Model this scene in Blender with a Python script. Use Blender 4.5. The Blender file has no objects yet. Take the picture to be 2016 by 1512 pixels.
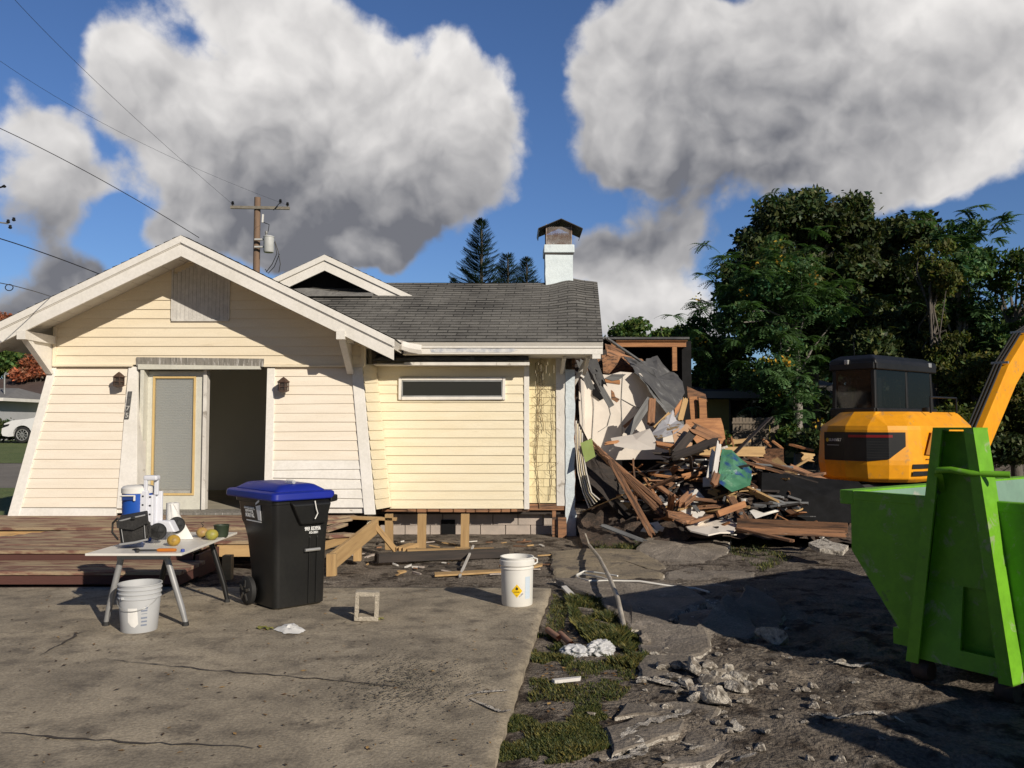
import bpy, bmesh, math, random
import numpy as np
from mathutils import Vector, Matrix, noise as mnoise
R = math.radians
SC = bpy.context.scene
COL = SC.collection
# ------------------------------------------------------------------ camera
F, CX, CY, HZ, EYE = 1630.0, 1008.0, 756.0, 835.0, 1.5
PITCH = math.atan((HZ - CY) / F)
cam_d = bpy.data.cameras.new('camera'); cam = bpy.data.objects.new('camera', cam_d); COL.objects.link(cam)
cam_d.sensor_width = 36; cam_d.lens = F / 2016 * 36; cam_d.clip_start = .05; cam_d.clip_end = 3000
cam.location = (0, 0, EYE); cam.rotation_euler = (math.pi / 2 + PITCH, 0, 0)
SC.camera = cam
SC.render.resolution_x = 1024; SC.render.resolution_y = 768
SC.view_settings.view_transform = 'Standard'; SC.view_settings.look = 'None'
SC.view_settings.exposure = 0.0; SC.view_settings.gamma = 1
SC.cycles.max_bounces = 8; SC.cycles.diffuse_bounces = 6; SC.cycles.transparent_max_bounces = 12
SC.cycles.use_denoising = True

def ray(px, py):
    a = (px - CX) / F; b = (CY - py) / F
    return Vector((a, math.cos(PITCH) - b * math.sin(PITCH), math.sin(PITCH) + b * math.cos(PITCH)))
def P(px, py, Y):
    d = ray(px, py); return Vector((0, 0, EYE)) + d * (Y / d.y)
# ------------------------------------------------------------------ light
SUN = Vector((.56, -.75, .44)).normalized()
sl = bpy.data.lights.new('sun', 'SUN'); sl.energy = 4.45; sl.angle = R(.5); sl.color = (1, .905, .77)
so = bpy.data.objects.new('sun', sl); COL.objects.link(so); so.rotation_euler = SUN.to_track_quat('Z', 'Y').to_euler(); so.location = (8, -10, 12)

class NT:
    """tiny helper to write node trees"""
    def __init__(s, nt): s.nt = nt
    def n(s, t, **kw):
        nd = s.nt.nodes.new(t)
        for k, v in kw.items(): setattr(nd, k, v)
        return nd
    def put(s, sock, v):
        if hasattr(v, 'is_linked') or hasattr(v, 'node'): s.nt.links.new(v, sock)
        elif v is not None:
            if isinstance(v, (tuple, list)) and len(v) == 3 and sock.type == 'RGBA': v = (*v, 1)
            sock.default_value = v
    def m(s, op, a, b=None, c=None, clamp=False):
        nd = s.n('ShaderNodeMath', operation=op, use_clamp=clamp)
        s.put(nd.inputs[0], a)
        if b is not None: s.put(nd.inputs[1], b)
        if c is not None: s.put(nd.inputs[2], c)
        return nd.outputs[0]
    def mix(s, f, a, b, bt='MIX'):
        nd = s.n('ShaderNodeMix', data_type='RGBA', blend_type=bt); nd.clamp_factor = True
        s.put(nd.inputs[0], f); s.put(nd.inputs[6], a); s.put(nd.inputs[7], b); return nd.outputs[2]
    def ramp(s, v, lo, hi, a=0., b=1.):
        nd = s.n('ShaderNodeMapRange', interpolation_type='SMOOTHSTEP'); nd.clamp = True
        s.put(nd.inputs[0], v); s.put(nd.inputs[1], lo); s.put(nd.inputs[2], hi); s.put(nd.inputs[3], a); s.put(nd.inputs[4], b); return nd.outputs[0]
    def noise(s, vec, scale, detail=5, rough=.55, dist=0.):
        nd = s.n('ShaderNodeTexNoise'); s.put(nd.inputs['Vector'], vec)
        nd.inputs['Scale'].default_value = scale; nd.inputs['Detail'].default_value = detail
        nd.inputs['Roughness'].default_value = rough; nd.inputs['Distortion'].default_value = dist
        return nd.outputs['Fac']

W = bpy.data.worlds.new('World'); SC.world = W; W.use_nodes = True
def build_sky():
    nt = W.node_tree; nt.nodes.clear(); T = NT(nt)
    sky = T.n('ShaderNodeTexSky', sky_type='NISHITA'); sky.sun_disc = False
    sky.sun_elevation = math.asin(SUN.z); sky.sun_rotation = math.atan2(SUN.x, SUN.y)
    sky.air_density = 1.0; sky.dust_density = .35; sky.ozone_density = 2.2
    tc = T.n('ShaderNodeTexCoord').outputs['Generated']
    wn = T.n('ShaderNodeTexNoise'); T.put(wn.inputs['Vector'], tc); wn.inputs['Scale'].default_value = 5.; wn.inputs['Detail'].default_value = 5
    off = T.n('ShaderNodeVectorMath', operation='SUBTRACT'); T.put(off.inputs[0], wn.outputs['Color']); off.inputs[1].default_value = (.5, .5, .5)
    sc = T.n('ShaderNodeVectorMath', operation='SCALE'); T.put(sc.inputs[0], off.outputs[0]); sc.inputs['Scale'].default_value = .13
    ad = T.n('ShaderNodeVectorMath', operation='ADD'); T.put(ad.inputs[0], tc); T.put(ad.inputs[1], sc.outputs[0])
    sep = T.n('ShaderNodeSeparateXYZ'); T.put(sep.inputs[0], ad.outputs[0])
    x, y, z = sep.outputs
    az = T.m('ARCTAN2', x, y); el = T.m('ARCSINE', T.m('MULTIPLY', z, 1., clamp=False))
    # cumulus lobes: pixel centre, pixel radii, weight, brightness
    lobes = [(520,130,170,110,1.1,.98),(640,60,110,70,1.,.95),(245,150,75,65,1.,.85),(230,230,70,50,.8,.6),(370,260,130,80,1.,.72),(560,240,170,90,1.,.70),(470,340,120,60,.9,.42),(700,170,110,80,.9,.80),
             (810,170,110,75,1.1,.98),(930,170,90,75,1.05,.92),(1000,260,60,70,.9,.70),(870,270,120,80,1.,.60),(720,310,150,80,1.,.42),(880,370,90,45,.9,.45),(640,410,190,60,1.,.16),(760,440,80,45,.7,.30),
             (560,480,170,45,.9,.10),(400,415,75,45,.95,.95),(330,470,60,40,.8,.7),(650,520,120,30,.7,.2),(440,20,90,40,.62,.75),(870,15,100,25,.5,.8),(700,470,90,40,.6,.3),
             (1330,60,120,70,1.,.80),(1500,40,200,80,1.,.66),(1760,40,220,70,1.,.90),(1950,60,110,90,1.,.85),(2010,170,90,90,1.,.8),(1960,260,50,50,.7,.9),(1215,160,70,80,.95,.78),(1290,200,110,90,1.,.55),(1180,270,60,60,.75,.45),(1480,170,170,80,1.,.45),
             (1700,160,170,80,1.,.55),(1880,190,90,70,.95,.68),(1300,330,130,60,1.,.36),(1500,300,170,70,1.,.36),(1720,290,140,60,1.,.52),(1860,330,60,40,.85,.9),(1760,370,90,30,.7,.7),(1350,430,140,45,.9,.25),(1250,490,90,35,.7,.3),
             (1590,370,90,30,.7,.3),(1240,570,70,45,.95,.92),(1310,570,60,50,.85,.75),(1230,640,110,40,.9,.6),(1170,520,50,30,.7,.4),(1360,650,80,30,.7,.7),
             (40,240,60,40,.8,.80),(90,300,90,50,.85,.80),(40,370,90,50,.9,.62),(150,380,60,35,.7,.6),(50,460,100,45,.9,.30),(150,520,60,30,.8,.35),(80,560,110,45,.9,.28),(20,165,50,30,.62,.85),(230,360,40,25,.45,.8),
             (40,620,120,40,.8,.2),(190,560,60,30,.6,.5),(1000,530,60,25,.4,.6),(700,510,60,25,.6,.75)]
    den = None; shd = None
    for (px, py, rx, ry, w, br) in lobes:
        if py > 330 and px > 200: w += .2; rx *= 1.12; ry *= 1.15
        d = ray(px, py).normalized(); a0 = math.atan2(d.x, d.y); e0 = math.asin(d.z)
        ra, re = rx / F, ry / F
        u = T.m('MULTIPLY_ADD', az, 1 / ra, -a0 / ra); v = T.m('MULTIPLY_ADD', el, 1 / re, -e0 / re)
        q = T.m('MULTIPLY_ADD', u, u, T.m('MULTIPLY', v, v))
        g = T.m('MULTIPLY', T.m('EXPONENT', T.m('MULTIPLY', q, -.85)), w)
        den = g if den is None else T.m('ADD', den, g)
        shd = T.m('MULTIPLY', g, br) if shd is None else T.m('MULTIPLY_ADD', g, br, shd)
    shade = T.m('DIVIDE', shd, T.m('ADD', den, .02))
    far = T.ramp(T.m('ABSOLUTE', T.m('ARCTAN2', x, y)), .72, 1.0)
    up = T.ramp(el, .62, .8); far = T.m('MAXIMUM', far, up)
    gen = T.ramp(T.noise(tc, 3.2, 3), .58, .78)
    den = T.m('ADD', den, T.m('MULTIPLY', T.m('MULTIPLY', far, gen), 1.))
    shade = T.mix(far, shade, (.4, .4, .4)); shade = T.m('ADD', shade, 0.)
    def puffs(vec, sc_):
        vo = T.n('ShaderNodeTexVoronoi', feature='F1'); T.put(vo.inputs['Vector'], vec); vo.inputs['Scale'].default_value = sc_
        vo.inputs['Detail'].default_value = 2.5; vo.inputs['Roughness'].default_value = .55; vo.inputs['Lacunarity'].default_value = 2.3
        return T.m('SUBTRACT', .52, vo.outputs['Distance'])
    n1 = puffs(ad.outputs[0], 8.); n2 = T.noise(tc, 5, 5, .55); n3 = T.noise(tc, 14, 8, .65)
    cov = T.m('MULTIPLY_ADD', n1, .8, T.m('MULTIPLY_ADD', T.m('SUBTRACT', n3, .5), .95, den))
    alpha = T.ramp(cov, .34, .88)
    mp = T.n('ShaderNodeVectorMath', operation='ADD'); T.put(mp.inputs[0], ad.outputs[0]); mp.inputs[1].default_value = (-.012, 0, .022)
    relief = T.m('MULTIPLY', T.m('SUBTRACT', n1, puffs(mp.outputs[0], 8.)), .55)
    edge = T.ramp(cov, .5, 1.05, .16, 0.)
    lum = T.m('ADD', T.m('ADD', T.m('MULTIPLY_ADD', shade, 1.3, -.32), T.m('MULTIPLY', T.m('SUBTRACT', T.m('MULTIPLY_ADD', n3, .45, T.m('MULTIPLY', n2, .55)), .5), .6)), T.m('ADD', relief, edge))
    lum = T.m('MAXIMUM', T.m('MINIMUM', lum, 1.05), 0.)
    ccol = T.mix(lum, (1.75, 1.8, 2.05), (8.7, 8.45, 8.25))
    skyc = T.mix(1., sky.outputs[0], (.52, .67, .94), 'MULTIPLY')
    skyc = T.mix(T.m('MULTIPLY', far, .55), skyc, (.0, .0, .0)); fin = T.mix(alpha, skyc, ccol)
    bg = T.n('ShaderNodeBackground'); T.put(bg.inputs[0], fin); bg.inputs[1].default_value = .10
    out = T.n('ShaderNodeOutputWorld'); nt.links.new(bg.outputs[0], out.inputs[0])
build_sky()
W.cycles.sampling_method = 'MANUAL'; W.cycles.sample_map_resolution = 512

# ------------------------------------------------------------------ materials
MATS = {}
def mat(name, a, b=None, scale=4., rough=.8, bump=0., bscale=30., stretch=(1, 1, 1), spot=None, spot_scale=6., spot_thr=.6, spot_w=.06,
        metal=0., rand=0., spec=.5, detail=6, coat=0., transl=0., attr=None, dist=0., fine=None, spot2=None, bdist=.02):
    if name in MATS: return MATS[name]
    M = bpy.data.materials.new(name); M.use_nodes = True; nt = M.node_tree; T = NT(nt)
    bs = nt.nodes['Principled BSDF']
    tc = T.n('ShaderNodeTexCoord').outputs['Object']
    mp = T.n('ShaderNodeMapping'); T.put(mp.inputs[0], tc); mp.inputs['Scale'].default_value = stretch
    v = mp.outputs[0]
    oi = None
    if rand:
        oi = T.n('ShaderNodeObjectInfo').outputs['Random']
        av = T.n('ShaderNodeVectorMath', operation='ADD'); T.put(av.inputs[0], v)
        cb = T.n('ShaderNodeCombineXYZ'); T.put(cb.inputs[0], T.m('MULTIPLY', oi, 37.)); T.put(cb.inputs[1], T.m('MULTIPLY', oi, 91.)); T.put(av.inputs[1], cb.outputs[0]); v = av.outputs[0]
    col = (*a, 1)
    if b is not None:
        f = T.ramp(T.noise(v, scale, detail, .6, dist), .3, .7)
        col = T.mix(f, a, b)
    if attr:
        at = T.n('ShaderNodeAttribute', attribute_name=attr); 
        col = T.mix(1., col, at.outputs['Color'], 'MULTIPLY')
    if spot is not None:
        f2 = T.ramp(T.noise(v, spot_scale, 7, .62), spot_thr - spot_w, spot_thr + spot_w)
        col = T.mix(f2, col, spot)
    if spot2 is not None:
        f4 = T.ramp(T.noise(v, spot2[1], 8, .68, .5), spot2[2] - .05, spot2[2] + .05); col = T.mix(T.m('MULTIPLY', f4, spot2[3]), col, spot2[0])
    if fine is not None:
        f3 = T.ramp(T.noise(tc, fine[0], 3, .7), .35, .65, 1 - fine[1], 1 + fine[1])
        cc = T.n('ShaderNodeCombineColor'); [T.put(cc.inputs[i], f3) for i in range(3)]
        col = T.mix(1., col, cc.outputs[0], 'MULTIPLY')
    if rand:
        k = T.m('ADD', T.m('MULTIPLY', oi, 2 * rand), 1 - rand)
        cc = T.n('ShaderNodeCombineColor'); [T.put(cc.inputs[i], k) for i in range(3)]
        col = T.mix(1., col, cc.outputs[0], 'MULTIPLY')
    T.put(bs.inputs['Base Color'], col)
    T.put(bs.inputs['Roughness'], rough); T.put(bs.inputs['Metallic'], metal); T.put(bs.inputs['Specular IOR Level'], spec)
    if coat: T.put(bs.inputs['Coat Weight'], coat)
    if bump:
        bn = T.n('ShaderNodeBump'); bn.inputs['Strength'].default_value = bump; bn.inputs['Distance'].default_value = bdist
        T.put(bn.inputs['Height'], T.noise(v, bscale, 5, .6)); T.put(bs.inputs['Normal'], bn.outputs[0])
    if transl:
        tr = T.n('ShaderNodeBsdfTranslucent'); T.put(tr.inputs[0], T.mix(1., col, (1.5, 1.7, .8), 'MULTIPLY'))
        mx = T.n('ShaderNodeMixShader'); mx.inputs[0].default_value = transl
        nt.links.new(bs.outputs[0], mx.inputs[1]); nt.links.new(tr.outputs[0], mx.inputs[2])
        nt.links.new(mx.outputs[0], nt.nodes['Material Output'].inputs[0])
    MATS[name] = M; return M

def glass_mat(name, tint=(.03, .035, .03), alpha=.25, rough=.04):
    if name in MATS: return MATS[name]
    M = bpy.data.materials.new(name); M.use_nodes = True; nt = M.node_tree; T = NT(nt); bs = nt.nodes['Principled BSDF']
    T.put(bs.inputs['Base Color'], tint); T.put(bs.inputs['Roughness'], rough); T.put(bs.inputs['Specular IOR Level'], .8)
    tr = T.n('ShaderNodeBsdfTransparent'); mx = T.n('ShaderNodeMixShader'); mx.inputs[0].default_value = alpha
    nt.links.new(bs.outputs[0], mx.inputs[1]); nt.links.new(tr.outputs[0], mx.inputs[2]); nt.links.new(mx.outputs[0], nt.nodes['Material Output'].inputs[0])
    MATS[name] = M; return M

M = {}
M['siding'] = mat('siding', (.785, .70, .54), (.745, .65, .485), 1.2, .5, bump=.12, bscale=5, stretch=(1, 1, 6), fine=(60, .03), spot=(.56,.48,.33), spot_scale=1.6, spot_thr=.69, spot_w=.1)
M['siding_pale'] = mat('siding_pale', (.81, .73, .615), (.76, .68, .56), 1.5, .5, bump=.12, bscale=5, stretch=(1, 1, 6), fine=(60, .03), spot=(.6,.5,.38), spot_scale=2., spot_thr=.74, spot_w=.1)
M['siding_yellow'] = mat('siding_yellow', (.80, .72, .54), (.76, .67, .48), 1.4, .5, bump=.12, bscale=5, stretch=(1, 1, 6), fine=(60, .03), spot=(.6,.5,.3), spot_scale=2., spot_thr=.72, spot_w=.1)
M['shake_yellow'] = mat('shake_yellow', (.78, .68, .42), (.66, .56, .33), 3, .8, bump=.4, bscale=30, stretch=(6, 6, 1))
M['white'] = mat('white_paint', (.78, .75, .70), (.71, .68, .62), 2.5, .5, bump=.08, bscale=20, fine=(25, .04), spot=(.5,.47,.41), spot_scale=3, spot_thr=.76, spot_w=.08)
M['white_worn'] = mat('worn_white', (.74, .71, .66), (.60, .57, .52), 3, .7, bump=.25, bscale=30, spot=(.34, .31, .27), spot_scale=5, spot_thr=.64, spot_w=.05)
M['jamb'] = mat('weathered_grey_wood', (.27, .25, .22), (.16, .15, .13), 3, .85, bump=.4, bscale=40, stretch=(8, 8, 1), spot=(.5, .48, .45), spot_scale=5, spot_thr=.6)
M['door'] = mat('door_paint', (.62, .61, .53), (.57, .56, .49), 3, .45, fine=(20, .04))
M['rawtrim'] = mat('raw_pine_trim', (.64, .46, .20), (.56, .39, .16), 6, .7, stretch=(6, 6, 1))
M['blind'] = mat('blind', (.62, .62, .60), None, rough=.6)
M['grey_panel'] = mat('grey_board', (.62, .60, .56), (.52, .50, .47), 2, .75, bump=.2, bscale=40, stretch=(12, 12, .6), fine=(15, .08))
M['soffit'] = mat('soffit', (.72, .69, .63), (.62, .59, .53), 1.5, .7, spot=(.45, .4, .33), spot_scale=2.5, spot_thr=.68)
M['dark'] = mat('dark_void', (.012, .012, .013), None, rough=.95, spec=.1)  # near-black colour, also stands in for the darkness inside openings
M['room'] = mat('dim_room', (.80, .79, .73), (.76, .75, .69), 1, .9, spec=.2)
M['roomfloor'] = mat('dim_floor', (.42, .38, .30), (.34, .31, .25), 3, .8)
M['stucco'] = mat('blue_white_stucco', (.62, .68, .70), (.50, .56, .60), 2.5, .85, bump=.5, bscale=18, spot=(.35, .38, .40), spot_scale=3.5, spot_thr=.63, fine=(30, .06))
M['chimney'] = mat('chimney_paint', (.72, .80, .82), (.66, .74, .77), 3, .7, bump=.3, bscale=14, spot=(.50, .56, .60), spot_scale=4, spot_thr=.68, fine=(30, .04))
M['block'] = mat('foundation_block', (.50, .42, .36), (.38, .33, .29), 4, .9, bump=.4, bscale=60)
M['tin'] = mat('galvanised_tin', (.30, .30, .28), (.16, .15, .14), 3, .5, metal=.6, bump=.1)
M['blacktin'] = mat('black_tin', (.035, .035, .033), (.06, .05, .04), 5, .5, metal=.3)
M['wood_new'] = mat('raw_lumber', (.50, .33, .15), (.40, .25, .11), 3, .8, bump=.3, bscale=30, stretch=(.6, 7, 7), rand=.18, spot=(.22, .15, .08), spot_scale=3, spot_thr=.68)
M['wood_brown'] = mat('old_framing', (.31, .155, .078), (.15, .08, .046), 3, .85, bump=.5, bscale=30, stretch=(.6, 8, 8), rand=.4, spot=(.07, .042, .028), spot_scale=3, spot_thr=.57, spot2=((.40, .32, .24), 5, .66, .6))
M['wood_orange'] = mat('orange_framing', (.50, .24, .10), (.32, .145, .065), 3, .8, bump=.4, bscale=30, stretch=(.6, 8, 8), rand=.15, spot=(.16, .07, .04), spot_scale=4, spot_thr=.68)
M['wood_dark'] = mat('dark_board', (.055, .042, .035), (.03, .026, .024), 4, .85, bump=.3, bscale=30, stretch=(.6, 8, 8), rand=.3)
M['wood_white'] = mat('painted_board', (.72, .69, .64), (.58, .55, .50), 3, .7, bump=.2, bscale=30, stretch=(.8, 6, 6), rand=.12, spot=(.25, .16, .1), spot_scale=3, spot_thr=.66)
M['wood_grey'] = mat('grey_board_old', (.20, .205, .205), (.12, .12, .12), 3, .8, bump=.3, bscale=30, stretch=(.6, 6, 6), rand=.25)
M['drywall'] = mat('drywall', (.76, .70, .62), (.70, .64, .57), 2, .85, bump=.1, bscale=30, spot=(.45, .38, .30), spot_scale=2.6, spot_thr=.74, spot_w=.04)
M['felt'] = mat('roofing_felt', (.10, .10, .10), (.055, .055, .06), 2.5, .85, bump=.5, bscale=14, spot=(.19, .19, .19), spot_scale=4, spot_thr=.64)
M['tarp'] = mat('black_sheeting', (.010, .010, .010), (.016, .016, .017), 4, .8, bump=.6, bscale=6, spec=.15)
M['deck'] = mat('peeling_deck', (.24, .12, .085), (.15, .07, .052), 2, .92, bump=.5, bscale=30, stretch=(.6, 3, 3), spot=(.36, .27, .17), spot_scale=3.6, spot_thr=.49, spot_w=.06)
M['riser'] = mat('red_riser', (.115, .045, .034), (.085, .035, .028), 3, .75, bump=.2, bscale=30, stretch=(.5, 4, 4))
M['iron'] = mat('rusty_iron', (.05, .033, .025), (.09, .06, .045), 12, .75, metal=.2, bump=.3)
M['black'] = mat('black_plastic', (.010, .010, .010), (.014, .014, .013), 3, .36, spec=.5, fine=(40, .1))
M['blue'] = mat('blue_lid', (.014, .026, .29), (.012, .024, .25), 3, .38, spec=.4)
M['wheel'] = mat('rubber', (.018, .018, .018), None, rough=.7)
M['chrome'] = mat('bright_metal', (.55, .55, .53), (.4, .4, .38), 5, .35, metal=.6)
M['legsteel'] = mat('grey_steel_leg', (.40, .40, .40), (.30, .30, .30), 6, .4, metal=.35)
M['tabletop'] = mat('white_laminate', (.74, .71, .65), (.70, .67, .61), 3, .4, fine=(8, .03))
M['pail_grey'] = mat('grey_pail', (.50, .51, .52), (.45, .46, .47), 5, .5, spot=(.33, .33, .33), spot_scale=7, spot_thr=.7)
M['pail_white'] = mat('white_pail', (.76, .75, .70), (.73, .71, .67), 5, .45)
M['paper'] = mat('paper', (.78, .77, .74), (.7, .69, .66), 10, .8, bump=.1)
M['concrete'] = mat('driveway_concrete', (.41, .345, .25), (.235, .198, .145), 1.7, .92, bump=.35, bscale=45, spot=(.15, .125, .093), spot_scale=4.2, spot_thr=.585, spot_w=.13, fine=(55, .2), detail=9, dist=.6, spot2=((.42, .36, .27), 1.1, .60, .6))
M['broken'] = mat('broken_concrete_face', (.74, .68, .59), (.46, .41, .34), 22, .95, bump=1., bscale=60, bdist=.04, spot=(.12, .10, .08), spot_scale=11, spot_thr=.59, fine=(90, .25))
M['slabtop'] = mat('dirty_slab_top', (.25, .215, .175), (.14, .118, .096), 2.2, .95, bump=.5, bscale=35, rand=.12, spot=(.34, .29, .235), spot_scale=4, spot_thr=.62, fine=(60, .2), bdist=.04)
M['slabtan'] = mat('tan_slab_top', (.30, .245, .165), (.20, .165, .12), 2., .95, bump=.5, bscale=35, rand=.08, spot=(.12, .10, .08), spot_scale=4, spot_thr=.6, fine=(60, .2))
M['crack'] = mat('dirt_filled_crack', (.06, .048, .038), None, rough=1)
M['lime'] = mat('lime_paint', (.165, .43, .018), (.14, .37, .018), 2, .5, fine=(12, .08), bump=.08, bscale=6, spot=(.10, .16, .05), spot_scale=5, spot_thr=.67, spot_w=.04, spot2=((.34, .36, .24), 8, .62, .7))
M['lime_in'] = mat('scuffed_green', (.22, .36, .27), (.17, .28, .22), 3, .6, spot=(.42, .42, .36), spot_scale=3, spot_thr=.6)
M['exc'] = mat('excavator_orange', (.86, .37, .008), (.82, .335, .008), 2, .42, spec=.5, coat=.1, fine=(6, .05), spot2=((.38, .24, .10), 4, .62, .55))
M['exc_dark'] = mat('excavator_orange_mesh', (.42, .17, .015), (.36, .14, .015), 80, .7)
M['excblack'] = mat('excavator_black', (.009, .009, .009), (.015, .015, .015), 5, .4)
M['leaflitter'] = mat('dry_leaf', (.25, .17, .06), (.14, .08, .03), 30, .8, attr='tint')
# ------------------------------------------------------------------ mesh helpers
class MB:
    def __init__(s): s.v = []; s.f = []; s.mi = []; s.m = 0
    def add(s, vs, fs, mi=None):
        o = len(s.v); s.v += [tuple(v) for v in vs]; s.f += [tuple(i + o for i in f) for f in fs]
        s.mi += [s.m if mi is None else mi] * len(fs); return s
    def box(s, c, d, rot=None, mi=None, taper=1.):
        c = Vector(c); x, y, z = d[0] / 2, d[1] / 2, d[2] / 2; t = taper
        vs = [Vector(q) for q in ((-x, -y, -z), (x, -y, -z), (x, y, -z), (-x, y, -z), (-x*t, -y*t, z), (x*t, -y*t, z), (x*t, y*t, z), (-x*t, y*t, z))]
        if rot is not None: vs = [rot @ v for v in vs]
        return s.add([v + c for v in vs], [(0, 3, 2, 1), (4, 5, 6, 7), (0, 1, 5, 4), (1, 2, 6, 5), (2, 3, 7, 6), (3, 0, 4, 7)], mi)
    def bb(s, x0, x1, y0, y1, z0, z1, mi=None):
        return s.box(((x0 + x1) / 2, (y0 + y1) / 2, (z0 + z1) / 2), (x1 - x0, y1 - y0, z1 - z0), mi=mi)
    def hexa(s, a, b, mi=None):
        """two quads of 4 points each joined (a = near ring, b = far ring)"""
        n = len(a)
        return s.add(list(a) + list(b), [tuple(range(n))[::-1], tuple(range(n, 2 * n))] + [(i, (i + 1) % n, n + (i + 1) % n, n + i) for i in range(n)], mi)
    def prism(s, pts, vec, mi=None, side=None):
        vec = Vector(vec); a = [Vector(p) for p in pts]; b = [p + vec for p in a]; n = len(a)
        s.add(a + b, [tuple(range(n))[::-1], tuple(range(n, 2 * n))], mi)
        o = len(s.v) - 2 * n
        s.f += [(o + i, o + (i + 1) % n, o + n + (i + 1) % n, o + n + i) for i in range(n)]
        s.mi += [(s.m if mi is None else mi) if side is None else side] * n; return s
    def beam(s, p, q, w, h, up=(0, 0, 1), mi=None):
        p = Vector(p); q = Vector(q); d = (q - p).normalized(); up = Vector(up)
        sd = d.cross(up)
        if sd.length < 1e-4: sd = d.cross(Vector((0, 1, 0)))
        sd.normalize(); u = sd.cross(d)
        a = [p + sd * (i * w / 2) + u * (j * h / 2) for i, j in ((-1, -1), (1, -1), (1, 1), (-1, 1))]
        return s.hexa(a, [v + (q - p) for v in a], mi)
    def tube(s, pts, r, n=8, mi=None, cap=True):
        pts = [Vector(p) for p in pts]; rs = r if isinstance(r, (list, tuple)) else [r] * len(pts)
        rings = []; pu = None
        for i, p in enumerate(pts):
            d = (pts[min(i + 1, len(pts) - 1)] - pts[max(i - 1, 0)]).normalized()
            if pu is None:
                pu = d.cross(Vector((0, 0, 1)));
                if pu.length < .05: pu = d.cross(Vector((0, 1, 0)))
            pu = (pu - d * pu.dot(d)).normalized(); w = d.cross(pu)
            rings.append([p + (pu * math.cos(t) + w * math.sin(t)) * rs[i] for t in [2 * math.pi * k / n for k in range(n)]])
        vs = [v for rg in rings for v in rg]; fs = []
        for i in range(len(pts) - 1):
            fs += [(i * n + k, i * n + (k + 1) % n, (i + 1) * n + (k + 1) % n, (i + 1) * n + k) for k in range(n)]
        if cap: fs += [tuple(range(n))[::-1], tuple(range((len(pts) - 1) * n, len(pts) * n))]
        return s.add(vs, fs, mi)
    def lathe(s, c, prof, n=32, axis=(0, 0, 1), mi=None, sx=1., sy=1.):
        c = Vector(c); q = Vector(axis).to_track_quat('Z', 'Y'); vs = []; fs = []
        for (r, z) in prof: vs += [c + q @ Vector((r * sx * math.cos(2 * math.pi * k / n), r * sy * math.sin(2 * math.pi * k / n), z)) for k in range(n)]
        for i in range(len(prof) - 1): fs += [(i * n + k, i * n + (k + 1) % n, (i + 1) * n + (k + 1) % n, (i + 1) * n + k) for k in range(n)]
        return s.add(vs, fs, mi)
    def disc(s, c, r, axis=(0, 0, 1), n=32, mi=None):
        c = Vector(c); q = Vector(axis).to_track_quat('Z', 'Y')
        return s.add([c + q @ Vector((r * math.cos(2 * math.pi * k / n), r * math.sin(2 * math.pi * k / n), 0)) for k in range(n)], [tuple(range(n))], mi)
    def build(s, name, mats, parent=None, smooth=False, bevel=0., fix=True, origin=None, seg=2):
        me = bpy.data.meshes.new(name); 
        vs = s.v
        if origin is not None:
            o = Vector(origin); vs = [(v[0] - o.x, v[1] - o.y, v[2] - o.z) for v in vs]
        me.from_pydata(vs, [], s.f)
        for m_ in (mats if isinstance(mats, (list, tuple)) else [mats]): me.materials.append(m_)
        me.polygons.foreach_set('material_index', s.mi)
        if fix:
            bm = bmesh.new(); bm.from_mesh(me); bmesh.ops.remove_doubles(bm, verts=bm.verts, dist=1e-5)
            bmesh.ops.recalc_face_normals(bm, faces=bm.faces); bm.to_mesh(me); bm.free()
        if smooth:
            me.shade_smooth(); me.set_sharp_from_angle(angle=R(38))
        ob = bpy.data.objects.new(name, me); COL.objects.link(ob)
        if origin is not None: ob.location = origin
        if parent is not None: put_under(ob, parent)
        if bevel:
            bv = ob.modifiers.new('bevel', 'BEVEL'); bv.width = bevel; bv.segments = seg; bv.limit_method = 'ANGLE'; bv.angle_limit = R(40)
        return ob
def worldm(o):
    return o.matrix_basis.copy() if o.parent is None else worldm(o.parent) @ o.matrix_parent_inverse @ o.matrix_basis
def put_under(ob, parent):
    ob.parent = parent; ob.matrix_parent_inverse = worldm(parent).inverted()      # children are written in world space
def tag(o, label=None, cat=None, group=None, kind=None):
    if label: o['label'] = label
    if cat: o['category'] = cat
    if group: o['group'] = group
    if kind: o['kind'] = kind
    return o
def thing(name, label, cat, loc=(0, 0, 0), group=None):
    o = bpy.data.objects.new(name, None); COL.objects.link(o); o.location = loc; o.empty_display_size = .2
    return tag(o, label, cat, group)
def copy_tree(o, parent=None):
    c = o.copy(); COL.objects.link(c); c.parent = parent
    for ch in [x for x in bpy.data.objects if x.parent == o]: copy_tree(ch, c)
    return c
def np_mesh(name, V, Fq, mats, parent=None, tint=None, smooth=False, uv=None):
    V = np.asarray(V, dtype=np.float32); Fq = np.asarray(Fq, dtype=np.int32); k = Fq.shape[1]
    me = bpy.data.meshes.new(name); me.vertices.add(len(V)); me.vertices.foreach_set('co', V.ravel())
    me.loops.add(Fq.size); me.loops.foreach_set('vertex_index', Fq.ravel())
    me.polygons.add(len(Fq)); me.polygons.foreach_set('loop_start', np.arange(0, Fq.size, k, dtype=np.int32))
    me.update(calc_edges=True)
    for m_ in (mats if isinstance(mats, (list, tuple)) else [mats]): me.materials.append(m_)
    if tint is not None:
        ca = me.color_attributes.new('tint', 'FLOAT_COLOR', 'POINT'); t = np.ones((len(V), 4), np.float32); t[:, :3] = tint; ca.data.foreach_set('color', t.ravel())
    if smooth: me.shade_smooth()
    ob = bpy.data.objects.new(name, me); COL.objects.link(ob)
    if parent is not None: put_under(ob, parent)
    return ob
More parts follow.
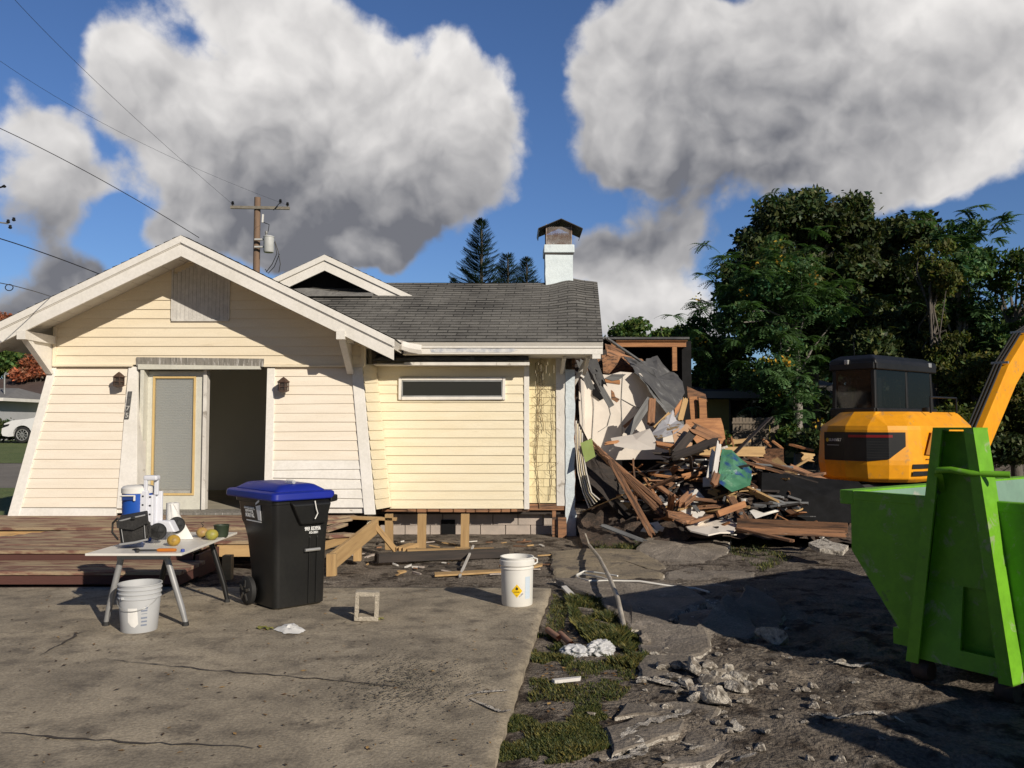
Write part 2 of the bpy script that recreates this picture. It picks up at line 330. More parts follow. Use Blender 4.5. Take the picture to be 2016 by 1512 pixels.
def text_part(name, txt, size, loc, right, up, material, parent, extr=.0015, bold=0., sx=1.):
    cu = bpy.data.curves.new('t', 'FONT'); cu.body = txt; cu.size = size; cu.extrude = extr; cu.offset = bold; cu.align_x = 'CENTER'; cu.align_y = 'CENTER'
    to = bpy.data.objects.new('t', cu); COL.objects.link(to)
    dg = bpy.context.evaluated_depsgraph_get(); me = bpy.data.meshes.new_from_object(to.evaluated_get(dg)); bpy.data.objects.remove(to)
    r = Vector(right).normalized(); u = Vector(up).normalized(); n = r.cross(u)
    mt = Matrix((r * sx, u, n)).transposed().to_4x4(); mt.translation = Vector(loc); me.transform(mt)
    me.materials.clear(); me.materials.append(material); me.name = name
    ob = bpy.data.objects.new(name, me); COL.objects.link(ob)
    if parent is not None: put_under(ob, parent)
    return ob
def jagged(pts, amp, rng, step=.12, closed=True):
    """subdivide a polygon outline and push the points about"""
    out = []; n = len(pts)
    for i in range(n if closed else n - 1):
        a = Vector(pts[i]); b = Vector(pts[(i + 1) % n]); k = max(1, int((b - a).length / step))
        for j in range(k):
            p = a.lerp(b, j / k)
            if j: p = p + Vector((rng.uniform(-1, 1), rng.uniform(-1, 1), 0)) * amp
            out.append(p)
    if not closed: out.append(Vector(pts[-1]))
    return out
# ------------------------------------------------------------------ ground shape
def vnoise(x, y, seed=0):
    xi = np.floor(x).astype(np.int64); yi = np.floor(y).astype(np.int64); xf = x - xi; yf = y - yi
    def h(a, b):
        n = (a * 374761393 + b * 668265263 + seed * 982451653) & 0xffffffff
        n = ((n ^ (n >> 13)) * 1274126177) & 0xffffffff
        return ((n ^ (n >> 16)) & 0xffff) / 65535.
    u = xf * xf * (3 - 2 * xf); v = yf * yf * (3 - 2 * yf)
    return (h(xi, yi) * (1 - u) + h(xi + 1, yi) * u) * (1 - v) + (h(xi, yi + 1) * (1 - u) + h(xi + 1, yi + 1) * u) * v
def fbm(x, y, seed=0, octs=5, g=.5):
    s = 0; a = 1; t = 0
    for o in range(octs): s = s + a * vnoise(x * 2 ** o, y * 2 ** o, seed + o); t += a; a *= g
    return s / t - .5
def prof(y): return np.interp(y, [-30, 5.5, 8, 12, 16, 34, 60, 900], [0, 0, -.05, -.2, -.2, .7, .9, .9])
def edge_x(y): return np.interp(y, [1, 3.85, 8.03], [-.38, -.07, .38])
def sstep(a, b, x): t = np.clip((x - a) / (b - a), 0, 1); return t * t * (3 - 2 * t)
def terrain(x, y):
    x = np.asarray(x, float); y = np.asarray(y, float)
    z = prof(y) - .05
    slab = (1 - sstep(-.1, .0, x - edge_x(y))) * (1 - sstep(7.9, 8.1, y))
    z = z - .10 * slab
    near = (1 - sstep(13, 17, y)) * sstep(-10, -7, x) * (1 - slab)
    right = sstep(.55, 1.0, x - edge_x(y) * .5) * (1 - sstep(7.4, 8.6, y))
    z = z + near * .035 * fbm(x * 2.3, y * 2.3, 3, 6, .6)
    r2 = fbm(x * 1.1 + 9, y * 1.1, 11, 7, .62)
    z = z + right * (.20 * r2 + .06 * fbm(x * 6, y * 6, 21, 5, .65)) * (1 - .5 * sstep(2.5, 3.2, x) * (1 - sstep(6, 6.6, y)))
    dirt = sstep(8.1, 8.4, y) * (1 - sstep(12, 13, y)) * (1 - sstep(3, 5, np.abs(x - .5)))
    z = z + dirt * (.07 * fbm(x * 3, y * 3, 31, 6, .65))
    strip = (1 - right) * sstep(.0, .08, x - edge_x(y)) * (1 - sstep(7.9, 8.2, y)) * (1 - sstep(1.2, 1.5, x))
    z = z - strip * .0 + strip * .05 * fbm(x * 4, y * 4, 5, 5, .6)
    return z
def tz(x, y): return float(terrain(np.array([x]), np.array([y]))[0])
def G(px, py, base='slab'):
    """point on the ground profile under a picture position"""
    d = ray(px, py); o = Vector((0, 0, EYE)); Y = 6.
    for _ in range(30):
        zz = float(prof(Y)) - (0 if base == 'slab' else .05)
        Y = (EYE - zz) / (-d.z / d.y) if d.z < -1e-4 else 100.
        Y = min(Y, 200.)
    p = o + d * (Y / d.y); return Vector((p.x, p.y, float(prof(Y)) - (0 if base == 'slab' else .05)))
def GT(px, py):
    p = G(px, py, 'dirt'); return Vector((p.x, p.y, tz(p.x, p.y)))

def grow(a, b, d0, d1, n): return list(np.linspace(a, b, n + 1)[1:])
xs = [-400, -200, -120, -80, -50, -35, -25, -18, -14] + list(np.arange(-12, -4.2, .3)) + list(np.arange(-4.2, -.5, .09)) + list(np.arange(-.5, 4.2, .03)) + list(np.arange(4.2, 8, .12)) + list(np.arange(8, 14, .5)) + [16, 20, 26, 35, 50, 80, 120, 200, 400]
ys = [-40, -20, -10, -4, 0, 1] + list(np.arange(1.5, 2.8, .1)) + list(np.arange(2.8, 8.6, .03)) + list(np.arange(8.6, 13, .05)) + list(np.arange(13, 18, .25)) + list(np.arange(18, 36, 1.)) + [40, 48, 60, 80, 120, 200, 400, 900]
XX, YY = np.meshgrid(np.array(xs, float), np.array(ys, float)); ZZ = terrain(XX, YY)
nx, ny = len(xs), len(ys)
idx = np.arange(nx * ny).reshape(ny, nx)
FQ = np.stack([idx[:-1, :-1], idx[:-1, 1:], idx[1:, 1:], idx[1:, :-1]], -1).reshape(-1, 4)
M['dirt'] = mat('trodden_dirt', (.145, .121, .097), (.26, .22, .178), 2.1, .97, bump=.9, bscale=30, spot=(.055, .042, .033), spot_scale=4.5, spot_thr=.56, spot_w=.07, fine=(45, .3), detail=9, dist=.5, spec=.2, bdist=.06, spot2=((.36, .32, .27), 1.6, .64, .75))
gr = np_mesh('ground', np.stack([XX, YY, ZZ], -1).reshape(-1, 3), FQ, M['dirt'], smooth=True); tag(gr, kind='structure')
# driveway slab
rng = random.Random(5)
yy = np.arange(.6, 8.04, .06); uu = np.concatenate([np.linspace(0, .55, 12), np.linspace(.55, 1, 90)[1:]])
U, Yg = np.meshgrid(uu, yy); ej = .012 * fbm(Yg * 6, Yg * 0 + 3, 8, 4) * 2
Xg = -11 + U * (edge_x(Yg) + ej + 11)
Zg = prof(Yg) + .010 * fbm(Xg * .9, Yg * .9, 2, 4) - .010 * (U > .998)
ny2, nx2 = Xg.shape; idx = np.arange(nx2 * ny2).reshape(ny2, nx2)
Ft = np.stack([idx[:-1, :-1], idx[:-1, 1:], idx[1:, 1:], idx[1:, :-1]], -1).reshape(-1, 4)
V = np.stack([Xg, Yg, Zg], -1).reshape(-1, 3); nb = len(V)
rim = list(idx[:, -1]) + list(idx[-1, ::-1][1:]); low = V[rim].copy(); low[:, 2] -= .14
low_i = np.arange(nb, nb + len(rim)); rim = np.array(rim)
Fs = np.stack([rim[:-1], low_i[:-1], low_i[1:], rim[1:]], -1)
dv = np_mesh('driveway', np.vstack([V, low]), np.vstack([Ft, Fs]), M['concrete'], smooth=False); tag(dv, kind='structure')
def ribbon(pts, w, rng, name, material, lift=.004, parent=None, jit=.015, step=.06, on=None):
    b = MB(); L = []
    for i in range(len(pts) - 1):
        a, c = Vector(pts[i]), Vector(pts[i + 1]); k = max(1, int((c - a).length / step))
        L += [a.lerp(c, j / k) for j in range(k)]
    L.append(Vector(pts[-1])); vs = []
    for i, p in enumerate(L):
        d = (L[min(i + 1, len(L) - 1)] - L[max(i - 1, 0)]); d.z = 0; d.normalize(); s = Vector((-d.y, d.x, 0))
        t = i / max(1, len(L) - 1); ww = w * (.35 + rng.random() * .9) * (.25 + min(1, 4 * t, 4 * (1 - t)) * .75)
        p = p + s * rng.uniform(-jit, jit)
        for sg in (-1, 1):
            q = p + s * sg * ww / 2; zq = (on(q.x, q.y) if on else float(prof(q.y))) + lift; vs.append((q.x, q.y, zq))
    b.add(vs, [(2 * i, 2 * i + 1, 2 * i + 3, 2 * i + 2) for i in range(len(L) - 1)])
    return b.build(name, material, parent, fix=False)
cr = thing('driveway_cracks', None, None); cr['kind'] = 'structure'
for pl, w in (([(0, 1446), (90, 1452), (240, 1462), (390, 1470), (500, 1475)], .018), ([(75, 1292), (120, 1270), (150, 1250), (190, 1240)], .02),
              ([(190, 1298), (320, 1312), (430, 1322), (560, 1333), (700, 1346), (860, 1362)], .016)):
    ribbon([G(a, c) for a, c in pl], w, rng, 'crack', M['crack'], .0075, cr)
for pl, w in (([(918, 1372), (945, 1366), (1002, 1362)], .035), ([(925, 1378), (955, 1392), (985, 1405), (1008, 1402)], .03)):
    ribbon([G(a, c) for a, c in pl], w, rng, 'pale_crack', M['broken'], .010, cr, jit=.01, step=.03)
# road and lawn far behind on the left
def strip(name, y0, y1, m_, x0=-90, x1=-6.5, lift=.02, ny=8):
    b = MB(); 
    for i in range(ny):
        a = y0 + (y1 - y0) * i / ny; c = y0 + (y1 - y0) * (i + 1) / ny
        za, zc = float(prof(a)) - .05 + lift, float(prof(c)) - .05 + lift
        b.add([(x0, a, za), (x1, a, za), (x1, c, zc), (x0, c, zc)], [(0, 1, 2, 3)])
    o = b.build(name, m_); return tag(o, kind='structure')
M['asphalt'] = mat('old_road', (.20, .18, .155), (.16, .145, .125), 1, .95, fine=(20, .1))
M['lawn'] = mat('lawn', (.085, .125, .03), (.12, .15, .045), 1.2, .95, bump=1., bscale=25, fine=(18, .3))
strip('road', 19.9, 26, M['asphalt'], -90, -3)
strip('lawn', 26, 60, M['lawn'], -90, 90, .03); strip('lawn', 13.2, 19.9, M['lawn'], -90, -7.9, .03)
# ------------------------------------------------------------------ the bungalow
rng = random.Random(11)
YW, YB = 12.2, 11.45
house = thing('bungalow', 'cream sided bungalow with grey shingle roof, its right end torn away by demolition', 'house', (-3, 14, -.2))
def add(name, mb, m_, par=house, **k): return mb.build(name, m_, par, **k)
def patch_siding(mb, TL, TR, BR, BL, n, nrm, lip=.016, wob=0., rng=rng, tilt=0.):
    nrm = Vector(nrm).normalized(); TL, TR, BR, BL = map(Vector, (TL, TR, BR, BL))
    for i in range(n):
        t0, t1 = i / n, (i + 1) / n; dl = rng.uniform(-wob, wob); dr = rng.uniform(-wob, wob) + tilt
        if i == n - 1: dl = dr = 0
        a, b = TL.lerp(BL, t0), TR.lerp(BR, t0); c, d = TR.lerp(BR, min(1.02, t1 + dr / n)), TL.lerp(BL, min(1.02, t1 + dl / n))
        l2 = lip * rng.uniform(.85, 1.2)
        mb.add([a, b, c + nrm * l2, d + nrm * l2, c - nrm * .004, d - nrm * .004], [(0, 1, 2, 3), (3, 2, 4, 5)])
def clip(poly, z, keep_above):
    out = []; n = len(poly)
    for i in range(n):
        a, b = poly[i], poly[(i + 1) % n]; ia = (a[1] >= z) == keep_above; ib = (b[1] >= z) == keep_above
        if ia: out.append(a)
        if ia != ib: t = (z - a[1]) / (b[1] - a[1]); out.append((a[0] + (b[0] - a[0]) * t, z))
    return out
def flat_siding(mb, poly, y, course, z0, z1, lip=.016):
    z = z0
    while z < z1:
        pl = clip(clip(poly, z, True), z + course, False)
        if len(pl) > 2:
            vs = [(px_, y - lip * (1 - (pz - z) / course), pz) for px_, pz in pl]
            mb.add(vs, [tuple(range(len(vs)))])
            lo = [p for p in pl if abs(p[1] - z) < 1e-6]
            if len(lo) >= 2:
                xa, xb = min(p[0] for p in lo), max(p[0] for p in lo)
                mb.add([(xa, y - lip, z), (xb, y - lip, z), (xb, y + .003, z), (xa, y + .003, z)], [(0, 1, 2, 3)])
        z += course
# gable front
XA, ZA, SL = P(358, 465, YB).x, P(358, 465, YB).z, .488
def roofz(x): return ZA - SL * abs(x - XA)
xl, xr = P(109, 700, YW).x, P(713, 700, YW).x; zb = P(300, 718, YW).z
poly = [(xl, zb), (xr, zb), (xr, roofz(xr) - .10), (XA, roofz(XA) - .10), (xl, roofz(xl) - .10)]
mb = MB(); flat_siding(mb, poly, YW, .137, zb, 4.1); add('gable_siding', mb, M['siding'], fix=False)
mb = MB(); mb.add([(x, YW + .008, z) for x, z in poly], [tuple(range(5))]); mb.prism([(x, YW + .02, z) for x, z in poly], (0, .1, 0)); add('gable_wall', mb, M['white_worn'], fix=False)
for q in ((xl - .03, xl + .02, YW - .03, YW + .1, zb - .02, roofz(xl) - .14), (xl - .02, P(262, 718, YW).x, YW - .045, YW + .02, zb - .03, zb + .004), (P(520, 718, YW).x, xr + .03, YW - .045, YW + .02, zb - .035, zb - .004), (xr - .015, xr + .04, YW - .03, YW + .1, zb - .02, roofz(xr) - .14)):
    mb = MB(); mb.bb(*q); add('band_trim', mb, M['siding'], bevel=.004)
a, c = P(344, 530, YW), P(449, 629, YW)
mb = MB(); nb_ = 14
for i in range(nb_):
    x0 = a.x + (c.x - a.x) * i / nb_; x1 = a.x + (c.x - a.x) * (i + 1) / nb_ - .0025
    mb.bb(x0, x1, YW - .03, YW - .012, c.z, roofz(max(abs(x0 - XA), abs(x1 - XA)) + XA) - .2)
add('gable_panel', mb, M['grey_panel'])
mb = MB(); mb.bb(a.x - .02, c.x + .02, YW - .04, YW, c.z - .03, c.z); mb.bb(a.x - .03, a.x - .002, YW - .035, YW, c.z, a.z + .1); mb.bb(c.x + .002, c.x + .03, YW - .035, YW, c.z, a.z - .1); add('gable_panel_frame', mb, M['grey_panel'])
# battered piers
ZT, ZBt = zb, P(300, 1000, 11.72).z
def yp(z): return 11.72 + (12.235 - 11.72) * (z - ZBt) / (ZT - ZBt)
def Q(px, py, off=0.):
    Y = 12.
    for _ in range(12): p = P(px, py, Y); Y = yp(p.z) - off
    return P(px, py, Y)
pn = Vector((0, -1, -.22)).normalized()
def qpoly(mb, pts, off=.03, th=.05):
    mb.prism([Q(x, y, off) for x, y in pts], (0, th, 0))
mb = MB(); patch_siding(mb, Q(110, 723), Q(252, 723), Q(231, 998), Q(40, 998), 15, pn, wob=.05); add('pier_siding', mb, M['siding_pale'], fix=False)
mb = MB(); patch_siding(mb, Q(541, 723), Q(691, 722), Q(712, 905), Q(536, 905), 10, pn, wob=.06); add('pier_siding', mb, M['siding_pale'], fix=False)
mb = MB(); patch_siding(mb, Q(536, 905), Q(712, 905), Q(717, 998), Q(534, 998), 5, pn, lip=.022, wob=.22, tilt=.12); add('loose_pier_siding', mb, M['white'], fix=False)
for pts_, o_ in (([(97, 719), (112, 719), (36, 1018), (14, 1018)], .03), ([(253, 722), (271, 722), (268, 1001), (229, 1001)], .028), ([(36, 1000), (229, 1001), (227, 1019), (31, 1019)], .022), ([(526, 724), (541, 724), (536, 960), (534, 1002), (517, 1002), (520, 955)], .028), ([(691, 718), (712, 712), (739, 1013), (717, 1013)], .032)):
    mb = MB(); qpoly(mb, pts_, o_); add('pier_trim', mb, M['white'], bevel=.004)
# pier bodies
mb = MB(); mb.prism([Q(110, 720, -.02), Q(270, 720, -.02), Q(268, 1010, -.02), Q(40, 1010, -.02)], (0, .3, 0)); mb.prism([Q(527, 720, -.02), Q(705, 718, -.02), Q(730, 1010, -.02), Q(521, 1010, -.02)], (0, .3, 0)); add('pier_core', mb, M['white_worn'])
mb = MB(); YBAY, YREC = 12.87, 13.1
patch_siding(mb, Q(713, 718), P(741, 716, YBAY), P(768, 998, YBAY), Q(739, 1003), 15, (.95, -.3, 0)); add('side_siding', mb, M['siding_yellow'], fix=False)
mb = MB(); mb.prism([P(734, 724, YBAY - .05), P(741, 724, YBAY - .05), P(771, 998, YBAY - .05), P(764, 998, YBAY - .05)], (0, .03, 0)); add('leaning_trim', mb, M['siding'], fix=True)
# door head, jambs, door
mb = MB(); mb.prism([P(268, 703, YW - .035), P(519, 706, YW - .035), P(519, 722, YW - .035), P(268, 720, YW - .035)], (0, .1, 0)); mb.bb(P(267, 900, YW).x, P(276, 900, YW).x, 12.215, 12.5, .2, zb + .02); mb.bb(P(522, 900, YW).x, P(527, 900, YW).x, 12.215, 12.4, .2, zb + .02)
add('door_surround', mb, M['jamb'], bevel=.004)
mb = MB(); mb.prism([P(271, 717, YW - .06), P(511, 721, YW - .06), P(511, 727, YW - .06), P(271, 727, YW - .06)], (0, .1, 0)); mb.bb(P(275, 900, YW).x, P(282, 900, YW).x, 12.16, 12.4, .2, P(0, 728, 12.2).z); add('door_frame', mb, M['door'], bevel=.003)
YD = 12.32; d0, d1 = P(282, 731, YD), P(400, 1003, YD); g0, g1 = P(302, 741, YD), P(382, 975, YD)
zdb, zdt = d1.z, d0.z
mb = MB(); mb.bb(d0.x, g0.x, YD, YD + .045, zdb, zdt); mb.bb(g1.x, d1.x, YD, YD + .045, zdb, zdt); mb.bb(g0.x, g1.x, YD, YD + .045, g0.z, zdt); mb.bb(g0.x, g1.x, YD, YD + .045, zdb, g1.z)
door = add('door', mb, M['door'], bevel=.003)
mb = MB(); t = .03
for q in ((g0.x, g0.x + t, g1.z, g0.z), (g1.x - t, g1.x, g1.z, g0.z), (g0.x + t, g1.x - t, g0.z - t, g0.z), (g0.x + t, g1.x - t, g1.z, g1.z + t)): mb.bb(q[0], q[1], YD - .014, YD + .02, q[2], q[3])
add('glazing_trim', mb, M['rawtrim'], door, bevel=.002)
mb = MB(); z = g1.z + .09
while z < g0.z - .03: mb.box(((g0.x + g1.x) / 2, YD + .028, z), (g1.x - g0.x - .07, .024, .003), Matrix.Rotation(R(-58), 3, 'X')); z += .0245
add('blind', mb, M['blind'], door)
mb = MB(); mb.bb(g0.x + .02, g1.x - .02, YD + .05, YD + .055, g1.z, g0.z); add('blind_backing', mb, M['grey_panel'], door)
M['pane'] = glass_mat('clear_pane', (.3, .33, .32), .82, .03)
mb = MB(); mb.bb(g0.x + .02, g1.x - .02, YD + .004, YD + .007, g1.z, g0.z); add('glass', mb, M['pane'], door)
mb = MB(); mb.bb(P(400, 900, YD).x, P(407, 900, YD).x, YD - .05, YD + .08, zdb, zdt + .03); add('door_post', mb, M['white_worn'], bevel=.003)
mb = MB(); mb.bb(P(270, 900, YW).x, P(519, 900, YW).x, 11.9, 12.45, zdb - .12, zdb - .006); add('threshold', mb, M['jamb'], bevel=.006)
# dim room behind the doorway
X0, X1, Y0, Y1, Z0, Z1 = xl + .1, xr - .05, 12.42, 16.2, zdb - .02, 2.75
mb = MB(); V8 = [(X0, Y0, Z0), (X1, Y0, Z0), (X1, Y1, Z0), (X0, Y1, Z0), (X0, Y0, Z1), (X1, Y0, Z1), (X1, Y1, Z1), (X0, Y1, Z1)]
mb.add(V8, [(4, 5, 6, 7), (2, 3, 7, 6), (0, 4, 7, 3), (1, 2, 6, 5)]); add('room_walls', mb, M['room'], fix=False)
mb = MB(); mb.add(V8[:4], [(0, 1, 2, 3)]); add('room_floor', mb, M['roomfloor'], fix=False)
# outer left wall and rear
mb = MB(); mb.bb(xl - .02, xl + .04, 12.3, 17.5, -.2, roofz(xl) - .12); mb.bb(xl, xr, 16.3, 16.4, -.2, 2.7); mb.bb(xr - .03, xr + .02, 12.9, 16.2, -.1, 2.9); mb.bb(xr, .9, 17.2, 17.3, -.2, 2.8); add('rear_wall', mb, M['siding'])
# bay with high window
b0, b1 = P(741, 706, YBAY), P(1032, 1001, YBAY); zbb = b1.z
mb = MB(); patch_siding(mb, (b0.x, YBAY, b0.z), (b1.x, YBAY, b0.z), (b1.x, YBAY, zbb), P(768, 1001, YBAY), 17, (0, -1, 0)); add('bay_siding', mb, M['siding_yellow'], fix=False)
xc = P(1042, 900, YBAY).x
mb = MB(); mb.bb(b1.x - .002, xc, YBAY - .028, YREC + .02, zbb - .01, P(0, 700, YBAY).z); add('bay_corner_board', mb, M['white'], bevel=.004)
mb = MB(); mb.bb(b0.x + .3, b1.x - .02, YBAY + .008, YREC + .1, zbb + .01, b0.z); add('bay_core', mb, M['white_worn'])
w0, w1 = P(785, 743, YBAY - .03), P(995, 787, YBAY - .03); t = .045
win = thing('window', None, None, (w0.x, YBAY, w1.z)); put_under(win, house)
mb = MB()
for q in ((w0.x, w0.x + t, w1.z, w0.z), (w1.x - t, w1.x, w1.z, w0.z), (w0.x + t, w1.x - t, w0.z - t, w0.z), (w0.x + t, w1.x - t, w1.z, w1.z + t)): mb.bb(q[0], q[1], YBAY - .05, YBAY - .006, q[2], q[3])
mb.build('frame', M['white'], win, bevel=.004)
mb = MB(); t2 = .02
for q in ((w0.x + t, w0.x + t + t2, w1.z + t, w0.z - t), (w1.x - t - t2, w1.x - t, w1.z + t, w0.z - t), (w0.x + t + t2, w1.x - t - t2, w0.z - t - t2, w0.z - t), (w0.x + t + t2, w1.x - t - t2, w1.z + t, w1.z + t + t2)): mb.bb(q[0], q[1], YBAY - .038, YBAY - .008, q[2], q[3])
mb.build('sash', M['chrome'], win)
mb = MB(); mb.bb(w0.x + t, w1.x - t, YBAY - .026, YBAY - .022, w1.z + t, w0.z - t); mb.build('pane', mat('window_glass', (.028, .028, .024), None, rough=.3, spec=.35), win)
mb = MB(); mb.bb(w0.x + t + .02, w0.x + .65, YBAY - .0205, YBAY - .019, w1.z + t, w0.z - t - .03); mb.build('curtain', mat('curtain', (.16, .15, .12), None, rough=.9), win)
# recessed end wall with shakes
r0, r1 = P(1042, 703, YREC), P(1096, 990, YREC)
mb = MB(); n = 18
for i in range(n):
    za = r0.z + (r1.z - r0.z) * i / n; zc = r0.z + (r1.z - r0.z) * (i + 1) / n; x = r0.x - .02
    while x < r1.x:
        w = rng.uniform(.08, .17); xe = min(x + w, r1.x); lp = rng.uniform(.010, .016)
        mb.add([(x, YREC, za), (xe - .003, YREC, za), (xe - .003, YREC - lp, zc), (x, YREC - lp, zc), (xe - .003, YREC, zc), (x, YREC, zc)], [(0, 1, 2, 3), (3, 2, 4, 5)]); x = xe
add('shake_siding', mb, M['shake_yellow'], fix=False)
mb = MB(); mb.prism([P(1094, 703, YREC - .03), P(1113, 703, YREC - .03), P(1115, 996, YREC - .03), P(1096, 996, YREC - .03)], (0, .12, 0)); add('end_corner_board', mb, M['white_worn'], bevel=.004)
# stucco end column, rough
mb = MB(); rings = []
for i in range(26):
    py = 728 + (1066 - 728) * i / 25; xa, xb = P(1113, py, YREC).x + rng.uniform(-.006, .006), P(1131 + (4 if i > 20 else 0), py, YREC).x + rng.uniform(-.012, .012)
    z = P(0, py, YREC).z; rings += [(xa, YREC - .05, z), (xb, YREC - .04, z), (xb, YREC + .35, z), (xa, YREC + .35, z)]
mb.add(rings, [(4 * i + k, 4 * i + (k + 1) % 4, 4 * i + 4 + (k + 1) % 4, 4 * i + 4 + k) for i in range(25) for k in range(4)] + [(0, 1, 2, 3), (100, 101, 102, 103)]); add('end_column', mb, M['stucco'], fix=False)
# eave of the main roof
YE = 12.3; e0, e1 = P(779, 675, YE), P(1187, 697, YE); ze = e0.z
mb = MB(); mb.bb(e0.x, e1.x, YE, YE + .03, P(0, 685, YE).z, ze); mb.bb(e0.x + .12, e1.x, YE + .018, YE + .05, P(0, 697, YE).z, P(0, 685, YE).z + .01); mb.bb(P(1163, 0, YE).x, e1.x - .03, YE + .02, YE + .09, P(0, 706, YE).z, P(0, 697, YE).z); add('fascia', mb, M['white'], bevel=.004)
mb = MB(); pts = [(848, 688), (862, 685.6), (900, 686.5), (930, 685.5), (975, 686.5), (1012, 686), (1022, 689), (1008, 693.5), (960, 694), (920, 693), (880, 694.5), (850, 693.5)]
mb.add([P(x + rng.uniform(-3, 3), y, YE + .014) for x, y in pts], [tuple(range(len(pts)))])
add('peeled_paint_patch', mb, mat('blue_grey_undercoat', (.40, .42, .47), (.70, .69, .67), 12, .8), fix=False)
mb = MB(); mb.bb(e0.x + .1, e1.x - .02, YE + .05, YREC, ze - .17, ze - .155); add('eave_soffit', mb, M['soffit'])
mb = MB()
for px_ in (1105, 1150): q = P(px_, 700, YREC); mb.beam((q.x, YREC, q.z - .28), (q.x + .02, YE + .3, ze - .18), .05, .07)
mb.beam((P(1125,0,YREC).x, YREC + .1, 2.1), (P(1160,0,YE).x, YREC, ze - .2), .05, .06)
add('eave_bracket', mb, M['soffit'], bevel=.003)
# crumpled gutter end where the two eaves meet
mb = MB(); g = [P(776, 672, YE - .2), P(790, 674, YE - .16), P(806, 679, YE - .1), P(830, 683, YE - .04)]
mb.add([p + Vector((0, 0, .03)) for p in g] + [p + Vector((0, -.03, -.05)) for p in g] + [p + Vector((.01, .0, -.11)) for p in g], [(i, i + 1, i + 5, i + 4) for i in range(3)] + [(i + 4, i + 5, i + 9, i + 8) for i in range(3)]); add('torn_gutter_end', mb, M['white_worn'], fix=False)
# shingles
def shingle_mat():
    Mx = bpy.data.materials.new('shingles'); Mx.use_nodes = True; nt = Mx.node_tree; T = NT(nt); bs = nt.nodes['Principled BSDF']
    uv = T.n('ShaderNodeTexCoord').outputs['UV']; br = T.n('ShaderNodeTexBrick'); T.put(br.inputs['Vector'], uv)
    for k, v in (('Scale', 1.), ('Mortar Size', .011), ('Mortar Smooth', .3), ('Brick Width', .305), ('Row Height', .127), ('Bias', 0.)): br.inputs[k].default_value = v
    br.inputs['Color1'].default_value = (.10, .095, .088, 1); br.inputs['Color2'].default_value = (.185, .177, .16, 1); br.inputs['Mortar'].default_value = (.022, .022, .022, 1)
    n1 = T.noise(uv, .8, 6, .6); n2 = T.noise(uv, 60, 3, .7)
    c = T.mix(T.ramp(n1, .3, .72), br.outputs['Color'], T.mix(.55, br.outputs['Color'], (.26, .25, .23)))
    c = T.mix(T.ramp(T.noise(uv, 1.6, 7, .6, .8), .58, .72), c, T.mix(.5, c, (.05, .048, .045)))
    k = T.ramp(n2, .3, .7, .72, 1.28); cc = T.n('ShaderNodeCombineColor'); [T.put(cc.inputs[i], k) for i in range(3)]
    T.put(bs.inputs['Base Color'], T.mix(1., c, cc.outputs[0], 'MULTIPLY')); T.put(bs.inputs['Roughness'], .9); T.put(bs.inputs['Specular IOR Level'], .25)
    bn = T.n('ShaderNodeBump'); bn.inputs['Strength'].default_value = .5; bn.inputs['Distance'].default_value = .01
    T.put(bn.inputs['Height'], T.m('ADD', T.m('MULTIPLY', br.outputs['Fac'], -1.), T.m('MULTIPLY', n2, .4))); T.put(bs.inputs['Normal'], bn.outputs[0]); return Mx
M['shingle'] = shingle_mat()
def roof_plane(name, E0, E1, R1, R0, nu=40, deform=None, parent=house, und='soffit', th=.1):
    """shingled plane: eave E0-E1, ridge R0-R1, laid course by course"""
    E0, E1, R1, R0 = map(Vector, (E0, E1, R1, R0)); Ls = ((R0 - E0).length + (R1 - E1).length) / 2; n = int(Ls / .127); nrm = (E1 - E0).cross(R0 - E0).normalized()
    if nrm.z < 0: nrm = -nrm
    V, Fs, UV = [], [], []
    def pt(u, t, o):
        p = E0.lerp(E1, u).lerp(R0.lerp(R1, u), t) + nrm * o
        if deform: p = deform(p, u, t)
        return p
    W_ = (E1 - E0).length
    r2 = random.Random(3)
    for i in range(n):
        t0, t1 = i / n, (i + 1) / n; base = len(V)
        for (t, o) in ((t0, -.002), (t0, .013), (t1, .0)):
            for k in range(nu + 1):
                u = k / nu; jt = r2.uniform(-.0012, .0012)
                V.append(pt(u, t, o + jt)); UV.append((u * W_, t * n * .127 - (0.0 if o != 0 else 0.0)))
        for rr in range(2):
            for k in range(nu): a = base + rr * (nu + 1) + k; Fs.append((a, a + 1, a + nu + 2, a + nu + 1))
    me = bpy.data.meshes.new(name); me.from_pydata(V, [], Fs); me.materials.append(M['shingle'])
    uvl = me.uv_layers.new(name='UVMap'); li = np.empty(len(me.loops), dtype=np.int32); me.loops.foreach_get('vertex_index', li)
    uvl.data.foreach_set('uv', np.array(UV, dtype=np.float32)[li].ravel())
    ob = bpy.data.objects.new(name, me); COL.objects.link(ob); put_under(ob, parent)
    b = MB(); vs = []
    for t in range(9):
        for k in range(nu + 1): vs.append(pt(k / nu, t / 8, -.010))
    m_ = len(vs); vs += [Vector(v) - nrm * th for v in vs]
    fs = []
    for r_ in range(8):
        for k in range(nu): a = r_ * (nu + 1) + k; fs += [(a, a + 1, a + nu + 2, a + nu + 1), (m_ + a, m_ + a + nu + 1, m_ + a + nu + 2, m_ + a + 1)]
    for k in range(nu): fs += [(k, k + m_, k + 1 + m_, k + 1)]
    for r_ in range(8):
        for k in (0, nu): a = r_ * (nu + 1) + k; fs.append((a, a + nu + 1, a + nu + 1 + m_, a + m_))
    b.add(vs, fs); b.build(name + '_decking', M[und], parent, fix=False); return ob
YR = 15.06; ZR = 1.5 + .1718 * YR; XE = e1.x; XR = P(1176, 558, YR).x
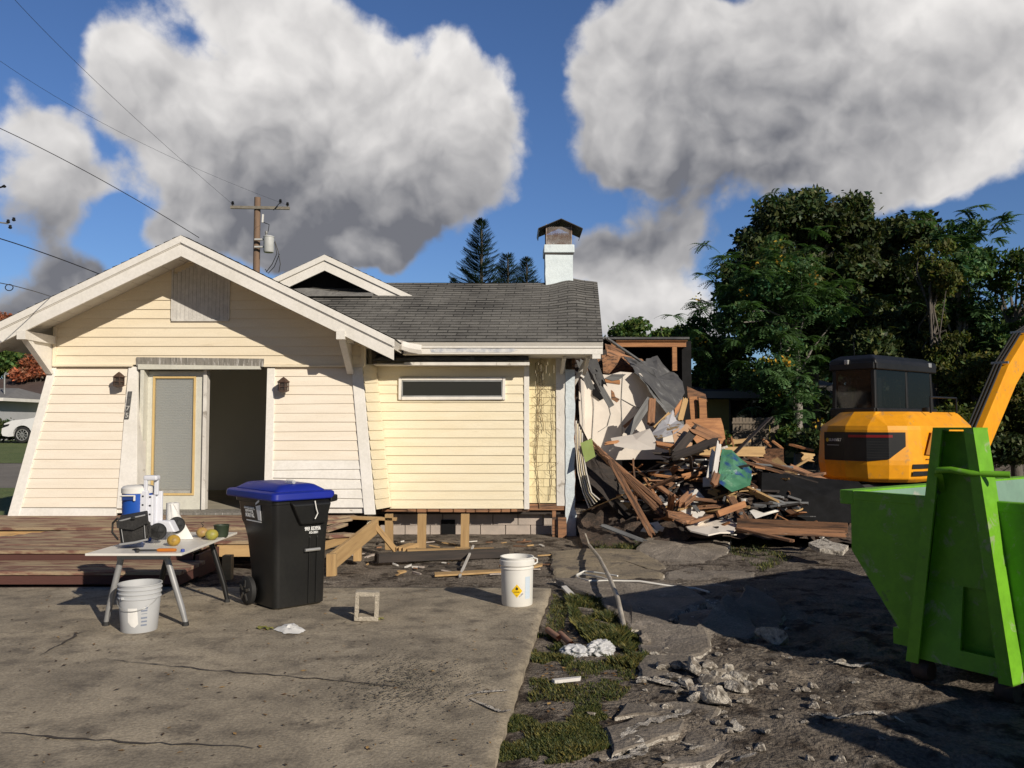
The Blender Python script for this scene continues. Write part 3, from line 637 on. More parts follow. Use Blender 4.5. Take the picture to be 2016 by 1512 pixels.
def sag(p, u, t):
    x = p.x; k = sstep(.1, .9, t)
    h = .085 * math.exp(-((x - 1.05) / .22) ** 2) + .03 * math.exp(-((x - 1.4) / .2) ** 2) - .02 * math.exp(-((x + .5) / .8) ** 2)
    crease = .02 * math.exp(-((x - .82) / .2) ** 2)
    return p + Vector((0, 0, float(h * k + crease * sstep(.0, 1., t))))
roof = roof_plane('roof', (-6.5, YE - .03, ze + .012), (XE, YE - .03, ze + .012), (XR, YR, ZR), (-6.5, YR, ZR), 110, sag)
roof_plane('rear_roof', (XR, YR + 2.7, ZR - 1.35), (-6.5, YR + 2.7, ZR - 1.35), (-6.5, YR, ZR), (XR, YR, ZR), 60)
# porch roof
XL2, XR2 = XA - 2.95, P(777, 671, YB).x
YP0, YP1 = YB - .03, 15.7
roof_plane('porch_roof', (XR2, YP0, roofz(XR2) + .01), (XR2, YP1, roofz(XR2) + .01), (XA, YP1, ZA + .01), (XA, YP0, ZA + .01), 30)
roof_plane('porch_roof', (XL2, YP1, roofz(XL2) + .01), (XL2, YP0, roofz(XL2) + .01), (XA, YP0, ZA + .01), (XA, YP1, ZA + .01), 30)
def barge(mb, xa, za, xs, sl, y, t0, t1, th):
    xm = xs
    dz = sl * abs(xs - xa); sg = 1 if xs > xa else -1
    pts = [(xa, y, za - t0), (xs, y, za - dz - t0), (xs, y, za - dz - t1), (xa, y, za - t1)]
    mb.prism(pts, (0, th, 0))
for sx in (XR2, XL2):
    mb = MB(); barge(mb, XA, ZA, sx, SL, YB - .045, -.004, .098, .05); add('barge_board', mb, M['white'], bevel=.003)
    mb = MB(); barge(mb, XA, ZA, sx - (.01 if sx > XA else -.01), SL, YB - .018, .108, .285, .04); add('barge_board', mb, M['white'], bevel=.003)
# soffit boards showing between barge and gable wall, butt lines
for sgn, sx in ((1, XR2), (-1, XL2)):
    mb = MB(); n = 13; Lx = abs(sx - XA)
    for i in range(n):
        xa_, xb_ = XA + sgn * Lx * i / n, XA + sgn * (Lx * (i + 1) / n - .008)
        za_, zb_ = roofz(xa_) - .113, roofz(xb_) - .113
        mb.prism([(xa_, YB + .045, za_), (xb_, YB + .045, zb_), (xb_, YW - .002, zb_), (xa_, YW - .002, za_)], (0, 0, -.012))
    add('gable_soffit', mb, M['soffit'])
# knee brackets
for fx, fy, wx in ((672, 660, 1), (46, 660, -1)):
    f = P(fx, fy, YB + .02); mb = MB(); s_ = .06
    mb.bb(f.x - s_, f.x + s_, YB - .035, YW, f.z - .06, f.z + .06); bk = f.z - .50
    mb.hexa([(f.x - .045, YB + .05, f.z - .062), (f.x + .045, YB + .05, f.z - .062), (f.x + .045, YB + .17, f.z - .062), (f.x - .045, YB + .17, f.z - .062)], [(f.x - .045, YW - .07, bk), (f.x + .045, YW - .07, bk), (f.x + .045, YW - .02, bk + .03), (f.x - .045, YW - .02, bk + .03)])
    mb.prism([(f.x - .01, YB + .16, f.z - .062), (f.x - .01, YW - .01, f.z - .062), (f.x - .01, YW - .01, bk + .05)], (.02, 0, 0))
    add('knee_bracket', mb, M['white'])
# second gable with open attic
YG = 14.38; ga = P(640, 503, YG); gs = .47; gx1 = P(818, 580, YG).x; gx0 = 2 * ga.x - gx1 - .25
def gz2(x): return ga.z - gs * abs(x - ga.x)
dm = house
roof_plane('dormer_roof', (gx1, YG - .02, gz2(gx1) + .01), (gx1, YG + 2.6, gz2(gx1) + .01), (ga.x, YG + 2.6, ga.z + .01), (ga.x, YG - .02, ga.z + .01), 14)
roof_plane('dormer_roof', (gx0, YG + 2.6, gz2(gx0) + .01), (gx0, YG - .02, gz2(gx0) + .01), (ga.x, YG - .02, ga.z + .01), (ga.x, YG + 2.6, ga.z + .01), 14)
for sx in (gx1, gx0):
    mb = MB(); barge(mb, ga.x, ga.z, sx, gs, YG - .06, -.004, .095, .05); add('dormer_barge_board', mb, M['white'], bevel=.003)
    mb = MB(); barge(mb, ga.x, ga.z, sx - (.02 if sx > ga.x else -.02), gs, YG - .03, .105, .27, .04); add('dormer_barge_board', mb, M['white'], bevel=.003)
mb = MB(); mb.prism([(gx0, YG + .35, gz2(gx0) - .1), (gx1, YG + .35, gz2(gx1) - .1), (ga.x, YG + .35, ga.z - .12)], (0, .03, 0)); add('attic_shade_panel', mb, M['dark'])  # black panel paints in the darkness of the unlit attic
# lifted shingles in front of the attic opening
mb = MB(); vs = []; n = 16
for i in range(n + 1):
    px_ = 560 + (735 - 560) * i / n; top = 578 - 9 * math.exp(-((px_ - 600) / 45) ** 2) - 2
    vs += [P(px_, 583, YG - .22), P(px_, top, YG - .06)]
mb.add(vs, [(2 * i, 2 * i + 2, 2 * i + 3, 2 * i + 1) for i in range(n)]); add('lifted_shingle_strip', mb, mat('pale_shingle', (.20, .195, .18), (.13, .125, .12), 8, .9, bump=.5), fix=False)
# chimney
YC = 14.9; c0, c1 = P(1074, 497, YC), P(1128, 560, YC); hw = .27
ch = thing('chimney', None, None, (c0.x + hw, YC + hw, 3.6)); put_under(ch, house)
mb = MB(); rr = []
n = 9
for i in range(n):
    z = 3.55 + (c0.z - 3.55) * i / (n - 1); j = lambda: rng.uniform(-.006, .006)
    rr += [(c0.x + j(), YC + j(), z), (c1.x + j(), YC + j(), z), (c1.x + j(), YC + .55, z), (c0.x + j(), YC + .55, z)]
mb.add(rr, [(4 * i + k, 4 * i + (k + 1) % 4, 4 * i + 4 + (k + 1) % 4, 4 * i + 4 + k) for i in range(n - 1) for k in range(4)]); mb.build('stack', M['chimney'], ch, fix=False)
k0, k1 = P(1071, 481, YC - .03), P(1131, 497, YC - .03)
mb = MB(); mb.bb(k0.x, k1.x, YC - .03, YC + .58, k1.z, k0.z); mb.build('ledge', M['chimney'], ch, bevel=.012)
mb = MB(); mb.bb(k0.x + .02, k1.x - .02, YC - .012, YC + .56, k1.z - .03, k1.z); mb.build('ledge_joint', M['blacktin'], ch)
f0, f1 = P(1077, 462, YC + .03), P(1124, 481, YC + .03)
mb = MB(); mb.bb(f0.x, f1.x, YC + .04, YC + .5, f1.z - .01, f0.z); mb.build('crown', mat('chalky_crown', (.75, .74, .72), (.55, .5, .48), 8, .8), ch, bevel=.01)
mb = MB(); xa_, xb_ = f0.x - .012, f1.x + .012; za_, zb_ = k0.z, P(0, 446, YC).z; ya, yb = YC + .015, YC + .53; st = .035
def diag(o, uvec, Lu, H):
    k = -H
    while k < Lu:
        for sg in (1, -1):
            a0 = max(0, k if sg == 1 else k); pts = []
            u0, u1 = k, k + H * 1.6
            q0 = max(u0, 0); q1 = min(u1, Lu)
            if q1 - q0 > .01:
                h0 = (q0 - u0) / 1.6; h1 = (q1 - u0) / 1.6
                if sg == -1: h0, h1 = H - h0, H - h1
                mb.beam(o + uvec * q0 + Vector((0, 0, h0)), o + uvec * q1 + Vector((0, 0, h1)), .006, .006)
        k += st
H = zb_ - za_
for o, uv_, L_ in ((Vector((xa_, ya, za_)), Vector((1, 0, 0)), xb_ - xa_), (Vector((xa_, yb, za_)), Vector((1, 0, 0)), xb_ - xa_), (Vector((xa_, ya, za_)), Vector((0, 1, 0)), yb - ya), (Vector((xb_, ya, za_)), Vector((0, 1, 0)), yb - ya)): diag(o, uv_, L_, H)
for x in (xa_, xb_):
    for y in (ya, yb): mb.beam((x, y, za_), (x, y, zb_ + .05), .014, .014)
mb.build('spark_mesh', mat('mesh_wire', (.42, .38, .35), (.25, .16, .12), 8, .5, metal=.4), ch, fix=False)
ap = P(1105, 431, YC - .1); el_, er_ = P(1060, 450, YC - .1), P(1147, 450, YC - .1)
mb = MB()
for e_, sg in ((el_, -1), (er_, 1)):
    mb.prism([ap, e_, e_ + Vector((sg * .0, .75, .0)), ap + Vector((0, .75, 0))], (0, 0, .012))
    mb.prism([e_, e_ + Vector((sg * -.02, 0, -.055)), e_ + Vector((sg * -.02, .75, -.055)), e_ + Vector((0, .75, 0))], (sg * .01, 0, 0))
mb.build('rain_cap', M['blacktin'], ch, fix=False)
# small shingle lean-to strip over the bay
s0, s1 = P(735, 712, 12.55), P(1041, 712, 12.55)
mb = MB(); n = 24; vs = []
for i in range(n + 1):
    x = s0.x + (s1.x - s0.x) * i / n; wv = .012 * math.sin(i * 1.7) + rng.uniform(-.006, .006) + (-.03 if i < 6 else 0)
    vs += [(x, 12.53, s0.z + .015), (x, 12.56, s0.z + .075 + wv), (x, 12.95, s0.z + .15)]
mb.add(vs, [(3 * i + k, 3 * i + 3 + k, 3 * i + 4 + k, 3 * i + 1 + k) for i in range(n) for k in range(2)]); add('bay_roof', mb, M['felt'], fix=False)
mb = MB(); mb.bb(P(800, 0, 12.5).x, s1.x + .01, 12.5, 12.53, P(0, 719, 12.5).z, P(0, 713, 12.5).z); mb.bb(s0.x, s1.x, 12.53, YBAY, s0.z - .05, s0.z - .035); add('bay_fascia', mb, M['white_worn'])
# rim beam, crawl space and piers
mb = MB(); mb.bb(b0.x + .1, xc, YBAY + .02, YBAY + .1, zbb - .05, zbb - .005); mb.bb(r0.x, P(1112, 0, YREC).x, YREC - .02, YREC + .06, P(0, 1004, YREC).z, P(0, 992, YREC).z)
x = b0.x + .5
while x < xc - .2: w = rng.uniform(.1, .22); mb.bb(x, x + w - .02, YBAY + .0, YBAY + .018, zbb - .045 - rng.uniform(0, .015), zbb - .006); x += w
add('rim_beam', mb, M['wood_brown'])
mb = MB(); mb.bb(xr, .9, YREC + .05, 17.2, zbb - .12, zbb - .05); mb.bb(X0, X1, 12.5, 16.2, Z0 - .15, Z0 - .01); add('floor_frame', mb, M['wood_dark'])
mb = MB()
x = -2.1
while x < .8:
    for k in range(2): mb.bb(x + (.2 if k else 0), x + .39 + (.2 if k else 0), 13.28, 13.44, -.30 + k * .195, -.11 + k * .19)
    x += .4
add('foundation_wall', mb, M['block'], bevel=.006)
mb = MB(); q = P(882, 1045, 13.26); mb.bb(q.x - .11, q.x + .11, 13.26, 13.275, -.28, -.02); add('crawl_hole_shade', mb, M['dark'])  # near-black plate stands in for the shade inside the crawl space hole
mb = MB(); mb.bb(P(1085, 0, 12.95).x, P(1092, 0, 12.95).x, 12.95, 13.05, -.25, zbb - .05); mb.bb(P(1096, 0, 12.9).x, P(1112, 0, 12.9).x, 12.88, 13.0, -.3, .05); add('end_pier', mb, M['wood_brown'])
# torn end wall behind the column
mb = MB(); pts = [(.95, 13.1, -.2), (.95, 17.2, -.2), (.95, 17.2, 2.6)] + [(.95, y, 2.6 + (YR - abs(y - YR) - 13.1) * .28 + rng.uniform(-.1, .1)) for y in np.arange(16.8, 13.1, -.3)] + [(.95, 13.1, 2.5)]
mb.prism(pts, (.05, 0, 0)); add('torn_end_wall', mb, M['wood_brown'])
# lanterns
M['lantern'] = mat('bronze_lantern', (.075, .045, .035), (.12, .075, .055), 20, .55, metal=.3)
def lantern(px_, py_, Yl):
    c = P(px_, py_, Yl); t = thing('wall_lantern', None, None, (c.x, c.y, c.z)); put_under(t, house)
    mb = MB(); mb.box((c.x, c.y + .085, c.z + .02), (.075, .02, .12)); mb.beam((c.x, c.y + .08, c.z + .09), (c.x, c.y, c.z + .10), .02, .02)
    mb.build('backplate', M['lantern'], t, bevel=.004)
    mb = MB(); mb.lathe((c.x, c.y, c.z), [(.001, .135), (.03, .115), (.095, .06), (.092, .052), (.001, .05)], 6); mb.build('lantern_roof', M['lantern'], t)
    mb = MB()
    for k in range(6):
        a_ = k * math.pi / 3; a2 = (k + 1) * math.pi / 3; r_ = .075
        p0, p1 = Vector((c.x + r_ * math.cos(a_), c.y + r_ * math.sin(a_), c.z - .07)), Vector((c.x + r_ * math.cos(a_), c.y + r_ * math.sin(a_), c.z + .055))
        mb.beam(p0, p1, .012, .012)
        for zz in (-.07, -.01, .05):
            mb.beam((c.x + r_ * math.cos(a_), c.y + r_ * math.sin(a_), c.z + zz), (c.x + r_ * math.cos(a2), c.y + r_ * math.sin(a2), c.z + zz), .01, .012)
    mb.lathe((c.x, c.y, c.z), [(.001, -.10), (.03, -.095), (.078, -.075), (.078, -.065)], 6); mb.build('cage', M['lantern'], t)
    mb = MB(); mb.lathe((c.x, c.y, c.z), [(.06, -.065), (.06, .05)], 6); mb.build('lamp_glass', mat('smoked_glass', (.06, .045, .035), None, rough=.15), t)
lantern(234, 750, 11.99); lantern(558, 760, 11.98)
# house number
q0, q1 = Q(256, 770, .05), Q(249, 825, .05); np_ = 4
plate = thing('house_number', None, None, tuple(q1)); put_under(plate, house)
up_ = (q0 - q1).normalized(); rt = Vector((0, 0, 1)).cross(Vector((0, 1, 0))); rt = (up_.cross(Vector((0, 1, 0)))).normalized()
if rt.x < 0: rt = -rt
mb = MB(); L_ = (q0 - q1).length / 4
for i in range(4):
    cc = q1 + up_ * L_ * (i + .5); mb.prism([cc - rt * .03 - up_ * L_ * .47, cc + rt * .03 - up_ * L_ * .47, cc + rt * .03 + up_ * L_ * .47, cc - rt * .03 + up_ * L_ * .47], (0, .008, 0))
mb.build('number_tile', mat('slate_tile', (.07, .07, .07), (.10, .10, .10), 20, .6), plate)
wt = mat('pale_numeral', (.42, .41, .38), None, rough=.7); dk = mat('faded_numeral', (.12, .12, .115), None, rough=.7)
for i, (tx, m_) in enumerate((('5', wt), ('7', wt), ('1', dk), ('1', dk))):
    text_part('numeral', tx, .10, q1 + up_ * L_ * (i + .5) + Vector((0, -.003, 0)), rt, up_, m_, plate, bold=.002)
# ------------------------------------------------------------------ porch deck and steps
deck = thing('porch_deck', 'weathered red brown porch deck with steps, peeling paint and missing boards below the door', 'deck', (-5, 9.5, -.1))
zd = .19; mb = MB(); y = 8.66; i = 0
while y < 11.72:
    x0 = -9.5; x1 = -2.62 + rng.uniform(-.05, .12)
    if 9.55 < y < 10.36: x0 = -5.5 - (10.36 - y) * .75 + rng.uniform(-.05, .05)
    if y < 9.28: x1 = -3.32
    if y > 10.6: x1 = -2.35 + rng.uniform(-.1, .1)
    zz = zd + rng.uniform(-.004, .004) + (.03 if y > 10.36 else 0)
    mb.bb(x0, x1, y, y + .134, zz - .035, zz); y += .142
mb.build('deck_boards', M['deck'], deck, bevel=.004)
mb = MB(); mb.bb(-9.5, -3.32, 8.68, 8.72, .04, zd - .04); mb.bb(-9.5, -3.2, 8.04, 8.08, -.04, .05); mb.bb(-3.30, -3.26, 8.7, 9.3, -.1, zd - .05); mb.bb(-3.24, -3.2, 8.06, 8.68, -.05, .05); mb.build('riser', M['riser'], deck, bevel=.003)
mb = MB(); 
for k in range(4): mb.bb(-9.5, -3.18, 8.02 + k * .162, 8.02 + k * .162 + .155, .052, .088)
mb.build('step_boards', M['deck'], deck, bevel=.004)
mb = MB(); mb.bb(-9.5, -2.5, 10.40, 10.44, -.02, zd - .02); mb.bb(-7.5, -5.2, 9.95, 9.99, .0, .14); mb.bb(-7.2, -7.16, 9.5, 11.6, 0, .14); mb.bb(-6.2, -6.16, 9.5, 11.6, 0, .14); mb.bb(-3.3, -2.6, 9.34, 9.38, .02, zd - .045); mb.build('joist', M['wood_new'], deck)
for px_, py0, py1, Y_ in ((446, 1098, 1132, 8.6), (400, 1070, 1110, 9.4)):
    mb = MB(); a, b = P(px_, py0, Y_), P(px_, py1, Y_); mb.bb(a.x - .045, a.x + .045, Y_, Y_ + .09, min(b.z, -.1), a.z + .02); mb.build('post', M['wood_new'], deck)
mb = MB(); mb.bb(-9, -2.6, 10.9, 11.0, -.3, .15); mb.build('underdeck_shade', M['dark'], deck)  # black sheet paints the shade under the open deck, no real boarding
# broken right end of the deck
def lum(name, a, b, w, h, m_, par, up=(0, 0, 1), bev=.004):
    mb = MB(); a, b = Vector(a), Vector(b); d = (b - a); L = d.length; mb.bb(-L / 2, L / 2, -w / 2, w / 2, -h / 2, h / 2)
    ob = mb.build(name, m_, None, bevel=bev); dn = d.normalized(); u = Vector(up); s = u.cross(dn)
    if s.length < .02: s = Vector((0, 1, 0)).cross(dn)
    s.normalize(); u = dn.cross(s); mt = Matrix((dn, s, u)).transposed().to_4x4(); mt.translation = (a + b) / 2
    if par is not None:
        put_under(ob, par)
    ob.matrix_basis = mt; return ob
D = deck
lum('newel_post', P(653, 1090, 9.0), P(653, 1140, 9.0), .10, .09, M['wood_new'], D, up=(0, 1, 0))
lum('stringer', P(650, 1108, 9.0), P(742, 1034, 10.6), .05, .19, M['wood_new'], D)
lum('post', P(704, 1068, 10.0), P(704, 1104, 10.0), .09, .09, M['wood_new'], D, up=(0, 1, 0))
lum('post', P(766, 1012, 10.9), P(766, 1082, 10.9), .10, .09, M['wood_new'], D, up=(0, 1, 0))
lum('brace', P(738, 1034, 10.5), P(779, 1084, 10.7), .035, .07, M['wood_new'], D)
lum('top_rail', P(690, 1019, 10.9), P(781, 1022, 10.9), .09, .04, M['wood_new'], D)
lum('broken_deck_board', P(640, 1020, 11.0), P(700, 1017, 11.2), .14, .035, M['deck'], D)
lum('broken_deck_board', P(638, 1030, 10.6), P(690, 1022, 10.8), .14, .035, M['deck'], D)
lum('broken_deck_board', P(636, 1045, 9.9), P(676, 1032, 10.3), .14, .035, M['deck'], D)
lum('lower_tread', P(636, 1056, 9.6), P(690, 1052, 10.0), .2, .04, M['deck'], D)
lum('ledger', P(636, 1075, 9.5), P(684, 1058, 9.9), .05, .09, M['wood_new'], D)
# ------------------------------------------------------------------ the wrecked end and its debris
rng = random.Random(21)
def plank(name, label, cat, p, q, w, t, m_, roll=0., jag=.06, group=None, par=None, face=None):
    """a board from p to q (world), its own object, x along the grain, ends splintered"""
    p, q = Vector(p), Vector(q); d = q - p; L = d.length; d.normalize()
    mb = MB(); k = 5 if jag else 1
    if jag:
        jag = min(jag * rng.choice([.6, 1, 2.2]), L * .2)
        le = [(-L / 2 + rng.uniform(0, jag) * 1.5, -w / 2 + w * i / k) for i in range(k + 1)]; re = [(L / 2 - rng.uniform(0, jag) * 1.5, w / 2 - w * i / k) for i in range(k + 1)]
        pts = le[::-1]; pts = [(a, b, -t / 2) for a, b in le[::-1]] + [(a, b, -t / 2) for a, b in re[::-1]]
        mb.prism(pts, (0, 0, t))
    else: mb.bb(-L / 2, L / 2, -w / 2, w / 2, -t / 2, t / 2)
    ob = mb.build(name, m_, None)
    n = Vector(face) if face is not None else Vector((0, 0, 1)); s = n.cross(d)
    if s.length < .05: s = Vector((0, -1, .3)).cross(d)
    s.normalize(); u = d.cross(s)
    mt = Matrix((d, s, u)).transposed().to_4x4() @ Matrix.Rotation(roll, 4, 'X'); mt.translation = (p + q) / 2; ob.matrix_basis = mt
    if par: put_under(ob, par); ob.matrix_basis = mt; ob.matrix_parent_inverse = worldm(par).inverted()
    return tag(ob, label, cat, group)
def sheet(name, label, cat, pts, m_, th=.015, jag=.02, group=None, step=.15, vec=(0, 1, 0), par=None, bow=0.):
    pts = [P(*p) if len(p) == 3 and abs(p[0]) > 60 else Vector(p) for p in pts]
    pl = jagged(pts, 0, rng, step); pl = [v + Vector((rng.uniform(-jag, jag), 0, rng.uniform(-jag, jag))) for v in pl]
    c = sum(pl, Vector()) / len(pl); vv = Vector(vec); vec = vv * th; n = len(pl); rg_ = [1, .8, .6, .4, .2]; top = []; sd_ = rng.uniform(0, 50)
    for k in rg_:
        for v in pl:
            q = c.lerp(v, k); top.append(q + vv * bow * 1.6 * (1 if k < 1 else .5) * (mnoise.noise(q * 3.5 + Vector((sd_, 0, 0))) + .4 * mnoise.noise(q * 9 + Vector((0, sd_, 0)))))
    top.append(c + vv * bow * mnoise.noise(c * 3.5 + Vector((sd_, 0, 0)))); bot = [v + vec for v in top]; N = len(top); fs = []
    for k in range(4):
        for i in range(n):
            j = (i + 1) % n; a_, b_, c_, d_ = k * n + i, k * n + j, (k + 1) * n + j, (k + 1) * n + i; fs += [(a_, b_, c_, d_), (N + b_, N + a_, N + d_, N + c_)]
    for i in range(n):
        j = (i + 1) % n; fs += [(4 * n + i, 4 * n + j, 5 * n), (N + 4 * n + j, N + 4 * n + i, N + 5 * n), (i, N + i, N + j, j)]
    mb = MB(); mb.add(top + bot, fs); ob = mb.build(name, m_, par); return tag(ob, label, cat, group)
B = lambda a, b: None
# rear room still standing
wr = thing('wrecked_rear_room', 'remains of the rear room behind the debris, orange header beam over a black opening', 'ruin', (4, 18, -.2))
def addw(name, mb, m_, **k): return mb.build(name, m_, wr, **k)
a, b = P(1203, 669, 17.6), P(1351, 683, 17.6)
mb = MB(); mb.bb(a.x, b.x, 17.6, 17.75, b.z, a.z); mb.bb(a.x + .1, b.x + .02, 17.55, 17.6, a.z - .035, a.z + .01); addw('header_beam', mb, M['wood_orange'], bevel=.006)
mb = MB(); mb.bb(P(1317, 0, 17.6).x, P(1326, 0, 17.6).x, 17.6, 17.7, P(0, 730, 17.6).z, b.z); addw('post', mb, M['wood_orange'], bevel=.004)
mb = MB(); mb.bb(a.x - .6, b.x + .05, 17.5, 19.6, a.z + .005, a.z + .05); addw('roof_slab', mb, M['felt'])
mb = MB(); mb.bb(P(1336, 0, 17.7).x, P(1354, 0, 17.7).x, 17.72, 19.5, P(0, 900, 17.6).z, a.z - .01); addw('side_wall', mb, M['tarp'])
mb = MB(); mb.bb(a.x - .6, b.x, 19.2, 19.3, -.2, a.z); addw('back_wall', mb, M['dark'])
mb = MB(); mb.bb(P(1100, 0, 17.6).x, P(1200, 0, 17.6).x, 17.4, 19.3, -.1, P(0, 690, 17.6).z); addw('inner_wall', mb, M['wood_dark'])
for i, (x0, y0, x1, y1) in enumerate(((1190, 692, 1262, 716), (1188, 704, 1270, 728), (1186, 718, 1250, 735), (1192, 682, 1232, 700))):
    ob = plank('roof_rafter', None, None, P(x0, y0, 16.6), P(x1, y1, 17.3), .05, .14, M['wood_brown'], roll=R(rng.uniform(-20, 20)), par=wr)
ob = sheet('roof_sheathing', None, None, [(1186, 700, 16.5), (1262, 706, 16.9), (1286, 724, 16.9), (1240, 733, 16.8), (1186, 736, 16.6)], M['wood_brown'], .02, .02, par=wr)
# sunlit inner wall
iw = thing('drywall_partition', 'sunlit white inner wall left standing at the torn end of the house, broken along its top', 'wall', (2.5, 16, -.2))
YI = 15.6
pts = [(1148, 905, YI), (1146, 752, YI), (1160, 742, YI), (1170, 755, YI), (1172, 735, YI), (1200, 738, YI), (1222, 733, YI), (1262, 735, YI), (1272, 752, YI), (1322, 828, YI), (1352, 870, YI), (1360, 905, YI)]
sheet('wall_board', None, None, pts, M['drywall'], .03, .015, par=iw, step=.2, bow=.01)
for pl in ([(1225, 736), (1221, 790), (1224, 880)], [(1226, 790), (1245, 800), (1280, 815)], [(1165, 770), (1168, 800), (1164, 860)]):
    b_ = ribbon([P(x, y, YI - .02) for x, y in pl], .02, rng, 'seam', mat('wall_crack', (.30, .24, .18), None, rough=1), 0, iw, on=lambda x, y: 0) if False else None
mb = MB()
for pl in ([(1226, 736), (1223, 790), (1226, 885)], [(1224, 786), (1250, 800), (1290, 815)], [(1166, 770), (1169, 800), (1165, 870)], [(1178, 850), (1196, 838), (1202, 815), (1196, 790)]):
    mb.tube([P(x, y, YI - .012) for x, y in pl], .006, 5)
mb.build('wire_and_seam', M['wood_grey'], iw)
sheet('torn_hole', None, None, [(1203, 768, YI - .012), (1209, 772, YI - .012), (1212, 782, YI - .012), (1220, 787, YI - .012), (1216, 792, YI - .012), (1204, 786, YI - .012)], M['wood_brown'], .008, .01, par=iw)
sheet('torn_hole', None, None, [(1168, 756, YI - .03), (1176, 752, YI - .03), (1186, 770, YI - .03), (1188, 784, YI - .03), (1180, 788, YI - .03), (1166, 778, YI - .03)], M['dark'], .012, .01, par=iw)
sheet('torn_hole', None, None, [(1190, 745, YI - .02), (1221, 748, YI - .02), (1221, 756, YI - .02), (1192, 752, YI - .02)], M['wood_orange'], .012, .006, par=iw)
sheet('plaster_tear', None, None, [(1190, 745, YI - .03), (1205, 736, YI - .03), (1232, 737, YI - .03), (1220, 747, YI - .03), (1205, 750, YI - .03)], M['wood_grey'], .012, .006, par=iw)
# left return of the inner wall
sheet('wall_board', None, None, [(1139, 745, 14.4), (1148, 752, YI), (1148, 900, YI), (1141, 870, 14.4)], M['drywall'], .03, .01, par=iw, vec=(1, 0, 0))
# collapsed roof sheet
sheet('fallen_roof_sheet', 'grey roofing felt sheet sagging from the rear roof down over the white inner wall', 'roof sheet',
      [(1228, 700, 16.6), (1262, 712, 16.6), (1292, 700, 17.3), (1318, 732, 17.3), (1333, 738, 17.), (1347, 762, 16.6), (1345, 790, 16.2), (1333, 797, 15.9), (1345, 815, 15.6), (1318, 812, 15.3), (1288, 775, 15.3), (1252, 735, 15.4)], M['felt'], .05, .03, bow=.08)
sheet('felt_underside', 'dark edge of roofing felt folded under the grey roof sheet', 'roof sheet', [(1258, 735, 15.45), (1288, 772, 15.25), (1340, 812, 15.2), (1354, 870, 15.1), (1330, 840, 15.1), (1262, 745, 15.35)], M['wood_grey'], .03, .015)
plank('roof_batten', 'thin torn roof batten slanting down from the eave to the grey roof sheet', 'board', P(1190, 663, 13.2), P(1262, 712, 16.3), .05, .03, M['wood_grey'])
plank('downpipe', 'bent grey downpipe hanging diagonally across the hole at the torn end', 'pipe', P(1158, 722, 14.2), P(1204, 800, 14.3), .10, .07, M['wood_grey'], jag=0, face=(0, -1, 0))
plank('white_eave_scrap', 'short white scrap of trim jutting out right of the stucco column', 'board', P(1128, 730, 13.2), P(1150, 744, 13.3), .05, .03, M['wood_white'])
for i, (x0, y0, x1, y1, m_) in enumerate(((1140, 705, 1165, 770, 'wood_grey'), (1150, 700, 1175, 740, 'felt'), (1166, 700, 1186, 760, 'felt'), (1160, 705, 1168, 745, 'wood_grey'), (1172, 720, 1192, 770, 'tarp'), (1145, 740, 1180, 700, 'wood_brown'))):
    plank('torn_roof_strip', 'torn dark strip dangling under the broken eave end', 'strip', P(x0, y0, 13.4 + .15 * i), P(x1, y1, 13.7 + .1 * i), .12, .02, M[m_], roll=rng.uniform(-.5, .5), group='torn strips dangling under the broken eave', face=(0, -1, 0))
# curved torn siding strips beside the column
for i in range(5):
    pts = [P(1134 + i * 3, 828 + i * 6, 13.6), P(1134 + i * 3, 880, 13.4), P(1138 + i * 4, 930, 13.1), P(1148 + i * 4, 970, 12.9), P(1160 + i * 5, 1000 - i * 4, 12.7)]
    mb = MB(); n = len(pts); mb.add([p + Vector((0, 0, 0)) for p in pts] + [p + Vector((.02, .07, 0)) for p in pts] , [(k, k + 1, n + k + 1, n + k) for k in range(n - 1)])
    ob = mb.build('bent_siding_strip', M['siding_yellow'] if i % 2 else M['wood_white'], None, fix=False); sm_ = ob.modifiers.new('thick', 'SOLIDIFY'); sm_.thickness = .008
    tag(ob, 'curled strip of torn siding bowed down beside the stucco column', 'strip', 'curled siding strips beside the column')
sheet('green_board', 'square lime green painted board wedged beside the stucco column', 'board', [(1143, 872, 12.9), (1165, 864, 12.9), (1172, 898, 12.7), (1152, 910, 12.7)], mat('lime_painted_board', (.30, .38, .12), (.26, .33, .10), 5, .7), .02, .005)
sheet('brown_wall_panel', 'large brown splintered wall panel leaning between the column and the heap', 'panel', [(1134, 820, 14.0), (1150, 850, 13.8), (1200, 915, 13.4), (1250, 1000, 12.9), (1262, 1040, 12.6), (1215, 1010, 12.7), (1160, 950, 13.1), (1136, 900, 13.6)], M['wood_dark'], .03, .03, bow=.04)
# long leaning lath bundle
for i in range(9):
    x0, y0 = 1155 + i * 5 + rng.uniform(-3, 3), 862 + i * 5; x1, y1 = 1300 + i * 3 + rng.uniform(-8, 8), 1018 - i * 4
    plank('leaning_stud', 'long brown stud in the bundle leaning from the column down to the right', 'board', P(x0, y0, 13.3 - i * .05), P(x1 - i * 2, y1, 12.1 + i * .04), .09, .04, M['wood_brown'], roll=rng.uniform(-.7, .7), group='bundle of long brown studs leaning by the column')
plank('front_stud', 'long brown stud leaning alone in front, its foot on the grass', 'board', P(1200, 903, 12.6), P(1286, 1057, 11.3), .09, .045, M['wood_brown'], roll=.5)
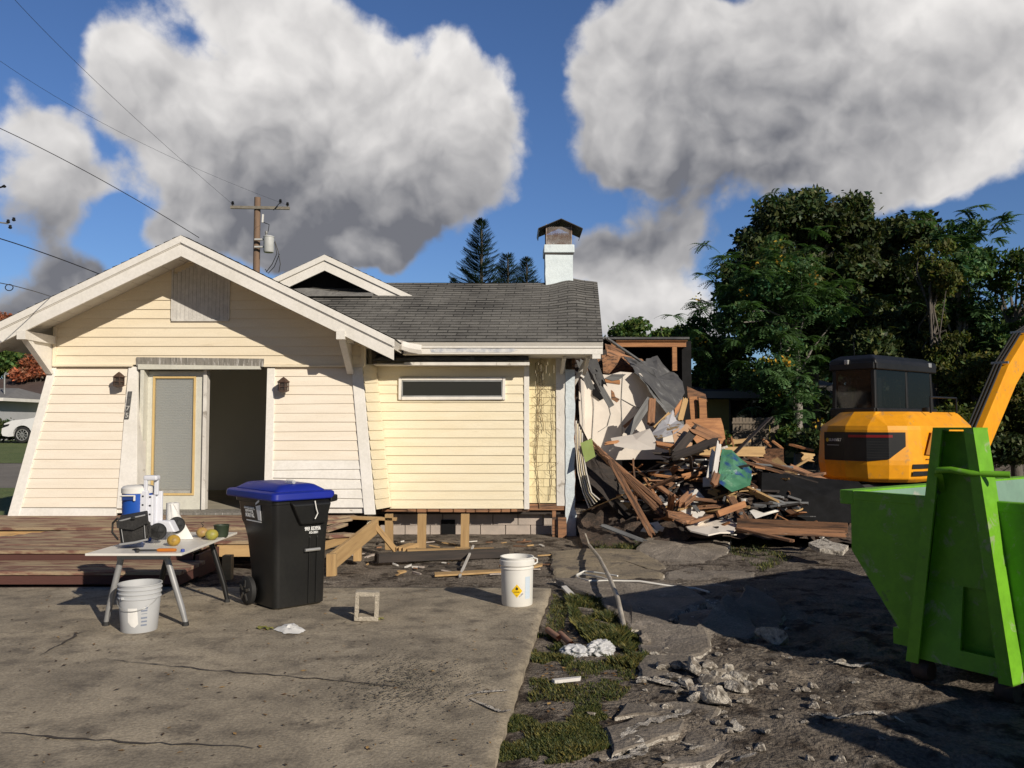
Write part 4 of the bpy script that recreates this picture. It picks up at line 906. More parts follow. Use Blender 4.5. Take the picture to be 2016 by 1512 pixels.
# ---- heap body
def heap_h(px_, py_): pass
def heapz(x, y):
    """surface height of the rubble heap"""
    cx_, cy_ = 3.15, 13.5
    r_ = ((x - cx_) / 2.3) ** 2 + ((y - cy_) / 1.7) ** 2
    h = .95 * math.exp(-r_ * 1.25) + .35 * math.exp(-(((x - 4.4) / 1.6) ** 2 + ((y - 14.2) / 1.6) ** 2))
    return h
hx = np.arange(1.0, 7.2, .10); hy = np.arange(11.6, 16.6, .10); HX, HY = np.meshgrid(hx, hy)
HZ_ = np.vectorize(heapz)(HX, HY); nz = fbm(HX * 2.2, HY * 2.2, 41, 5, .7)
HZZ = terrain(HX, HY) + HZ_ * (1 + .5 * nz) + .25 * nz * np.clip(HZ_ * 4, 0, 1) - .06
i_ = np.arange(HX.size).reshape(HX.shape); fq = np.stack([i_[:-1, :-1], i_[:-1, 1:], i_[1:, 1:], i_[1:, :-1]], -1).reshape(-1, 4)
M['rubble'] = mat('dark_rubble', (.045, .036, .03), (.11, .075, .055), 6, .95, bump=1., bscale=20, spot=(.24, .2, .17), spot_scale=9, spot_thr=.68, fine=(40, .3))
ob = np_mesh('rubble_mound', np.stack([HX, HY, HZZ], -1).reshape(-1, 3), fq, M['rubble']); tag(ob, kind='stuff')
def on_heap(x, y): return tz(x, y) + heapz(x, y)
kinds = [('wood_brown', 'splintered reddish brown board lying loose in the debris heap', 'reddish brown boards of the debris heap', .25), ('wood_dark', 'charred looking dark board lying loose in the debris heap', 'dark boards of the debris heap', .15), ('wood_orange', 'orange toned broken board lying loose in the debris heap', 'orange toned boards of the debris heap', .20),
         ('wood_new', 'pale raw lumber piece lying loose in the debris heap', 'pale lumber of the debris heap', .17), ('wood_white', 'white painted board scrap lying loose in the debris heap', 'white painted scraps of the debris heap', .15), ('wood_grey', 'grey board scrap lying loose in the debris heap', 'grey scraps of the debris heap', .10)]
def pick():
    r_ = rng.random(); s_ = 0
    for k in kinds:
        s_ += k[3]
        if r_ <= s_: return k
    return kinds[0]
for i in range(270):
    x = rng.gauss(3.0, 1.02); y = rng.gauss(13.1, .9)
    if not (1.3 < x < 6.2 and 11.4 < y < 15.4): continue
    if (x < 1.9 and y < 12.6) or (x < 2.5 and y > 13.6): continue
    k = pick(); L = rng.choice([.25, .35, .5, .7, 1.0, 1.4]) * rng.uniform(.8, 1.2); az = rng.uniform(0, 6.28); z = on_heap(x, y) + rng.uniform(-.02, .12)
    sl_ = rng.gauss(0, .28); dv_ = Vector((math.cos(az), math.sin(az), sl_)).normalized() * L / 2; c = Vector((x, y, z + abs(dv_.z) * .5))
    plank('loose_board', k[1], 'board', c - dv_, c + dv_, rng.choice([.025, .04, .06, .09, .13]), rng.choice([.012, .02, .035]), M[k[0]], roll=rng.gauss(0, .5), group=k[2])
# sheet-like scraps
for i in range(95):
    x = rng.gauss(3.1, 1.2); y = rng.gauss(12.9, .9)
    if not (1.6 < x < 6. and 11.5 < y < 15): continue
    z = on_heap(x, y) + rng.uniform(.02, .12); s_ = rng.choice([.04, .06, .09, .16]); mw = rng.choice(['wood_white', 'drywall', 'felt', 'drywall', 'wood_grey'])
    n = rng.randint(4, 6); nrm = Vector((rng.gauss(0, .5), rng.gauss(-.4, .4), 1)).normalized(); q_ = nrm.to_track_quat('Z', 'Y')
    pts = [Vector((x, y, z)) + q_ @ Vector((s_ * rng.uniform(.6, 1.4) * math.cos(t * 6.283 / n), s_ * rng.uniform(.5, 1.2) * math.sin(t * 6.283 / n), 0)) for t in range(n)]
    mb = MB(); mb.prism(pts, nrm * .012); ob = mb.build('rubble_scrap', M[mw], None)
    dk_ = mw in ('felt', 'wood_grey')
    tag(ob, 'small dark flat scrap of roofing in the debris heap' if dk_ else 'small white flat chip of plasterboard in the debris heap', 'scrap', 'dark roofing scraps of the debris heap' if dk_ else 'white plasterboard chips of the debris heap')
# hand placed pieces
pk = lambda lab, x0, y0, Y0_, x1, y1, Y1_, w, m_, t=.04, roll=0., face=None, jag=.04, nm='broken_board', cat='board': plank(nm, lab, cat, P(x0, y0, Y0_), P(x1, y1, Y1_), w, t, M[m_], roll=roll, face=face, jag=jag)
F_ = (0, -1, .2)
pk('dark red post standing upright against the white inner wall', 1284, 784, 14.8, 1281, 838, 14.6, .12, 'wood_brown', .1, face=F_)
pk('thin brown stick leaning on the white wall left of the dark red post', 1227, 842, 15.3, 1253, 820, 15.3, .06, 'wood_brown', face=F_)
pk('long grey brown plank in shade slanting behind the dark red post', 1232, 860, 15.2, 1282, 784, 15.3, .14, 'wood_grey', face=F_)
pk('pale stud standing on end above the heap, right of the pair', 1338, 830, 14.2, 1350, 783, 14.3, .09, 'wood_new', .09, face=F_)
pk('pale stud standing on end above the heap, left of the pair', 1322, 822, 14.5, 1344, 790, 14.7, .08, 'wood_orange', .06, face=F_)
pk('pale slanting stick crossing in front of the grey ceiling board', 1286, 845, 14.0, 1320, 812, 14.3, .06, 'wood_new', face=F_)
sheet('ceiling_board', 'grey white ceiling board with brown stain tilted on top of the heap', 'board', [(1283, 855, 13.8), (1306, 825, 14.1), (1326, 806, 14.4), (1333, 828, 14.2), (1348, 838, 13.8), (1330, 855, 13.5), (1296, 865, 13.4)], mat('stained_board', (.50, .50, .52), (.42, .42, .45), 3, .7, spot=(.25, .17, .08), spot_scale=4, spot_thr=.56, spot_w=.03), .02, .01)
sheet('white_door_panel', 'smooth white panel lying flat on the upper left of the heap', 'panel', [(1202, 862, 13.6), (1246, 856, 13.9), (1280, 843, 14.0), (1292, 868, 13.3), (1290, 884, 13.0), (1255, 886, 12.9), (1210, 878, 13.1)], M['drywall'], .025, .006)
sheet('peach_board', 'smooth peach coloured board standing at the middle of the heap', 'panel', [(1325, 848, 13.6), (1352, 834, 13.9), (1368, 850, 13.7), (1362, 878, 13.3), (1328, 880, 13.1)], mat('peach_panel', (.56, .35, .21), (.50, .31, .18), 3, .7), .02, .008)
sheet('orange_cabinet', 'orange brown wooden cabinet side standing behind the heap', 'panel', [(1350, 826, 14.8), (1420, 822, 14.8), (1428, 868, 14.6), (1430, 885, 14.5), (1380, 885, 14.4), (1352, 850, 14.5)], M['wood_orange'], .05, .012)
sheet('orange_door', 'tall orange brown door upright right of the rear room', 'door', [(1357, 781, 16.5), (1372, 780, 16.5), (1374, 826, 16.5), (1360, 826, 16.5)], M['wood_orange'], .04, .004)
sheet('orange_door', 'narrow orange brown board upright beside the tall orange door', 'board', [(1376, 783, 16.4), (1390, 786, 16.4), (1392, 826, 16.4), (1378, 826, 16.4)], M['wood_orange'], .04, .006)
sheet('brown_gable_scrap', 'dark brown triangular roof scrap above the orange door', 'scrap', [(1353, 760, 16.6), (1390, 776, 16.6), (1392, 790, 16.5), (1374, 788, 16.5), (1354, 783, 16.5)], M['wood_brown'], .05, .01)
pk('dark brown plank with splintered ends crossing the orange cabinet', 1356, 838, 13.3, 1420, 868, 13.2, .16, 'wood_brown', .04, face=F_)
pk('thick dark beam slanting to the upper right in mid heap', 1325, 898, 12.8, 1372, 842, 13.5, .13, 'wood_dark', .09, face=F_)
pk('curved dark roofing board arching through the centre of the heap', 1318, 902, 12.6, 1418, 866, 13.1, .14, 'wood_dark', .05, face=(0, -.6, 1))
pk('bright yellow pine board lying level along the back right of the heap', 1318, 888, 13.2, 1505, 887, 13.6, .12, 'wood_new', .06, face=F_, jag=.01)
pk('thin pale batten just under the yellow pine board', 1345, 893, 13.0, 1505, 897, 13.4, .04, 'wood_new', .03, face=F_)
pk('orange stick across the left part of the heap', 1290, 872, 13.2, 1370, 886, 13.2, .06, 'wood_orange', .05, face=F_)
pk('short orange offcut lying beside the white panel', 1186, 874, 13.2, 1223, 869, 13.3, .05, 'wood_orange', .04, face=F_)
for i, (x0, y0, x1, y1) in enumerate(((1430, 872, 1478, 866), (1432, 866, 1468, 872), (1446, 880, 1476, 864))):
    plank('pale_log', 'pale cut lumber in the small stack behind the yellow board', 'board', P(x0, y0, 14.4 + i * .1), P(x1, y1, 14.5), .09, .07, M['wood_new'], group='small stack of pale lumber behind the heap')
sheet('cabinet_box', 'dark orange cabinet box upright at the right back of the heap', 'cabinet', [(1504, 884, 14.2), (1543, 883, 14.0), (1544, 916, 14.0), (1505, 918, 14.1)], M['wood_brown'], .3, .004)
pk('slanting orange cover board above the dark cabinet box', 1502, 864, 14.3, 1520, 880, 14.2, .1, 'wood_orange', .03)
pk('slanting orange board end above the dark cabinet box', 1518, 866, 14.2, 1542, 884, 14.1, .1, 'wood_orange', .03)
pk('long brown board running right from the heap towards the excavator', 1470, 898, 13.4, 1590, 935, 12.8, .12, 'wood_brown', .04)
pk('second long brown board running right under the first one', 1450, 905, 13.1, 1575, 940, 12.7, .1, 'wood_brown', .04)
pk('orange curved strip lying near the right end of the heap', 1480, 918, 12.9, 1520, 925, 12.9, .06, 'wood_orange', .03)
pk('brown board lying far back left of the excavator', 1555, 875, 15.5, 1605, 888, 15.2, .09, 'wood_orange', .04)
pk('pale board lying flat far back left of the excavator', 1572, 898, 14.6, 1605, 902, 14.6, .14, 'wood_new', .05, face=F_)
# tarp piece
tg = sheet('green_tarp', 'crumpled green and blue wrapped board propped on the right of the heap', 'tarp', [(1422, 884, 12.9), (1440, 886, 12.9), (1468, 912, 12.7), (1480, 925, 12.6), (1478, 955, 12.3), (1440, 968, 12.0), (1415, 952, 12.1), (1417, 920, 12.5)], mat('green_wrap', (.045, .16, .085), (.10, .26, .15), 3, .45, bump=1., bscale=5, spot=(.02, .05, .20), spot_scale=2.2, spot_thr=.62), .02, .01, bow=.06)
pk('pale broken door edge standing left of the green wrap', 1404, 950, 12.1, 1416, 868, 12.8, .07, 'wood_white', .05, face=F_)
pk('white backed splintered board beside the pale door edge', 1396, 945, 12.2, 1408, 882, 12.9, .1, 'wood_white', .03, face=F_)
pk('brown short stub at the foot of the green wrap', 1404, 958, 11.9, 1412, 930, 12.1, .1, 'wood_brown', .05, face=F_)
pk('short red brick coloured block lying in front of the heap', 1334, 999, 11.6, 1364, 972, 11.9, .13, 'wood_brown', .09, face=(0, -.5, .8))
pk('orange brown board lying slantwise at the front right of the heap', 1412, 1012, 11.5, 1467, 992, 11.8, .09, 'wood_orange', .05, face=F_, jag=.01)
pk('grey brown stick carrying on left from the orange brown board', 1355, 1030, 11.5, 1412, 1012, 11.6, .06, 'wood_brown', .04)
pk('brown plank rising behind the orange brown board', 1436, 975, 12.0, 1472, 1030, 11.5, .1, 'wood_brown', .04, face=F_)
sheet('window_corner', 'white corner of a window frame lying on black sheeting', 'frame', [(1476, 1006, 11.7), (1484, 1003, 11.8), (1490, 1015, 11.6), (1532, 1002, 11.8), (1533, 1007, 11.8), (1488, 1021, 11.5)], M['white'], .03, .002)
sheet('brown_panel_scrap', 'reddish panel scrap lying flat left of the big white sheet', 'panel', [(1312, 1003, 11.8), (1340, 1006, 11.8), (1372, 1020, 11.6), (1345, 1026, 11.4), (1316, 1014, 11.5)], M['wood_brown'], .03, .01, vec=(0, 0, -1))
sheet('white_sheet', 'large white jagged panel lying on the grass in front of the heap', 'panel', [(1350, 1036, 11.6), (1380, 1026, 11.8), (1438, 1020, 12.0), (1452, 1036, 11.5), (1444, 1046, 11.25), (1395, 1052, 11.1), (1358, 1044, 11.3)], M['drywall'], .02, .012, vec=(0, 0, -1))
pk('long dark red beam lying level at the right foot of the heap', 1452, 1030, 11.5, 1669, 1040, 10.9, .13, 'wood_brown', .09, face=F_, jag=.0)
pk('paler red beam lying just in front of the long dark red beam', 1448, 1042, 11.2, 1668, 1052, 10.7, .09, 'wood_brown', .05, face=F_, jag=.01)
pk('thin brown batten slanting in front of the two red beams', 1450, 1040, 11.2, 1565, 1066, 10.5, .08, 'wood_brown', .03)
sheet('grey_slab_scrap', 'pale grey flat slab with white edge lying left of the dumpster', 'slab', [(1590, 1066, 10.3), (1625, 1060, 10.5), (1668, 1075, 10.0), (1660, 1084, 9.8), (1615, 1080, 9.9)], M['broken'], .05, .015, vec=(0, 0, -1))
plank('grey_strip', 'long grey roofing strip lying on the grass right of the column', 'strip', P(1180, 1032, 11.5), P(1268, 1066, 10.8), .14, .015, M['wood_grey'])
for i, (x0, y0, x1, y1) in enumerate(((1140, 1032, 1180, 1036), (1150, 1042, 1174, 1052), (1160, 1050, 1150, 1072), (1166, 1040, 1215, 1030), (1175, 1058, 1190, 1068), (1145, 1060, 1175, 1064))):
    plank('pale_splinter', 'pale splinter of wood on the ground at the foot of the column', 'splinter', GT(x0, y0) + Vector((0, 0, .03)), GT(x1, y1) + Vector((0, 0, .03)), .05, .015, M['wood_white'] if i % 2 else M['wood_new'], group='pale splinters at the foot of the column')
# black folded sheeting and small dark boards near excavator tracks
for i in range(16):
    x, y = rng.uniform(1455, 1555), rng.uniform(955, 1000); Y_ = 12.6 - (y - 955) / 45 * .9
    plank('dark_trim_piece', 'dark grey trim piece in the tangle left of the dumpster', 'board', P(x, y, Y_), P(x + rng.uniform(20, 50), y + rng.uniform(-8, 14), Y_ - .1), .06, .03, M['wood_grey'] if i % 3 else M['wood_dark'], roll=rng.uniform(-.6, .6), group='dark trim pieces left of the dumpster')
# ------------------------------------------------------------------ cracked slabs and concrete lumps
def slab(label, pts, lift, tilt=(0, 0), th=.09, top='slabtop', jag=.018, name='broken_slab'):
    w = [G(a, b, 'dirt') for a, b in pts]; w = jagged(w, jag, rng, .10); c = sum(w, Vector()) / len(w); n = len(w)
    def zt(p): return tz(c.x, c.y) + lift * .72 + tilt[0] * (p.x - c.x) + tilt[1] * (p.y - c.y)
    topv = []; rings = [1.0, .93, .6, .25]
    for r_ in rings:
        for p in w:
            q = c.lerp(p, r_); zz = zt(q) + (.0 if r_ < 1 else -.010) + .022 * mnoise.noise(q * 3.1) + .007 * mnoise.noise(q * 13); topv.append(Vector((q.x, q.y, zz)))
    topv.append(Vector((c.x, c.y, zt(c))))
    low = []
    for p in w:
        o = (p - c).normalized() * rng.uniform(-.03, .03); q = p + o; low.append(Vector((q.x, q.y, zt(p) - th * .5)))
    bot = [Vector((p.x + rng.uniform(-.03, .03), p.y + rng.uniform(-.03, .03), zt(p) - th - rng.uniform(0, .03))) for p in w]
    V = topv + low + bot; fs = []; mi = []; nr = len(rings)
    for k in range(nr - 1):
        for i in range(n): fs.append((k * n + i, k * n + (i + 1) % n, (k + 1) * n + (i + 1) % n, (k + 1) * n + i)); mi.append(0)
    for i in range(n): fs.append(((nr - 1) * n + i, (nr - 1) * n + (i + 1) % n, nr * n)); mi.append(0)
    o = nr * n + 1
    for i in range(n):
        j = (i + 1) % n; fs.append((i, j, o + j, o + i)); mi.append(1); fs.append((o + i, o + j, o + n + j, o + n + i)); mi.append(1)
    fs.append(tuple(range(o + n, o + 2 * n))); mi.append(1)
    mb = MB(); mb.v = [tuple(v) for v in V]; mb.f = fs; mb.mi = mi
    ob = mb.build(name, [M[top], M['broken']], None, fix=True); return tag(ob, label, 'slab')
slab('tan walkway slab behind the white pail, nearest the house', [(1085, 1094), (1180, 1088), (1262, 1092), (1312, 1118), (1304, 1128), (1230, 1112), (1150, 1108), (1086, 1106)], .05, top='slabtan')
slab('wide tan walkway slab right of the white pail', [(1086, 1109), (1150, 1111), (1230, 1116), (1304, 1133), (1308, 1142), (1256, 1150), (1180, 1147), (1090, 1146)], .045, top='slabtan')
slab('raised broken slab tipped up beyond the walkway, pale broken front edge', [(1248, 1094), (1292, 1064), (1345, 1052), (1437, 1072), (1432, 1094), (1388, 1112), (1324, 1114)], .14, (-.02, .04), th=.10)
slab('narrow slab between the walkway and the dumpster shadow', [(1312, 1128), (1365, 1119), (1370, 1126), (1490, 1128), (1480, 1152), (1330, 1152), (1310, 1144)], .03)
slab('large dusty walkway slab crossed by the white pipe', [(1092, 1150), (1180, 1150), (1258, 1154), (1330, 1158), (1400, 1190), (1335, 1212), (1312, 1238), (1243, 1244), (1180, 1190)], .055)
slab('grey slab with a dark corner left of the tilted slabs', [(1258, 1250), (1318, 1242), (1390, 1250), (1400, 1282), (1358, 1296), (1262, 1288)], .05, (.02, .03))
slab('tilted triangular slab catching the sun at the shadow edge', [(1368, 1246), (1400, 1228), (1432, 1208), (1470, 1222), (1494, 1250), (1452, 1262), (1392, 1262)], .12, (-.05, .20), th=.10)
slab('dark slab standing half in the dumpster shadow', [(1440, 1214), (1470, 1178), (1530, 1192), (1545, 1212), (1530, 1244), (1500, 1252), (1478, 1226)], .13, (-.15, .12), th=.12)
slab('small slab sunk behind the tilted triangular slab', [(1335, 1216), (1392, 1206), (1420, 1212), (1372, 1240), (1330, 1246)], .03)
slab('broken slab at the bottom edge of the picture, left of the dust', [(1190, 1440), (1300, 1414), (1352, 1424), (1340, 1450), (1270, 1470), (1205, 1490)], .015)
slab('low flat slab in front of the lump pile', [(1210, 1420), (1230, 1392), (1330, 1390), (1420, 1402), (1406, 1426), (1352, 1420), (1300, 1410)], .02)
slab('cracked slab at the bottom of the picture with a pale right edge', [(1355, 1428), (1412, 1416), (1446, 1430), (1450, 1470), (1390, 1500), (1300, 1508), (1345, 1455)], .012)
slab('slab lying flat along the grass strip edge', [(1255, 1296), (1352, 1300), (1400, 1320), (1300, 1350), (1262, 1340)], .02)
def lump(label, px_, py_, s, m_='broken', sq=.6, seed=0, group=None, dark=False, sink=.3):
    """one angular piece of broken concrete"""
    bm = bmesh.new(); bmesh.ops.create_icosphere(bm, subdivisions=3, radius=1); r_ = random.Random(seed)
    pl = [(Vector((r_.gauss(0, 1), r_.gauss(0, 1), r_.gauss(0, .8))).normalized(), r_.uniform(.38, .75)) for _ in range(11)]
    for v in bm.verts:
        for nrm, dd in pl:
            k = v.co.dot(nrm) - dd
            if k > 0: v.co -= nrm * k
        v.co += v.co.normalized() * (.03 * mnoise.noise(v.co * 3 + Vector((seed, 0, 0))) + .03 * mnoise.noise(v.co * 8))
        v.co.x *= r_.uniform(1, 1) * 1.25; v.co.z *= sq
    rot = Matrix.Rotation(r_.uniform(0, 6.28), 3, 'Z'); bmesh.ops.rotate(bm, verts=bm.verts, matrix=rot)
    bmesh.ops.scale(bm, vec=(s, s, s), verts=bm.verts)
    me = bpy.data.meshes.new('concrete_lump'); 
    me.materials.append(M['slabtop']); me.materials.append(M[m_])
    for f in bm.faces: f.material_index = 0 if (f.normal.z > .75 and m_ == 'broken' and r_.random() < .9) else 1
    bm.to_mesh(me); bm.free()
    ob = bpy.data.objects.new('concrete_lump', me); COL.objects.link(ob); p = GT(px_, py_); ob.location = (p.x, p.y, p.z + s * sq * (1 - sink)); return tag(ob, label, 'concrete lump', group)
lump('boulder sized brown and white lump at the edge of the dumpster shadow', 1528, 1262, .13, sq=.62, seed=3)
lump('dark pointed lump beside the bent pipe end', 1272, 1270, .065, 'slabtop', sq=1.1, seed=8)
lump('upright pale lump in shade near the cable end', 1405, 1200, .09, sq=1., seed=5)
ls = [(1310, 1325, .07), (1338, 1330, .055), (1365, 1338, .075), (1400, 1330, .06), (1430, 1330, .055), (1390, 1360, .08), (1425, 1362, .075), (1455, 1348, .06), (1352, 1360, .06), (1448, 1378, .07), (1478, 1372, .05), (1330, 1372, .045), (1316, 1398, .035), (1410, 1390, .10), (1372, 1392, .05), (1290, 1345, .03), (1495, 1362, .035), (1475, 1340, .03), (1300, 1318, .045), (1322, 1345, .05), (1345, 1318, .035), (1378, 1322, .06), (1412, 1345, .06), (1440, 1360, .05), (1402, 1376, .055), (1365, 1380, .04), (1462, 1395, .04), (1338, 1410, .03), (1430, 1395, .05), (1382, 1345, .05)]
for i, (x, y, s) in enumerate(ls): lump('pale angular lump in the cluster of broken concrete right of the grass strip', x, y, s, seed=50 + i, group='cluster of broken concrete lumps right of the grass strip', sq=rng.uniform(.45, .75))
for i in range(240):
    x, y = rng.uniform(1150, 1760), rng.uniform(1150, 1500)
    if x < 1250 and y < 1400: continue
    if x > 1560 and y < 1300: continue
    lump('small chip of broken concrete scattered on the dirt right of the driveway', x, y, rng.choice([.006, .009, .012, .016, .024, .035]), seed=100 + i % 9, group='small concrete chips on the dirt', sq=.6)
# pale broken seams in the ground
SEAM = 1.5
cs = thing('slab_seams', None, None); cs['kind'] = 'structure'
for pl, w in (([(1255, 1345), (1300, 1352), (1340, 1362), (1395, 1366), (1440, 1360)], .05), ([(1215, 1470), (1240, 1445), (1290, 1432), (1350, 1420), (1356, 1412)], .05), ([(1240, 1500), (1262, 1470), (1258, 1458)], .04), ([(1200, 1506), (1262, 1490), (1280, 1476)], .035),
              ([(1425, 1450), (1455, 1446), (1448, 1436), (1444, 1428)], .035), ([(1408, 1510), (1465, 1495), (1490, 1490)], .04), ([(1590, 1420), (1640, 1428), (1720, 1428), (1780, 1445)], .03), ([(1310, 1160), (1360, 1150)], .02), ([(1340, 1462), (1380, 1470), (1350, 1480)], .025),
              ([(1280, 1285), (1320, 1290), (1356, 1295)], .03), ([(1640, 1318), (1700, 1320), (1730, 1316)], .04)):
    ribbon([GT(a, b) for a, b in pl], w * SEAM, rng, 'pale_seam', M['broken'], .020, cs, jit=.012, step=.025, on=tz)
# ------------------------------------------------------------------ lime green hook-lift dumpster
def make_dumpster(O, label, ang=None, par_group=None):
    d = Vector((.57, -.82, 0)).normalized(); n = Vector((.82, .57, 0)).normalized(); O = Vector(O)
    if ang is not None: rm = Matrix.Rotation(ang, 3, 'Z'); d = rm @ d; n = rm @ n
    z0 = float(prof(O.y)) - .05
    W_ = 1.6; L = 3.4
    t = thing('dumpster', label, 'dumpster', (O.x, O.y, z0))
    def L3(u, e, z): return Vector((O.x, O.y, z0)) + d * u - n * e + Vector((0, 0, z))     # e: towards the hook end
    zr = 1.10
    ch_ = [(.06, zr), (.06, .72), (.40, .24), (W_ - .40, .24), (W_ - .06, .72), (W_ - .06, zr)]
    def offs(k): c = (W_ / 2, .75); return [(c[0] + (u - c[0]) * k, c[1] + (z - c[1]) * k if z < zr else z) for u, z in ch_]
    inn = offs(.965); lin = offs(.955)
    mb = MB()
    for i in range(5):
        a, b, a2, b2 = ch_[i], ch_[i + 1], inn[i], inn[i + 1]
        mb.hexa([L3(a[0], 0, a[1]), L3(b[0], 0, b[1]), L3(b2[0], 0, b2[1]), L3(a2[0], 0, a2[1])], [L3(a[0], -L, a[1]), L3(b[0], -L, b[1]), L3(b2[0], -L, b2[1]), L3(a2[0], -L, a2[1])])
    for e in (.002, -L): mb.prism([L3(u, e, z) for u, z in ch_], -n * .025)
    mb.build('tub', M['lime'], t)
    mb = MB()
    for i in range(5):
        a, b = lin[i], lin[i + 1]; mb.add([L3(a[0], -.03, a[1]), L3(b[0], -.03, b[1]), L3(b[0], -L + .03, b[1]), L3(a[0], -L + .03, a[1])], [(0, 1, 2, 3)])
    mb.add([L3(u, -.0285, z) for u, z in lin], [tuple(range(6))]); mb.add([L3(u, -L + .03, z) for u, z in lin], [tuple(range(6))]); mb.build('lining', M['lime_in'], t, fix=False)
    mb = MB()
    for u in (.03, W_ - .03): mb.hexa([L3(u - .05, .03, zr - .08), L3(u + .05, .03, zr - .08), L3(u + .05, .03, zr + .012), L3(u - .05, .03, zr + .012)], [L3(u - .05, -L, zr - .08), L3(u + .05, -L, zr - .08), L3(u + .05, -L, zr + .012), L3(u - .05, -L, zr + .012)])
    for e0, e1 in ((.03, -.03), (-L + .03, -L - .03)): mb.hexa([L3(.081, e0, zr - .05), L3(W_ - .081, e0, zr - .05), L3(W_ - .081, e0, zr + .010), L3(.081, e0, zr + .010)], [L3(.081, e1, zr - .05), L3(W_ - .081, e1, zr - .05), L3(W_ - .081, e1, zr + .010), L3(.081, e1, zr + .010)])
    mb.build('rim', M['lime'], t, bevel=.006)
    mb = MB()
    for k in range(1, 6):
        for u0, u1 in ((.06, .0), (W_ - .06, W_)):
            e = -L * k / 6; mb.hexa([L3(u0, e + .04, .6), L3(u1, e + .04, .64), L3(u1, e + .04, zr - .08), L3(u0, e + .04, zr - .08)], [L3(u0, e - .04, .6), L3(u1, e - .04, .64), L3(u1, e - .04, zr - .08), L3(u0, e - .04, zr - .08)])
    mb.build('side_rib', M['lime'], t)
    # A-frame with recessed panel
    zt = 1.52; e = .17; c = W_ / 2
    def ul(z, s): return (c - .30 + .20 * z / zt) if s < 0 else (c + .31 - .175 * z / zt)
    for s in (-1, 1):
        mb = MB(); mb.hexa([L3(ul(0, s), 0.004, .12), L3(ul(0, s), e, .12), L3(ul(zt, s), e, zt), L3(ul(zt, s), .004, zt)], [L3(ul(0, s) - s * .012, .004, .12), L3(ul(0, s) - s * .012, e, .12), L3(ul(zt, s) - s * .012, e, zt), L3(ul(zt, s) - s * .012, .004, zt)])
        mb.hexa([L3(ul(0, s) - s * .012, e, .12), L3(ul(0, s) - s * .075, e, .12), L3(ul(zt, s) - s * .055, e, zt), L3(ul(zt, s) - s * .012, e, zt)], [L3(ul(0, s) - s * .012, e - .012, .12), L3(ul(0, s) - s * .075, e - .012, .12), L3(ul(zt, s) - s * .055, e - .012, zt), L3(ul(zt, s) - s * .012, e - .012, zt)])
        if s == 5: mb.hexa([L3(ul(0, s), .004, .0), L3(ul(0, s) + .05, .004, .0), L3(ul(zt, s) + .05, .004, zt), L3(ul(zt, s), .004, zt)], [L3(ul(0, s), .016, .0), L3(ul(0, s) + .05, .016, .0), L3(ul(zt, s) + .05, .016, zt), L3(ul(zt, s), .016, zt)])
        mb.build('frame_post', M['lime'], t)
    mb = MB(); mb.hexa([L3(ul(0.6, -1) + .013, .06, .60), L3(ul(.6, 1) - .013, .06, .60), L3(ul(zt, 1) - .013, .05, zt - .01), L3(ul(zt, -1) + .013, .05, zt - .01)], [L3(ul(0.6, -1) + .013, .045, .60), L3(ul(.6, 1) - .013, .045, .60), L3(ul(zt, 1) - .013, .035, zt - .01), L3(ul(zt, -1) + .013, .035, zt - .01)])
    mb.hexa([L3(ul(.1, -1) + .013, .13, .14), L3(c + .0, .13, .14), L3(c + .0, .061, .6), L3(ul(.6, -1) + .013, .061, .60)], [L3(ul(.1, -1) + .013, .11, .14), L3(c + .0, .11, .14), L3(c + .0, .045, .6), L3(ul(.6, -1) + .013, .045, .60)])
    mb.hexa([L3(c + .21, .13, .14), L3(ul(.1, 1) - .013, .13, .14), L3(ul(.6, 1) - .013, .061, .6), L3(c + .16, .061, .60)], [L3(c + .21, .11, .14), L3(ul(.1, 1) - .013, .11, .14), L3(ul(.6, 1) - .013, .045, .6), L3(c + .16, .045, .60)])
    mb.hexa([L3(c, .13, .14), L3(c + .21, .13, .14), L3(c + .20, .12, .24), L3(c, .12, .24)], [L3(c, .11, .14), L3(c + .21, .11, .14), L3(c + .20, .10, .24), L3(c, .10, .24)])
    mb.build('frame_panel', M['lime'], t)
    mb = MB(); mb.hexa([L3(ul(zt, -1), .0, zt), L3(ul(zt, 1), .0, zt), L3(ul(zt, 1), e, zt), L3(ul(zt, -1), e, zt)], [L3(ul(zt, -1), .0, zt + .012), L3(ul(zt, 1), .0, zt + .012), L3(ul(zt, 1), e, zt + .012), L3(ul(zt, -1), e, zt + .012)]); mb.build('frame_cap', M['lime'], t)
    mb = MB(); zb_ = 1.27; pts = [L3(ul(zb_, -1) + .03, .12, zb_ - .02), L3(c - .06, .19, zb_ + .012), L3(c + .02, .20, zb_ + .018), L3(c + .12, .17, zb_), L3(ul(zb_, 1) + .13, .10, zb_)]
    mb.tube(pts, .019, 10); mb.build('hook_bar', M['lime'], t, smooth=True)
    mb = MB(); mb.hexa([L3(c - .09, .19, zb_ - .01), L3(c - .04, .19, zb_ - .01), L3(c - .09, .07, zb_ - .1), L3(c - .13, .07, zb_ - .1)], [L3(c - .09, .18, zb_ - .02), L3(c - .04, .18, zb_ - .02), L3(c - .09, .06, zb_ - .12), L3(c - .13, .06, zb_ - .12)]); mb.build('hook_gusset', M['lime'], t)
    # under rails, skids and rollers
    mb = MB()
    for s in (-1, 1):
        u = c + s * .27; mb.hexa([L3(u - .05, -.25, .03), L3(u + .05, -.25, .03), L3(u + .05, -.25, .24), L3(u - .05, -.25, .24)], [L3(u - .05, -L, .03), L3(u + .05, -L, .03), L3(u + .05, -L, .24), L3(u - .05, -L, .24)])
